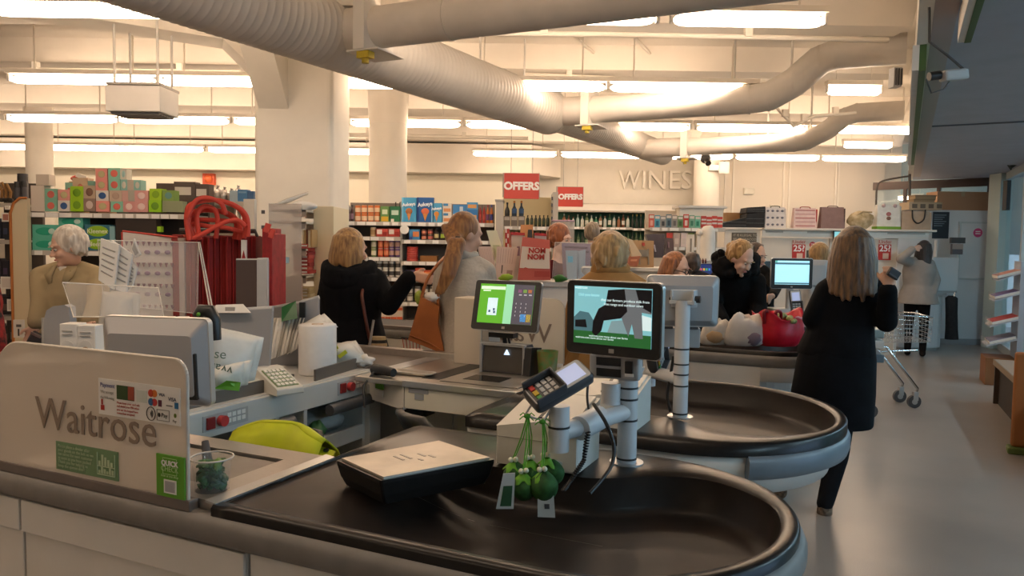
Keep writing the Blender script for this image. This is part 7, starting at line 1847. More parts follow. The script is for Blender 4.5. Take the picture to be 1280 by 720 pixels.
r, x0, x1, z0, z1, Y = tote('white bag with a cupcake print and green bottom band on the kiosk shelf', 1096, 1127, 256, 287, 'cfd0cc', [('o', 0.5, 0.62, 0.11, 'a86a6a'), ('o', 0.5, 0.45, 0.10, '7a5a4a')], None, 'b0b4b0')
part('green_band', MB().bx(x0 - .002, x1 + .002, Y - .004, Y + .16, z0, z0 + (z1 - z0) * .12), M('6a9a1c'), r)
for f in (0.28, 0.76): part('handle_tab', MB().ball((x0 + (x1 - x0) * f, Y + .02, z1 - .015), (0.03, 0.01, 0.03), 8, 6), M('b8a0a0'), r)
r, x0, x1, z0, z1, Y = tote('wide jute bag with a dark looping handle on the kiosk shelf', 1127, 1165, 264, 287, 'b09a84', [], None)
part('handle', MB().tube(spline([Vector((x0 + .14, Y - .01, z1 + .01)), Vector((x0 + .15, Y - .02, z1 - .12)), Vector((x0 + .22, Y - .03, z1 - .18)), Vector((x0 + .31, Y - .02, z1 - .12)), Vector((x0 + .33, Y - .01, z1 + .02))], 6), 0.011, 7), M('241e1c'), r)
r = goods('shopping_bag', 'slumped cream bag with a leafy print on the kiosk shelf', 'bag', X(1080, YK), YK + .1, zs); x0, x1, z0, z1 = rect(1062, 1097, 264, 287, YK)
part('body', crumple(MB(), ((x0 + x1) / 2, YK + .1, zs + .13), ((x1 - x0) / 2, 0.1, 0.135), 21, 18, 12, 0.18), mat('leafy cream cloth', hx('b8a88c'), 0.8, col2=hx('8a7a54'), scale=14), r); part('handle', MB().tube([(x0 + .05, YK + .05, zs + .15), (x0 + .2, YK + .03, zs + .26), (x1 - .06, YK + .05, zs + .25)], 0.012, 6), M('9a8a68'), r)
for k, (a, b, c, d, lab) in enumerate(((932, 956, 266, 284, 'upright pile of black bags against the white cottage bag'), (933, 957, 258, 266, 'black bag lying flat on the black pile'), (901, 933, 272, 285, 'low sloping black bag at the end of the kiosk shelf'))):
    x0, x1, z0, z1 = rect(a, b, c, d, YK); r = goods('folded_bag', lab, 'bag', (x0 + x1) / 2, YK + .05, z0)
    part('cloth', MB().loft([[Vector((x0, YK + .0, z0)), Vector((x1, YK + .0, z0)), Vector((x1, YK + .35, z0)), Vector((x0, YK + .35, z0))], [Vector((x0 + .01, YK + .0, z1 - (0.09 if k == 2 else 0.02))), Vector((x1, YK, z1)), Vector((x1, YK + .33, z1)), Vector((x0 + .01, YK + .33, z1 - (0.09 if k == 2 else 0.02)))]], 0, True, False), mat('black cloth', (0.012, 0.011, 0.012), 0.75, noise=0.3, scale=10), r, 0.01)
    for j in range(2): part('fold', MB().bx(x0 + .01, x1 - .002, YK - .006, YK, z0 + (z1 - z0) * (0.3 + .3 * j) - .006, z0 + (z1 - z0) * (0.3 + .3 * j)), DKGREY, r)
part('end_shelf', MB().bx(X(898, YK), X(953, YK), YK - .02, YK + .5, zs - .03, zs), KW, KI)
pbox('brown cardboard carton behind the black bags', 908, 932, 266, 286, YK + .36, '9a7448', None, None, None, 0.2, 'carton', 0, 'carton')
# boxes on the office roof
ZR = WTOP
def roofbox(lab, a, b, c, d, Y, col):
    x0, x1, z0, z1 = rect(a, b, c, d, Y); r = goods('carton', lab, 'carton', (x0 + x1) / 2, Y, ZR); part('carton', MB().bx(x0, x1, Y, Y + .35, ZR + .002, z1), M(col, 0.8), r, 0.004); part('tape', MB().bx((x0 + x1) / 2 - .03, (x0 + x1) / 2 + .03, Y - .002, Y + .352, z1 - .08, z1 + .002), M('b09a78'), r); return x0, x1, z1
roofbox('long pale brown carton on the office roof under the high window', 1171, 1236, 240, 262, WY + .2, 'b48a68')
r = goods('wall_box', 'pale box with square vents on the kiosk end', 'box', X(1155, 12.1), 12.1, 2.2); x0, x1, z0, z1 = rect(1136, 1178, 253, 262, 12.1)
part('case', MB().bx(x0, x1, 12.1, 12.4, z0, z1), M('a8967c'), r)
for k in range(4): part('vent', MB().bx(x0 + .05 + k * .13, x0 + .13 + k * .13, 12.095, 12.1, z0 + .025, z1 - .03), M('5a5044'), r)
part('wall_bracket', MB().bx(x0 + .02, x1 - .02, 12.38, WY, z0, z0 + .05), WCOOL, r)
for k, (a, b, c, d) in enumerate(((1144, 1170, 244, 249), (1142, 1168, 249, 253))):
    x0, x1, z0, z1 = rect(a, b, c, d, 12.15); r = goods('flat_carton', ('upper flat carton on the vented box', 'lower flat carton on the vented box')[k], 'carton', (x0 + x1) / 2, 12.15, z0); part('carton', MB().bx(x0, x1, 12.15, 12.35, z0, z1), M('8f7a5c'), r); part('lid_edge', MB().bx(x0 - .01, x1 + .01, 12.14, 12.36, z1 - .02, z1), M('7a664a'), r)
# bent conduit above the kiosk
r = wthing('conduit', 'dark bent conduit and post above the kiosk bags', 'pipe', aty(1095, 262, 12.4))
part('pipe', MB().tube(spline([aty(*q) for q in ((1095, 258, 12.4), (1096, 235, 12.4), (1100, 228, 12.4), (1112, 224, 12.4), (1137, 220, 12.4))], 4), 0.015, 7), M('4a423c'), r); part('post', MB().cyl(aty(1137, 213, 12.4), aty(1137, 251, 12.4), 0.022, n=8), M('4a423c'), r)

# ---------------- G: round service desk, sign, hanging coat
YG = 11.75
px_, py_ = aty(1170, 440, YG).x, YG + 0.30
r = wthing('service_desk', 'white rounded service desk in front of the girl in the grey jumper', 'desk', (px_, py_, 0))
x0, x1 = X(1118, YG), X(1188, YG); zt_ = Z(1165, 366, YG)
part('body', MB().prism(rrect(x0 + .1, x1, YG + .0, YG + .6, 0.2), 0.05, zt_ - .04), WCOOL, r); part('plinth', MB().prism(rrect(x0 + .13, x1 - .03, YG + .03, YG + .57, 0.18), 0.0, 0.05), GREYPL, r); part('top', MB().prism(rrect(x0, x1 + .05, YG - .05, YG + .65, 0.22), zt_ - .04, zt_), GREYPL, r)
def obox(lab, nm, cat, a, b, c, Y, z, m, dep=0.3):
    x0, x1 = X(a, Y), X(b, Y); z1 = Z((a + b) / 2, c, Y); r = goods(nm, lab, cat, (x0 + x1) / 2, Y, z); part('case', MB().bx(x0, x1, Y, Y + dep, z, z1), m, r, 0.006); part('base', MB().bx(x0 + .01, x1 - .01, Y - .004, Y, z, z + .03), GREYPL, r); return r
obox('tall white cabinet box on the service desk', 'desk_cabinet', 'cabinet', 1167, 1200, 322, YG + .1, zt_, WCOOL, 0.35)
obox('yellow green leaflet rack on the service desk', 'leaflet_rack', 'rack', 1160, 1167, 330, YG + .05, zt_, M('b0b85c'), 0.12)
r = wthing('post_sign', 'dark double sign on a white post above the service desk', 'sign', (X(1198, YG), YG + .6, 0)); 
part('post', MB().cyl((X(1198, YG), YG + .6, 0), (X(1198, YG), YG + .6, Z(1198, 300, YG)), 0.03, n=10), WCOOL, r)
x0, x1, z0, z1 = rect(1189, 1207, 297, 304, YG + .5); part('board', MB().bx(x0, x1, YG + .5, YG + .55, z0, z1), DKGREY, r)
x0, x1, z0, z1 = rect(1190, 1204, 305, 318, YG + .5); part('board', MB().bx(x0, x1, YG + .5, YG + .55, z0, z1), M('6a6870'), r); part('pale_strip', MB().bx(x0, x1, YG + .495, YG + .5, (z0 + z1) / 2, z1), M('b8a8a0'), r)
r = wthing('hanging_coat', 'dark coat hanging at the end of the service desk', 'coat', aty(1193, 425, YG - .1))
rg = []
for f, py in ((0.5, 370), (1.0, 373), (0.95, 392), (1.0, 412), (1.1, 425)):
    c = aty(1193, py, YG - .1); rg.append([c + Vector((0.085 * f * math.cos(q * .5236) * (1 + .15 * math.sin(3 * q)), 0.08 + 0.06 * f * math.sin(q * .5236), 0)) for q in range(12)])
part('coat', MB().loft(rg, 0, True, True), mat('dark wool', (0.02, 0.018, 0.02), 0.85, noise=0.2, scale=20), r); part('hook', MB().tube([aty(1193, 371, YG - .1), aty(1193, 366, YG - .06)], 0.008, 6), CHROME, r)

# ---------------- H: magazine rack, bench and panel on the right
YR = 9.2
base = W(1.45, 10.6)
r = cthing('magazine_rack', 'tiered clear magazine rack beside the bench near the shop front', 'rack', 1.55, 10.55, 0)
RK = r
part('wood_base', MB().bx(1.30, 1.66, 10.35, 10.8, 0.0, 0.32), M('8a5a34', 0.6), r, 0.004)
part('spine', MB().bx(1.60, 1.66, 10.35, 10.8, 0.32, 1.45), mat('rack grey acrylic', (0.45, 0.48, 0.55), 0.3), r)
for k, z in enumerate((0.45, 0.68, 0.98, 1.22)):
    part('tier', MB().prism([(1.30 + .03 * k, z), (1.62, z + 0.10), (1.62, z + 0.115), (1.30 + .03 * k, z + 0.015)], 10.35, 10.8, 'y'), mat('tier acrylic', (0.50, 0.52, 0.58), 0.3), r)
    part('tier_lip', MB().bx(1.29 + .03 * k, 1.30 + .03 * k, 10.35, 10.8, z, z + 0.10), CLEAR, r)
    for j in range(3):
        rr2 = cthing('magazine', 'magazine lying in the %s tier of the clear rack' % ('lowest', 'second', 'third', 'top')[k], 'magazine', 1.45, 10.42 + .14 * j, z + .12, 'magazines in the %s tier' % ('lowest', 'second', 'third', 'top')[k])
        part('pages', MB().box((1.46 + .015 * k, 10.42 + .15 * j, z + .085), (0.27, 0.13, 0.03), (0, -0.31, 0)), PAPER, rr2); part('cover', MB().box((1.46 + .015 * k, 10.42 + .15 * j, z + .103), (0.27, 0.13, 0.004), (0, -0.31, 0)), M(('8a8aa0', 'b84a48', '7a6a9a', 'c88a78')[k]), rr2)
r = cthing('bench', 'low wooden bench with dark sides by the shop front', 'bench', 1.6, 8.6, 0)
p0 = UV(at(1242, 505, 0))
part('top', MB().bx(p0[0], p0[0] + .66, 6.3, p0[1] + .1, 0.40, 0.45), M('a08c78', 0.4), r, 0.006); part('front_edge', MB().bx(p0[0] - .01, p0[0], 6.3, p0[1] + .1, 0.395, 0.452), M('8f7a64', 0.5), r)
part('end_panel', MB().bx(p0[0], p0[0] + .66, p0[1] + .02, p0[1] + .06, 0, 0.40), M('3c2c1e', 0.6), r); part('side_panel', MB().bx(p0[0] + .04, p0[0] + .08, 6.4, p0[1] + .02, 0, 0.40), M('2e2218', 0.6), r)
part('end_panel', MB().bx(p0[0], p0[0] + .66, 6.35, 6.39, 0, 0.40), M('3c2c1e', 0.6), r)
q0 = aty(1287, 585, 5.6)
r = wthing('display_plinth', 'orange brown display panel with a green foot at the edge of the aisle', 'panel', (q0.x, 5.6, 0))
part('panel', MB().box((q0.x + 0.22, 5.75, 0.42), (0.46, 0.05, 0.74), (0, 0, -0.5)), M('a0602c', 0.6), r, 0.02); part('foot', MB().box((q0.x + 0.22, 5.75, 0.025), (0.50, 0.14, 0.05), (0, 0, -0.5)), M('5a6a2c', 0.6), r, 0.01)
r = wthing('door_bracket', 'dark bracket and closer under the ceiling by the glass front', 'bracket', aty(1262, 205, 11.0))
part('arm', MB().tube([aty(1264, 208, 11), aty(1272, 203, 11), aty(1284, 194, 11)], 0.03, 6), M('46504c'), r); part('plate', MB().bx(aty(1264, 190, 11).x, aty(1290, 190, 11).x, 11, 11.06, aty(1264, 191, 11).z, aty(1264, 188, 11).z), M('46504c'), r); part('rod', MB().tube([aty(1266, 190, 11), aty(1265, 204, 11), aty(1264, 212, 11), aty(1254, 198, 11)], 0.012, 6), M('46504c'), r)

# ---------------- I: card stand behind the second counter
YS = 5.2
r = wthing('display_stand', 'low grey stand of leaflets and gift bags behind the cream screen', 'stand', (X(660, YS), YS + .2, 0))
x0, x1 = X(592, YS), X(745, YS); zb_ = Z(660, 352, YS)
part('body', MB().bx(x0, x1, YS, YS + .45, 0, zb_ - 0.03), WHITE, r, 0.004); part('top', MB().bx(x0 - .02, x1 + .02, YS - .03, YS + .48, zb_ - .03, zb_), GREYPL, r)
def lean(lab, nm, cat, quad, Y, m, prints=(), th=0.012):
    P_ = [aty(px, py, Y + (0.06 if i < 2 else 0.0)) for i, (px, py) in enumerate(quad)]; c = sum(P_, Vector()) / 4
    r = goods(nm, lab, cat, c.x, Y, min(p.z for p in P_)); o = Vector((0, th / 2, 0))
    part('card', MB().loft([[p - o for p in P_[::-1]], [p + o for p in P_[::-1]]], 0, True, False), m, r)
    def at2(s, t): return P_[0].lerp(P_[1], s).lerp(P_[3].lerp(P_[2], s), t)
    for (s0, s1, t0, t1, col) in prints:
        Q = [at2(s0, t0), at2(s1, t0), at2(s1, t1), at2(s0, t1)]
        part('print', MB().loft([[p - o * 1.35 for p in Q[::-1]], [p - o * 1.0 for p in Q[::-1]]], 0, True, False), M(col), r)
    return r, at2
PK = M('c8b0a4', 0.7)
lean('cream card leaning at the back of the leaflet stand', 'greeting_card', 'card', [(608, 288), (621, 288), (640, 349), (625, 349)], YS + .2, M('d8d4b8'), [(0.2, 0.8, 0.3, 0.6, 'c0c49a')])
st1 = [(0.12 * k + 0.08, 0.12 * k + 0.10, 0.05, 0.5, 'a89088') for k in range(7)] + [(0.3, 0.36, 0.55, 0.8, '4a3c3a'), (0.6, 0.9, 0.7, 0.9, '9a7a70')]
lean('pink beige leaflet with fine stripes, nearer the ponytail', 'leaflet', 'leaflet', [(597, 308), (614, 308), (622, 347), (606, 349)], YS + .1, PK, st1)
lean('pink beige leaflet with fine stripes, nearer the red gift bag', 'leaflet', 'leaflet', [(621, 308), (648, 310), (641, 350), (619, 350)], YS + .08, PK, st1)
r, at2 = lean('red and cream gift bag lettered NOM NOM on the stand', 'gift_bag', 'bag', [(653, 296), (687, 300), (688, 350), (647, 350)], YS + .05, M('c0584c', 0.5), [(0.02, 0.98, 0.22, 0.72, 'd4c4b4'), (0.66, 0.84, 0.40, 0.50, 'b8342c'), (0.35, 0.5, 0.55, 0.66, 'b8342c'), (0.6, 0.9, 0.58, 0.64, 'b8342c'), (0.15, 0.3, 0.66, 0.78, 'c0584c'), (0.5, 0.98, 0.78, 0.92, 'a83a30')], 0.05)
for k, t_ in enumerate(('NOM', 'NOM')): lettering(t_, 0.05, M('b8342c'), r, at2(0.26 - 0.02 * k, 0.36 + 0.15 * k) + Vector((0, -0.042, 0)), FACE, 0.001, bold=0.002)
lean('purple swirled picture card in a clear holder', 'greeting_card', 'card', [(702, 303), (738, 305), (738, 346), (704, 346)], YS + .16, M('8a7488', 0.5), [(0.1, 0.9, 0.1, 0.16, '5a4058'), (0.3, 0.95, 0.22, 0.28, '5a4058')])
lean('pale blue folder with a bright blue square, in the clear holder', 'folder', 'folder', [(707, 313), (722, 313), (721, 349), (709, 349)], YS + .08, M('8fa6b8', 0.5), [(0.15, 0.6, 0.2, 0.42, '4fb0dc')])
lean('plain pale blue folder behind the first, in the clear holder', 'folder', 'folder', [(722, 314), (732, 312), (731, 348), (722, 349)], YS + .10, M('9aaec0', 0.5), [(0.1, 0.2, 0.1, 0.9, '7a8ea0')])
clear_holder('tall clear folder holder on the leaflet stand', [(694, 303), (742, 304), (744, 350), (690, 350)], (YS + .04,) * 4)
for k, (px, py) in enumerate(((632, 346), (700, 347))):
    p = aty(px, py, YS - .02); r = goods('green_ribbon', ('curled lime ribbon on the stand under the striped leaflet', 'curled green ribbon on the stand under the folders')[k], 'ribbon', p.x, YS, zb_)
    part('ribbon', crumple(MB(), (p.x, YS - 0.01, zb_ + .025), (0.045, 0.03, 0.026), 30 + k, 12, 8, 0.4), M('8aa81c' if k == 0 else '2c6a1c', 0.5), r)
lean('white gift bag with small figures and a red edge at the back of the stand', 'gift_bag', 'bag', [(638, 290), (656, 291), (656, 349), (638, 349)], YS + .3, M('c8b8ac', 0.7), [(0.0, 1, 0.0, 0.06, 'a8282a'), (0.0, 0.06, 0, 1, 'a8282a'), (0.45, 0.65, 0.3, 0.5, '8a6a78'), (0.2, 0.3, 0.6, 0.75, '6a5a58')], 0.03)
lean('red checked gift bag at the back of the stand', 'gift_bag', 'bag', [(631, 286), (637, 286), (638, 349), (632, 349)], YS + .3, M('b03a34', 0.7), [(0.1 + 0.4 * (k % 2), 0.4 + 0.4 * (k % 2), 0.1 * k, 0.1 * k + 0.08, 'd8c8c0') for k in range(8)], 0.05)
lean('second white figured gift bag behind the dark bag handle', 'gift_bag', 'bag', [(668, 291), (683, 292), (683, 349), (668, 349)], YS + .3, M('c4b0a8', 0.7), [(0.0, 1, 0.0, 0.06, 'a8282a'), (0.4, 0.7, 0.35, 0.6, '8a6a78')], 0.03)
r, at2 = lean('orange roofed paper house card on the stand', 'greeting_card', 'card', [(651, 281), (666, 281), (669, 349), (646, 349)], YS + .35, M('c88a58', 0.7), [(0.1, 0.9, 0.8, 0.95, 'd8c4ac')], 0.05)
lean('black cloth handle loop between the figured gift bags', 'bag_strap', 'strap', [(660, 287), (665, 287), (669, 349), (654, 349)], YS + .22, BLACKP, [], 0.02)
# bags standing behind the old man
lean('brown paper bag with a red star and town drawing behind the old man', 'paper_bag', 'bag', [(783, 300), (816, 301), (816, 334), (786, 334)], 7.2, M('a4825c', 0.7), [(0.55, 0.65, 0.08, 0.2, 'a8382a'), (0.4, 0.8, 0.35, 0.6, '7c7468'), (0.4, 0.44, 0.35, 0.9, '7c7468'), (0.75, 0.8, 0.3, 0.9, '7c7468')], 0.1)
lean('pale folded cloth bag slanting beside the brown paper bag', 'cloth_bag', 'bag', [(784, 298), (790, 300), (802, 320), (790, 322)], 7.0, M('b8a488', 0.7), [], 0.06)
lean('rust red packet leaning in front of the brown paper bag', 'packet', 'packet', [(786, 321), (800, 320), (796, 333), (784, 332)], 6.9, M('8a4a30', 0.6), [(0.2, 0.8, 0.3, 0.5, 'b87a58')], 0.04)
lean('dark shiny bag with a pale streak behind the bobbed cashier', 'shopping_bag', 'bag', [(806, 293), (830, 292), (828, 322), (816, 322)], 7.3, mat('dark shiny film', (0.04, 0.03, 0.045), 0.25), [(0.25, 0.35, 0.45, 0.75, 'a8a0b0')], 0.1)
lean('second dark bag beside the shiny one', 'shopping_bag', 'bag', [(829, 297), (840, 298), (842, 322), (830, 322)], 7.35, mat('dark maroon film', (0.055, 0.025, 0.03), 0.35), [(0.3, 0.5, 0.2, 0.5, '6a5058')], 0.1)
r = wthing('display_stand', 'low stand carrying the brown paper bag behind the old man', 'stand', (X(812, 7.3), 7.3, 0)); x0, x1 = X(775, 7.2), X(848, 7.2); zq = Z(810, 334, 7.2)
part('body', MB().bx(x0, x1, 6.95, 7.5, 0, zq - .03), KW, r); part('top', MB().bx(x0 - .02, x1 + .02, 6.92, 7.52, zq - .03, zq), WHITE, r)

# ---------------- J: far tills
def far_screen(label, cpx, Y, w, h, yaw, fn, post=0.0):
    c = aty(cpx[0], cpx[1], Y); r = monitor('till_monitor', label, c, w, h, yaw, 0.0, fn)
    part('post', MB().cyl((0, 0.05, -h * 0.3), (0, 0.05, -(c.z - post)), 0.03, n=12), GREYPL, r)
    return r
def dark_screen(s, r, w, h):
    for k, hcol in enumerate(('b8506a', 'c8a03c', '4fa06c', '3c78c0')): blk(s, -w * .3 + k * w * .18, -w * .18 + k * w * .18, -h * .1, h * .12, emis('d' + hcol, hcol, 0.8))
    blk(s, -w * .5, -w * .42, -h * .5, h * .5, emis('bar2', '5cae9c', 0.8))
def plain_dark(s, r, w, h): blk(s, -w * .5, -w * .42, -h * .5, h * .5, emis('bar2', '5cae9c', 0.8))
far_screen('far till monitor with a pale blue lit page beside the leaning woman', (990, 342), 6.2, 0.33, 0.245, -0.05, (emis('paleblue', 'a4dce8', 0.95), blue_screen), 0.931)
far_screen('small dark blue key screen beside the bobbed cashier', (881, 338), 6.9, 0.16, 0.12, -0.1, (emis('navy', '2c3a6c', 0.7), dark_screen))
far_screen('dark till monitor half hidden behind the leaning woman', (956, 338), 8.2, 0.24, 0.20, 0.1, (emis('dim', '2a3036', 0.5), plain_dark))
m_ = back_monitor('back of a grey far till monitor beside the pale blue page', (1016, 343), 6.5, 0.25, 0.25, -0.15, 0.0); part('post', MB().cyl((0, 0.02, -0.1), (0, 0.02, -0.6), 0.03, n=12), GREYPL, m_)
m_ = back_monitor('back of a pale till monitor behind the old man', (757, 350), 5.35, 0.36, 0.18, 0.15, 0.5); part('black_vent', MB().bx(0.10, 0.14, -0.026, -0.01, -0.06, 0.0), BLACKP, m_); part('post', MB().cyl((0, 0.02, -0.05), (0, -0.12, -0.45), 0.03, n=12), GREYPL, m_)
m_ = card_reader('card reader with a blue lit screen by the pale blue till page', aty(995, 378, 5.95), Vector((-0.05, 0.25, 0.95)), Vector((-0.1, -0.95, 0.2)), 1.0); part('mount_post', MB().cyl((0, -.02, -.03), (0, -.40, -.03), .022, n=12), GREYPL, m_)
r = wthing('far_counter', 'dark till counter edge under the pale blue till page', 'counter', (X(985, 6.1), 6.1, 0)); x0, x1 = X(935, 6.2), X(1030, 6.2); zz = 0.93
part('top', MB().bx(x0, x1, 6.15, 6.6, zz - .04, zz), BLACKP, r, 0.004); part('front', MB().bx(x0, x1, 6.17, 6.2, 0.2, zz - .04), WHITE, r); part('box', MB().bx(X(972, 6.2), X(1010, 6.2), 6.2, 6.4, zz, zz + .14), GREYPL, r, 0.004); part('leg', MB().bx(x0 + .1, x1 - .1, 6.25, 6.5, 0, 0.2), DKGREY, r)
for k in range(3):
    p = aty(876 + 3.4 * k, 327, 6.6); jar('tiny dark red bottle on the ledge behind the key screen', 874.5 + 3.4 * k, 877.4 + 3.4 * k, 323, 330, 6.95, '5a1210', '1c0c0c', None, 'tiny red bottles', 'bottle', 0.3)
r = wthing('small_ledge', 'thin green glass ledge above the small key screen', 'ledge', aty(880, 331, 6.95)); x0, x1 = X(867, 6.95), X(892, 6.95); z = Z(880, 330.2, 6.95); part('ledge', MB().bx(x0, x1, 6.92, 7.15, z - .012, z), M('3c5a4c', 0.2), r); part('post', MB().bx(x0 + .05, x0 + .09, 7.05, 7.1, 0, z - .012), SHELFG, r)

# ---------------- K: shopping trolley
r = wthing('shopping_trolley', 'silver wire shopping trolley beyond the woman in the dark coat', 'trolley', (X(1130, 7.6), 7.6, 0))
TP = [aty(*q) for q in ((1098, 392, 7.9), (1166, 397, 7.9), (1163, 428, 7.95), (1104, 428, 7.9))]
dB = Vector((0.10, 0.55, 0.0))
wr = MB()
def wline(a, b, rad=0.0028): wr.cyl(a, b, rad, n=5)
for k in range(7):
    t = k / 6; a, b = TP[0].lerp(TP[3], t), TP[1].lerp(TP[2], t); wline(a, b); wline(a + dB, b + dB)
    wline(a, a + dB); wline(b, b + dB)
for k in range(17):
    t = k / 16; a, b = TP[0].lerp(TP[1], t), TP[3].lerp(TP[2], t); wline(a, b, 0.002); wline(a + dB, b + dB, 0.002); wline(b, b + dB, 0.002)
tag(part('basket', wr, CHROME, r), kind='stuff')
part('top_rim', MB().tube([TP[0], TP[1], TP[1] + dB, TP[0] + dB], 0.009, 8, 0, True), CHROME, r)
wh = [at(1124, 503, 0), at(1142, 510, 0)]
for k, (w0, tp) in enumerate(zip(wh, (aty(1098, 438, 7.75), aty(1108, 434, 7.45)))):
    hubp = w0 + Vector((0, 0, 0.075))
    part('leg', MB().tube([tp + Vector((-0.15, 0.1, 0.02)), tp, hubp + Vector((0.03, 0, 0.12)), hubp + Vector((0.02, 0, 0.08))], 0.014, 8), CHROME, r)
    f_ = part('fork', MB().box(hubp + Vector((0.01, 0, 0.045)), (0.05, 0.05, 0.09)), GREYPL, r, 0.006)
    c_ = part('wheel', MB().cyl(hubp + Vector((0, -0.018, -0.01)), hubp + Vector((0, 0.018, -0.01)), 0.064, n=20), DKGREY, r)
    part('hub', MB().cyl(hubp + Vector((0, -0.021, -0.01)), hubp + Vector((0, 0.021, -0.01)), 0.028, n=14), GREYPL, c_)
part('cross_bar', MB().tube([aty(1096, 440, 7.75) , aty(1146, 438, 7.9)], 0.012, 8), CHROME, r)
hd = [aty(1094, 415, 7.0), aty(1094, 428, 7.0), aty(1094, 445, 7.0)]
for k, (p, h) in enumerate(zip(hd, ('7f99a0', 'c0c4c4', '5a7080'))): part('seat_flap', MB().box(p, (0.10, 0.35, 0.075), (0, 0, -0.3)), M(h, 0.4), r, 0.01)
for k in range(2): part('rear_leg', MB().tube([hd[1] + Vector((0, 0.25 * k, 0)), Vector((hd[1].x - .02, 7.0 + .35 * k, 0.13))], 0.014, 8), CHROME, r); part('wheel', MB().cyl((hd[1].x - .02, 6.98 + .35 * k, 0.065), (hd[1].x - .02, 7.02 + .35 * k, 0.065), 0.064, n=20), DKGREY, r)
# ================================================================ PEOPLE
SKIN = mat('skin', (0.56, 0.33, 0.23), 0.55, noise=0.05, scale=12); SKIN2 = mat('fair skin', (0.62, 0.38, 0.28), 0.55, noise=0.05, scale=12)
EYEW = mat('eye white', (0.50, 0.45, 0.40), 0.4); EYED = mat('iris', (0.04, 0.03, 0.02), 0.2); LIP = mat('lip', (0.45, 0.16, 0.13), 0.5)
def hairm(n, a, b): return mat('hair ' + n, hx(a), 0.5, col2=hx(b), scale=60, stretch=(1, 1, 0.10), bump=0.35, sheen=0.2)
def cloth(n, h, noise=0.12, scale=9, bump=0.12): return mat('cloth ' + n, hx(h), 0.9, noise=noise, scale=scale, bump=bump, spec=0.2)
def cap(mb, a, b, ra, rb, n=14):
    a, b = Vector(a), Vector(b)
    if (b - a).length > 1e-5: mb.cyl(a, b, ra, rb, n)
    mb.ball(a, ra, n, 9); mb.ball(b, rb, n, 9); return mb
def blob(name, mb, m, parent, vox, it=6, label=None):
    o = part(name, mb, m, parent, label=label)
    q = o.modifiers.new('skin', 'REMESH'); q.mode = 'VOXEL'; q.voxel_size = vox; q.use_smooth_shade = True
    q = o.modifiers.new('soft', 'SMOOTH'); q.iterations = it; q.factor = 0.5
    return o
def hand(mb, w, d, nrm, side, curl=0.5, s=1.0):   # palm and five unequal fingers from the wrist w along d
    d = d.normalized(); nrm = (nrm - d * nrm.dot(d)).normalized(); x = d.cross(nrm) * side
    pc = w + d * 0.05 * s
    for k in (-1, 0, 1): cap(mb, w + x * 0.012 * k * s, w + d * 0.085 * s + x * 0.024 * k * s, 0.016 * s, 0.013 * s, 10)
    for k, (off, L_) in enumerate(((-0.030, 0.058), (-0.010, 0.072), (0.010, 0.076), (0.029, 0.066))):
        p = w + d * 0.088 * s + x * off * s; a = 0.25 * curl
        for j in range(3):
            a += curl * 0.55; q = p + (d * math.cos(a) - nrm * math.sin(a)) * L_ * s * (0.45, 0.32, 0.25)[j]
            cap(mb, p, q, (0.0095 - 0.0008 * j) * s, (0.0088 - 0.0008 * j) * s, 8); p = q
    p = w + d * 0.03 * s + x * 0.026 * s
    for j in range(2):
        q = p + (d * 0.75 + x * (0.75 - 0.6 * j) - nrm * 0.45 * curl).normalized() * (0.038, 0.030)[j] * s; cap(mb, p, q, 0.0115 * s, 0.0095 * s, 8); p = q
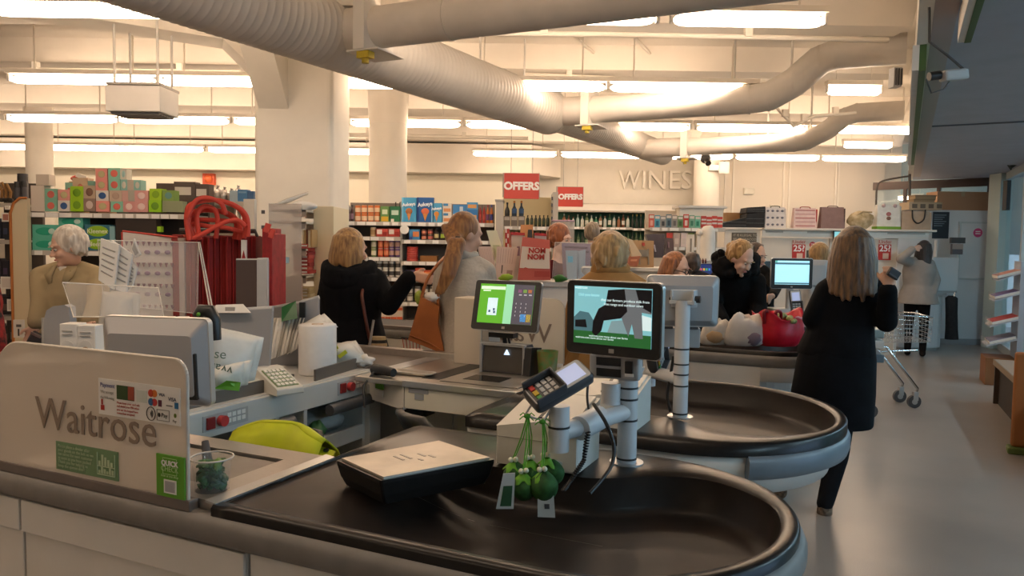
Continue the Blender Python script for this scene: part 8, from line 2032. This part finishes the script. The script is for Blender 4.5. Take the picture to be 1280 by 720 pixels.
def person(label, base, H, yaw, hy, hp, hair, cl, legs, J=None, skin=SKIN, vox=0.011, face=True, style='short', coat=0.0, groupname=None, hroll=0.0, girth=1.0, headc=None, curl=0.5, hem=None, shoes='2a2422', hvol=1.0, headk=1.0):
    s = H / 1.70; R = Matrix.Rotation(yaw, 3, 'Z'); base = Vector(base)
    r = wthing('person', label, 'person', base)
    D = dict(pel=(0, 0.01, .95), wai=(0, 0, 1.08), che=(0, 0.01, 1.28), nek=(0, 0.02, 1.44), hed=(0, 0.0, 1.575), shR=(-.175, .01, 1.385), shL=(.175, .01, 1.385),
             elR=(-.22, .04, 1.10), elL=(.22, .04, 1.10), wrR=(-.22, -.06, .87), wrL=(.22, -.06, .87), hiR=(-.09, .01, .90), hiL=(.09, .01, .90), knR=(-.10, -.02, .49), knL=(.10, -.02, .49), anR=(-.10, .03, .09), anL=(.10, .03, .09))
    P = {k: base + R @ (Vector(v) * s) for k, v in D.items()}
    if J: P.update({k: (Vector(v) if not callable(v) else v(P)) for k, v in J.items()})
    if headc is not None: P['hed'] = Vector(headc)
    HR = (Euler((0, 0, hy)).to_matrix() @ Euler((hp, hroll, 0)).to_matrix()); hs = s * headk
    def h(x, y, z): return P['hed'] + HR @ (Vector((x, y, z)) * hs)
    fw = R @ Vector((0, -1, 0))
    b = MB()
    b.ball(h(0, .012, .022), (.074 * hs, .096 * hs, .104 * hs), 18, 12, HR); b.ball(h(0, -.018, -.052), (.057 * hs, .070 * hs, .070 * hs), 16, 10, HR)
    cap(b, h(0, -.082, .008), h(0, -.106, -.028), .008 * hs, .0135 * hs, 8); b.ball(h(0, -.074, .028), (.052 * hs, .020 * hs, .013 * hs), 12, 8, HR)
    b.ball(h(0, -.074, -.098), .021 * hs, 10, 8)
    for k in (-1, 1):
        b.ball(h(.034 * k, -.064, -.030), .026 * hs, 10, 8); b.ball(h(.076 * k, .008, -.006), (.010 * hs, .021 * hs, .031 * hs), 10, 8, HR); b.ball(h(.011 * k, -.100, -.031), .009 * hs, 8, 6)
    cap(b, P['nek'], h(0, .015, -.06), .056 * s, .052 * s)
    for a, c, ra, rc in (('pel', 'wai', .115, .105), ('wai', 'che', .105, .115), ('che', 'nek', .115, .07)): cap(b, P[a], P[c], ra * s, rc * s)
    for k in 'RL':
        cap(b, P['nek'].lerp(P['sh' + k], .3), P['sh' + k], .06 * s, .055 * s); cap(b, P['sh' + k], P['el' + k], .048 * s, .038 * s); cap(b, P['el' + k], P['wr' + k], .038 * s, .026 * s)
        cap(b, P['hi' + k], P['kn' + k], .078 * s, .052 * s); cap(b, P['kn' + k], P['an' + k], .050 * s, .036 * s); cap(b, P['an' + k] + Vector((0, 0, -.03 * s)), P['an' + k] + fw * .13 * s + Vector((0, 0, -.055 * s)), .036 * s, .028 * s)
        d = P['wr' + k] - P['el' + k]; nrm = P.get('pn' + k, fw * -1 + Vector((0, 0, .2)))
        hand(b, P['wr' + k], P.get('hd' + k, d), nrm, 1 if k == 'L' else -1, curl, s)
    blob('body', b, skin, r, vox if vox < .008 else vox, 3)
    if face:
        for k in (-1, 1):
            e = part('eye', MB().ball(h(.030 * k, -.0800, .004), 0.0085 * hs, 10, 7), EYEW, r); part('iris', MB().ball(h(.030 * k, -.0865, .003), .0052 * hs, 8, 6), EYED, e)
            part('eyebrow', MB().ball(h(.031 * k, -.094, .026), (.018 * hs, .005 * hs, .004 * hs), 8, 6, HR), hair, r)
        part('lips', MB().ball(h(0, -.090, -.062), (.022 * hs, .008 * hs, .0065 * hs), 10, 6, HR), LIP, r)
    # hair
    q = MB(); v_ = hvol
    q.ball(h(0, .030, .036), (.087 * v_ * hs, .098 * v_ * hs, .102 * v_ * hs), 18, 12, HR); q.ball(h(0, .055, -.01), (.078 * v_ * hs, .062 * hs, .075 * hs), 14, 10, HR)
    rs = random.Random(len(label))
    if style in ('bob', 'long'):
        L_ = -.10 if style == 'bob' else -.27
        for i in range(15):
            a = math.pi * (-0.12 + 1.24 * i / 14); x, y = .084 * v_ * math.cos(a), .030 + .080 * v_ * math.sin(a)
            j = rs.uniform(-.012, .012); e = h(x * (1.12 + j), y + .01, L_ + j * 1.6) if style == 'bob' else h(x * 1.30, y * 1.0 + .03, L_ + abs(math.cos(a)) * .05 + j * 2)
            cap(q, h(x * .9, y, .07), h(x * 1.10, y * 1.05, -.04), .020 * hs, .026 * hs, 8); cap(q, h(x * 1.10, y * 1.05, -.04), e, .026 * hs, (.020 if style == 'bob' else .013) * hs, 8)
    elif style == 'pony':
        pts = [h(0, .125, .02)] + cl.get('pony', [])
        for k in range(len(pts) - 1):
            for j in range(4): cap(q, pts[k] + Vector(((j - 1.5) * .016, .006 * (j % 2), 0)), pts[k + 1] + Vector(((j - 1.5) * .015, .006 * (j % 2), rs.uniform(-.02, .0))), (.020, .030, .030, .022, .012)[min(k, 4)], (.030, .030, .022, .012, .008)[min(k, 4)], 8)
    else:
        for i in range(26):
            a = rs.uniform(-.4, math.pi + .4); z = rs.uniform(-.05, .11); rr_ = math.sqrt(max(.1, 1 - ((z - .03) / .11) ** 2)); p = h(.084 * v_ * rr_ * math.cos(a), .03 + .094 * v_ * rr_ * math.sin(a), z)
            cap(q, p, p + HR @ Vector((.0, .004, -.03)), .016 * hs, .010 * hs, 7)
    blob('hair', q, hair, r, .0075 if vox < .013 else .012, 4)
    # clothing
    g = girth; ex = .022 + coat; t = MB(); bot = hem if hem is not None else .88
    def ell(c, rx, ry, n=22): return [c + R @ Vector((rx * math.cos(2 * math.pi * i / n), ry * math.sin(2 * math.pi * i / n), 0)) for i in range(n)]
    hm = P['pel'] + Vector((0, 0, (bot - .95) * s)); flare = .02 if bot > .8 else .075
    rr_ = [(hm, (.165 + flare) * g, (.125 + flare) * g), (P['pel'].lerp(hm, .35), (.170 + flare * .6) * g, (.135 + flare * .5) * g), (P['wai'], .150 * g, .120 * g), (P['che'], .172 * g, .128 * g), (P['che'].lerp(P['nek'], .62), .155 * g, .110 * g), (P['nek'] + Vector((0, 0, .015 * s)), .072 + coat * .6, .070 + coat * .6)]
    t.loft([ell(c, (a + ex - .02) * s, (b_ + ex - .02) * s) for c, a, b_ in rr_], 0, True, True)
    for k in 'RL':
        cap(t, P['nek'].lerp(P['sh' + k], .35), P['sh' + k], (.058 + ex * .4) * s, (.052 + ex * .5) * s); cap(t, P['sh' + k], P['el' + k], (.052 + ex * .5) * s, (.042 + ex * .5) * s); cap(t, P['el' + k], P['wr' + k].lerp(P['el' + k], .08), (.042 + ex * .5) * s, (.032 + ex * .45) * s)
    for i in range(10):                          # soft folds
        k = 'RL'[i % 2]; a = P['sh' + k].lerp(P['wai'], rs.uniform(.2, .9)); cap(t, a + R @ Vector((0, -.10 * g, 0)), a + R @ Vector((rs.uniform(-.05, .05), -.12 * g, -.12)), .014, .008, 7)
    blob(cl.get('name', 'coat'), t, cl['m'], r, vox * 1.15, 5)
    if legs:
        l = MB()
        for k in 'RL': cap(l, P['hi' + k], P['kn' + k], .098 * s, .068 * s); cap(l, P['kn' + k], P['an' + k] + Vector((0, 0, .02)), .066 * s, .050 * s); cap(l, P['pel'], P['hi' + k], .13 * s, .10 * s)
        blob('trousers', l, legs, r, .015, 4)
        for k in 'RL':
            sh_ = MB(); a = P['an' + k]; cap(sh_, a + Vector((0, 0, -.035 * s)), a + fw * .12 * s + Vector((0, 0, -.055 * s)), .046 * s, .036 * s); cap(sh_, a + Vector((0, 0, .03)), a + Vector((0, 0, -.04 * s)), .044 * s, .044 * s)
            blob('shoe', sh_, shoes if not isinstance(shoes, str) else cloth('shoe' + shoes, shoes), r, .012, 2)
    return r, P, h, HR
def collar(r, P, m, rad, thick, n=40, z=0.0, nm='collar', seed=1, fuzz=.3):
    q = MB(); rs = random.Random(seed)
    for i in range(n):
        a = 2 * math.pi * i / n; c = P['nek'] + Vector((rad * math.cos(a), rad * .85 * math.sin(a), z + rs.uniform(-.5, .5) * thick))
        q.ball(c, thick * rs.uniform(1 - fuzz, 1 + fuzz), 8, 6)
    return blob(nm, q, m, r, .011, 1)
def ground(px, Y, off=(0, 0)): p = aty(px, 300, Y); return Vector((p.x + off[0], Y + off[1], 0))

# elderly shopper in a tan jacket
hc = aty(84, 309, 4.75); hr = hairm('white', 'e0d8cc', 'b8ac9c')
r, P, h, HR = person('elderly person with white hair and a tan jacket looking down at a purse', ground(86, 4.80), 1.62, .15, -.75, .28, hr, dict(m=cloth('tan', 'a09274', .06), name='jacket'), cloth('grey trousers', '4a4640'),
    dict(elR=aty(52, 376, 4.68), wrR=aty(45, 405, 4.56), hdR=Vector((-.25, -.15, -.9)), shR=lambda P: P['shR'] + Vector((.0, 0, .0)), elL=aty(122, 380, 4.62), wrL=aty(112, 402, 4.45)), SKIN2, .0075, headc=hc, coat=.022, girth=1.12, hvol=1.08, curl=.8)
ck = MB(); 
for k in (-1, 1): ck.sheet([[P['nek'] + Vector((k * .03, -.09, .025)), P['nek'] + Vector((k * .075, -.06, .02))], [P['nek'] + Vector((k * .035, -.14, -.04)), P['nek'] + Vector((k * .09, -.125, -.035))], [P['nek'] + Vector((k * .03, -.152, -.08)), P['nek'] + Vector((k * .05, -.15, -.09))]], .008)
part('collar', ck, cloth('tan', 'a09274', .06), r)
part('white_blouse', MB().loft([[P['nek'] + Vector((x, -.085 - .03 * (1 - abs(x) / .04), z)) for x in (-.04, 0, .04)] + [P['nek'] + Vector((x, -.05, z)) for x in (.04, -.04)] for z in (-.10, .02)], 0, True, True), PAPER, r)
part('cuff', MB().cyl(P['wrR'].lerp(P['elR'], .18), P['wrR'].lerp(P['elR'], .02), .052, .046, 16), cloth('tan', 'a09274', .06), r)
part('shirt_cuff', MB().cyl(P['wrR'].lerp(P['elR'], .05), P['wrR'].lerp(P['elR'], -.03), .038, .036, 14), PAPER, r)
w = wthing('purse', 'small dark grey purse held by the elderly shopper', 'purse', P['wrR'] + Vector((.02, -.03, -.10))); part('purse', MB().box(P['wrR'] + Vector((.02, -.02, -.10)), (.10, .05, .09), (.2, .5, .3)), DKGREY, w, .01); part('clasp', MB().box(P['wrR'] + Vector((.03, -.05, -.06)), (.06, .01, .015), (.2, .5, .3)), ALU, w)
# woman in a dark hooded coat reaching out
hc = aty(440, 313, 5.10); hr = hairm('dark blond', 'a8814c', '6e4c28')
NAVY = cloth('navy black', '0d0e13', .25)
r, P, h, HR = person('person with a blond bob in a dark hooded coat reaching towards the shelf', ground(440, 5.1), 1.67, 2.75, 2.35, .1, hr, dict(m=NAVY, name='coat'), cloth('black trousers', '16161a'),
    dict(shR=aty(470, 350, 5.08), elR=aty(486, 382, 4.98), wrR=aty(513, 345, 4.92), hdR=Vector((.8, 0, -.12)), shL=aty(415, 352, 5.15), elL=aty(402, 395, 5.15), wrL=aty(415, 425, 5.10)), SKIN, .0085, face=False, style='bob', coat=.03, headc=hc, girth=1.18, hem=.60, hvol=1.06, curl=.35, headk=1.08)
hd = MB()
for i in range(11):
    a = math.pi * i / 10; c = P['nek'] + Vector((.14 * math.cos(a), -.03 - .10 * math.sin(a) * 1.0, -.01 - .05 * math.sin(a))); cap(hd, c, c + Vector((0, .0, -.06)), .05, .055, 10)
blob('hood', hd, NAVY, r, .012, 5)
part('bag_strap', MB().tube(spline([P['shR'] + Vector((-.06, -.09, .09)), P['shR'] + Vector((-.06, -.15, -.05)), aty(453, 375, 4.86), aty(460, 415, 4.86), aty(466, 440, 4.88)], 5), .011, 7), M('5a2a1c', .5), r)
w = wthing('striped_bag', 'small bag striped black and cream at the hip of the coated woman', 'bag', aty(472, 442, 4.86)); c = aty(472, 440, 4.86)
for k in range(6): part('stripe', MB().loft([[c + Vector((.075 * f * math.cos(q * .5236), .05 * f * math.sin(q * .5236), -.02 + .020 * (k + d))) for q in range(12)] for d, f in ((0, 1 - .05 * k), (1, .95 - .05 * k))], 0, True, False), M(('1c1816', 'b8a078')[k % 2], .7), w)
part('zip_pull', MB().cyl(aty(462, 432, 4.82), aty(467, 400, 4.82), .008, n=8), ALU, w)
# woman with the ponytail
hc = aty(583, 294, 4.6); hr = hairm('copper', '9c6a36', '6a4020')
pony = [aty(571, 303, 4.45), aty(566, 322, 4.40), aty(560, 343, 4.38), aty(553, 358, 4.38), aty(549, 366, 4.38)]
GREY_J = cloth('pale knit', 'b4ada2', .05, 60, .3)
r, P, h, HR = person('person with a long copper ponytail in a pale grey sweater', ground(582, 4.6), 1.73, 2.45, 2.05, .22, hr, dict(m=GREY_J, name='sweater', pony=pony), cloth('jeans', '2c3c54'),
    dict(shL=aty(556, 338, 4.68), elL=aty(551, 372, 4.72), wrL=aty(556, 395, 4.6), shR=aty(606, 340, 4.55), elR=aty(612, 380, 4.6), wrR=aty(622, 395, 4.75)), SKIN, .010, face=False, style='pony', headc=hc, girth=1.05, hem=.82, coat=.012)
collar(r, P, GREY_J, .075, .026, 26, .03, 'roll_collar', 3, .1)
part('hair_tie', MB().tube([aty(572, 300, 4.46) + Vector((.016 * math.cos(a), -.0, .016 * math.sin(a))) for a in (0, 1, 2, 3, 4, 5)], .010, 7, 0, True), BLACKP, r)
w = wthing('shoulder_bag', 'tall tan leather shoulder bag hanging from the ponytailed woman', 'bag', aty(535, 442, 4.5)); LE = mat('tan leather', (0.36, 0.11, 0.025), 0.45, noise=.15, scale=7, bump=.05)
f0 = [aty(*q) for q in ((526, 371, 4.45), (549, 383, 4.45), (547, 405, 4.45), (556, 443, 4.45), (533, 434, 4.45), (510, 425, 4.45), (516, 405, 4.45))]
part('leather_body', MB().loft([f0[::-1], [p + Vector((.0, .10, 0)) for p in f0[::-1]]], 0, True, False), LE, w, .012); part('flap_seam', MB().tube([aty(512, 419, 4.44), aty(535, 428, 4.44), aty(553, 438, 4.44)], .004, 6), LE, w)
part('strap', MB().tube(spline([aty(527, 372, 4.48), aty(534, 350, 4.48), aty(546, 332, 4.5), P['shL'] + Vector((0, -.02, .08))], 5), .010, 7).tube(spline([aty(548, 383, 4.5), aty(549, 355, 4.5), P['shL'] + Vector((.03, -.02, .08))], 5), .010, 7), LE, w)
part('white_tissue', crumple(MB(), aty(540, 371, 4.5), (.05, .03, .03), 6, 12, 8), PAPER, w); part('green_pack', crumple(MB(), aty(524, 372, 4.52), (.03, .03, .04), 7, 10, 7), M('8a9c34', .5), w)
w = wthing('wire_basket', 'pink wire basket with packets behind the tan leather bag', 'basket', aty(514, 440, 4.9)); 
bq = MB()
for k in range(6): bq.cyl(aty(503 + 4.4 * k, 423, 4.9), aty(506 + 3.6 * k, 440, 4.9), .004, n=6)
part('bars', bq, M('b0685a', .4), w, kind='stuff'); part('rim', MB().tube([aty(502, 422, 4.9), aty(527, 424, 4.9), aty(527, 424, 5.1), aty(502, 422, 5.1)], .006, 6, 0, True), BLACKP, w); part('support', MB().bx(aty(506, 440, 4.9).x, aty(524, 440, 4.9).x, 4.92, 5.08, .0, aty(514, 440, 4.9).z), M('b0685a', .4), w)
# old man in a tan coat
hc = aty(764, 323, 4.3); hr = hairm('sandy grey', 'c09a66', '8c6e48')
r, P, h, HR = person('old person with thin sandy hair in a tan coat, seen from behind', ground(764, 4.3), 1.66, 2.95, 2.75, .12, hr, dict(m=cloth('fawn', '9c7648', .05), name='coat'), cloth('brown trousers', '4a3828'), dict(elL=aty(716, 405, 4.35), shL=aty(728, 368, 4.3), shR=aty(806, 368, 4.3), elR=aty(815, 405, 4.3)), SKIN, .0085, face=False, headc=hc, girth=1.2, hem=.55, coat=.028, hvol=1.04, headk=1.14)
collar(r, P, cloth('fawn', '9c7648', .05), .085, .030, 26, .03, 'collar', 5, .1)
# cashier with auburn bob and glasses, person behind
hr = hairm('auburn', '9a5c2c', '643818')
r, P, h, HR = person('cashier with an auburn bob and dark glasses behind the pale monitor', ground(846, 6.28), 1.54, .6, .85, .2, hr, dict(m=cloth('dark uniform', '24262c'), name='uniform'), cloth('black trousers', '16161a'), None, SKIN2, .011, style='bob', headc=aty(846, 337, 6.18), hvol=1.0, headk=1.18)
gl = MB()
for k in (-1, 1): gl.tube([h(.032 * k + .024 * math.cos(a), -.104, .002 + .017 * math.sin(a)) for a in [q * .7854 for q in range(8)]], .0035, 6, 0, True); gl.cyl(h(.056 * k, -.100, .004), h(.082 * k, .0, .006), .0035, n=6)
gl.cyl(h(-.01, -.106, .004), h(.01, -.106, .004), .0035, n=6); part('glasses', gl, BLACKP, r)
person('person with short dark brown hair half hidden behind the bobbed cashier', ground(866, 6.9), 1.56, 2.6, 2.6, 0, hairm('dark brown', '4a3526', '2a1c14'), dict(m=cloth('dark uniform', '24262c'), name='jumper'), cloth('black trousers', '16161a'), None, SKIN, .014, face=False, headc=aty(866, 332, 6.9))
# woman leaning over the bags in a black fur collared coat
hr = hairm('blond', 'b08a52', '7a5628'); BLK = cloth('black coat', '0c0b0c', .4, 20, .3)
hc = aty(926, 323, 6.1)
nk = aty(912, 338, 6.3)
r, P, h, HR = person('person with tied blond hair in a black fur collared coat leaning over bags', ground(922, 6.55), 1.68, .25, .55, .55, hr, dict(m=BLK, name='coat'), cloth('black trousers', '16161a'),
    dict(nek=nk, che=aty(918, 362, 6.4), wai=aty(920, 392, 6.5), shR=aty(896, 352, 6.35), shL=aty(946, 352, 6.3), elR=aty(893, 382, 6.3), elL=aty(948, 384, 6.25), wrR=aty(905, 402, 6.1), wrL=aty(940, 404, 6.1)), SKIN2, .0095, headc=hc, coat=.03, girth=1.1, hem=.6, headk=1.08)
fur = MB(); rs_ = random.Random(2)
for i in range(70):
    a = rs_.uniform(0, 6.28); c = P['hed'] + Vector((-.01 + .17 * math.cos(a), .10 + .10 * math.sin(a), -.05 + .04 * math.sin(a) + rs_.uniform(-.05, .06))); cap(fur, c, c + Vector((rs_.uniform(-.03, .03), rs_.uniform(-.03, .03), rs_.uniform(-.02, .05))), .035, .012, 7)
blob('fur_collar', fur, BLK, r, .012, 0); part('hair_knot', MB().ball(h(-.02, .12, .03), .035, 10, 8), hr, r)
r, P, h, HR = person('cashier in black half hidden behind the leaning woman, hand on the counter', ground(952, 7.3), 1.62, .4, .5, .2, hairm('dark brown', '4a3526', '2a1c14'), dict(m=BLK, name='jumper'), cloth('black trousers', '16161a'), dict(elL=aty(970, 360, 7.0), wrL=aty(966, 370, 6.75), hdL=Vector((-.6, -.5, -.1)), shL=aty(962, 346, 7.2)), SKIN, .009, headc=aty(946, 320, 7.3))
# far cashier in white
person('far cashier with sandy hair and a white shirt behind the grey monitor', ground(1030, 8.4), 1.60, 2.4, 2.2, .1, hairm('sandy', 'a8824e', '7a5a34'), dict(m=cloth('white shirt', 'b8b4b0', .04), name='shirt'), cloth('black trousers', '16161a'), None, SKIN, .014, face=False, style='short', headc=aty(1026, 321, 8.3), hvol=1.1, headk=1.15)
# woman in the long dark coat, from behind
hc = aty(1067, 316, 4.5); hr = hairm('brown blond', '74522f', '3a2617')
LONG = cloth('blue black wool', '07080d', .3, 14, .2)
r, P, h, HR = person('person with long brown hair in a long dark coat, seen from behind', ground(1050, 4.5), 1.67, 2.85, 2.65, .08, hr, dict(m=LONG, name='coat'), cloth('black trousers', '101014'),
    dict(nek=aty(1066, 345, 4.5), pel=aty(1045, 430, 4.5), wai=aty(1052, 404, 4.5), che=aty(1066, 368, 4.5), shL=aty(1034, 364, 4.5), shR=aty(1100, 366, 4.45), elR=aty(1108, 402, 4.35), wrR=aty(1110, 360, 4.2), hdR=Vector((.05, -.05, 1)), elL=aty(1016, 398, 4.5), wrL=aty(1032, 420, 4.72),
         knR=aty(1046, 572, 4.45), anR=aty(1031, 634, 4.42), hiR=aty(1058, 450, 4.5), hiL=aty(1030, 450, 4.5), knL=aty(995, 560, 4.6), anL=Vector((aty(975, 612, 4.65).x, 4.65, .09))), SKIN, .009, face=False, style='long', headc=hc, coat=.02, girth=1.08, hem=.88, hvol=1.12, curl=1.0, headk=1.08, shoes=mat('leopard print', hx('8a7460'), .7, col2=hx('4a3e34'), scale=60))
sk_ = [[c + Vector((rx * math.cos(2 * math.pi * i / 28) * (1 + .03 * math.sin(5 * i)), ry * math.sin(2 * math.pi * i / 28), 0)) for i in range(28)] for c, rx, ry in ((aty(1040, 530, 4.5), .235, .19), (aty(1042, 490, 4.5), .24, .19), (aty(1046, 450, 4.5), .225, .18), (aty(1050, 420, 4.5), .195, .155), (aty(1053, 398, 4.5), .14, .11))]
part('coat_skirt', MB().loft(sk_, 0, True, True), LONG, r)
w = wthing('wallet', 'dark wallet held up by the woman in the long dark coat', 'wallet', aty(1117, 342, 4.15)); part('wallet', MB().box(aty(1117, 342, 4.16), (.07, .02, .05), (.1, .5, .2)), BLACKP, w, .004); part('fold', MB().box(aty(1117, 345, 4.145), (.06, .005, .006), (.1, .5, .2)), DKGREY, w)
# girl in a grey jumper
r, P, h, HR = person('person with long dark hair in a grey jumper, one arm raised to the head', ground(1150, 11.15), 1.66, 2.6, 2.3, .1, hairm('near black', '2c2020', '140e0e'), dict(m=cloth('grey jumper', '9a9490', .05), name='jumper'), cloth('black leggings', '121216'),
    dict(shL=aty(1140, 328, 11.15), elL=aty(1126, 324, 11.0), wrL=aty(1141, 311, 11.0), hdL=Vector((.8, 0, .25)), shR=aty(1162, 330, 11.15), elR=aty(1170, 350, 11.1), wrR=aty(1166, 368, 11.0)), SKIN2, .011, face=False, style='long', headc=aty(1156, 312, 11.15), coat=.03, girth=1.12, hem=.80, shoes='1a1618', hvol=1.05)
# red haired person, ash blond person, spotted coat at the edge
person('person with short red hair and a maroon top behind the leaflet stand', ground(699, 7.0), 1.64, .6, .9, .1, hairm('red', '9a5424', '6a3414'), dict(m=cloth('maroon', '4a1418'), name='top'), cloth('black trousers', '16161a'), None, SKIN2, .012, style='short', headc=aty(701, 300, 7.0), hvol=1.12, headk=1.1)
person('person with ash blond hair and dark clothes beyond the old man', ground(741, 8.6), 1.68, 2.8, 2.8, .0, hairm('ash', '8a7a66', '5c4e40'), dict(m=cloth('dark jumper', '1c1a1c'), name='jumper'), cloth('black trousers', '16161a'), None, SKIN, .014, face=False, headc=aty(741, 292, 8.6))
SPOT = mat('red and black spots', hx('a01818'), .8, col2=hx('140a0a'), scale=26)
r, P, h, HR = person('person in a red coat with black spots cut by the edge of the frame', ground(-50, 4.1), 1.60, .2, .2, .1, hairm('dark brown', '4a3526', '2a1c14'), dict(m=SPOT, name='coat'), cloth('black trousers', '16161a'), dict(elL=aty(-12, 400, 4.0), wrL=aty(-4, 436, 3.95), shL=aty(-26, 366, 4.1)), SKIN, .013, coat=.03)
# ================================================================ TELL LOOK-ALIKES APART
ORD = 'first second third fourth fifth sixth seventh eighth ninth tenth eleventh twelfth thirteenth fourteenth fifteenth sixteenth seventeenth eighteenth nineteenth twentieth'.split()
bpy.context.view_layer.update()
same = {}
for o in COL.objects:
    if o.parent is None and o.get('category') and o.get('label'): same.setdefault(o['label'], []).append(o)
for lab, L in same.items():
    if len(L) < 2: continue
    def scr(o):
        c = [ch for ch in o.children if ch.type == 'MESH']
        p = c[0].matrix_world @ (sum((Vector(b) for b in c[0].bound_box), Vector()) / 8) if c else o.matrix_world.translation
        return proj(p) if (CAMR.transposed() @ (p - Vector((0, 0, CAMH)))).z < -0.1 else (p.x * 100, -p.y * 100)
    P_ = {o: scr(o) for o in L}
    xs, ys = [p[0] for p in P_.values()], [p[1] for p in P_.values()]
    ax, word = (0, 'from the left') if max(xs) - min(xs) >= max(ys) - min(ys) else (1, 'from the top')
    L.sort(key=lambda o: P_[o][ax])
    for i, o in enumerate(L):
        n_ = len(L)
        if i < 20: t = '%s %s' % (ORD[i], word)
        else: t = '%s from the right' % ORD[n_ - 1 - i]
        o['label'] = lab + ', ' + t
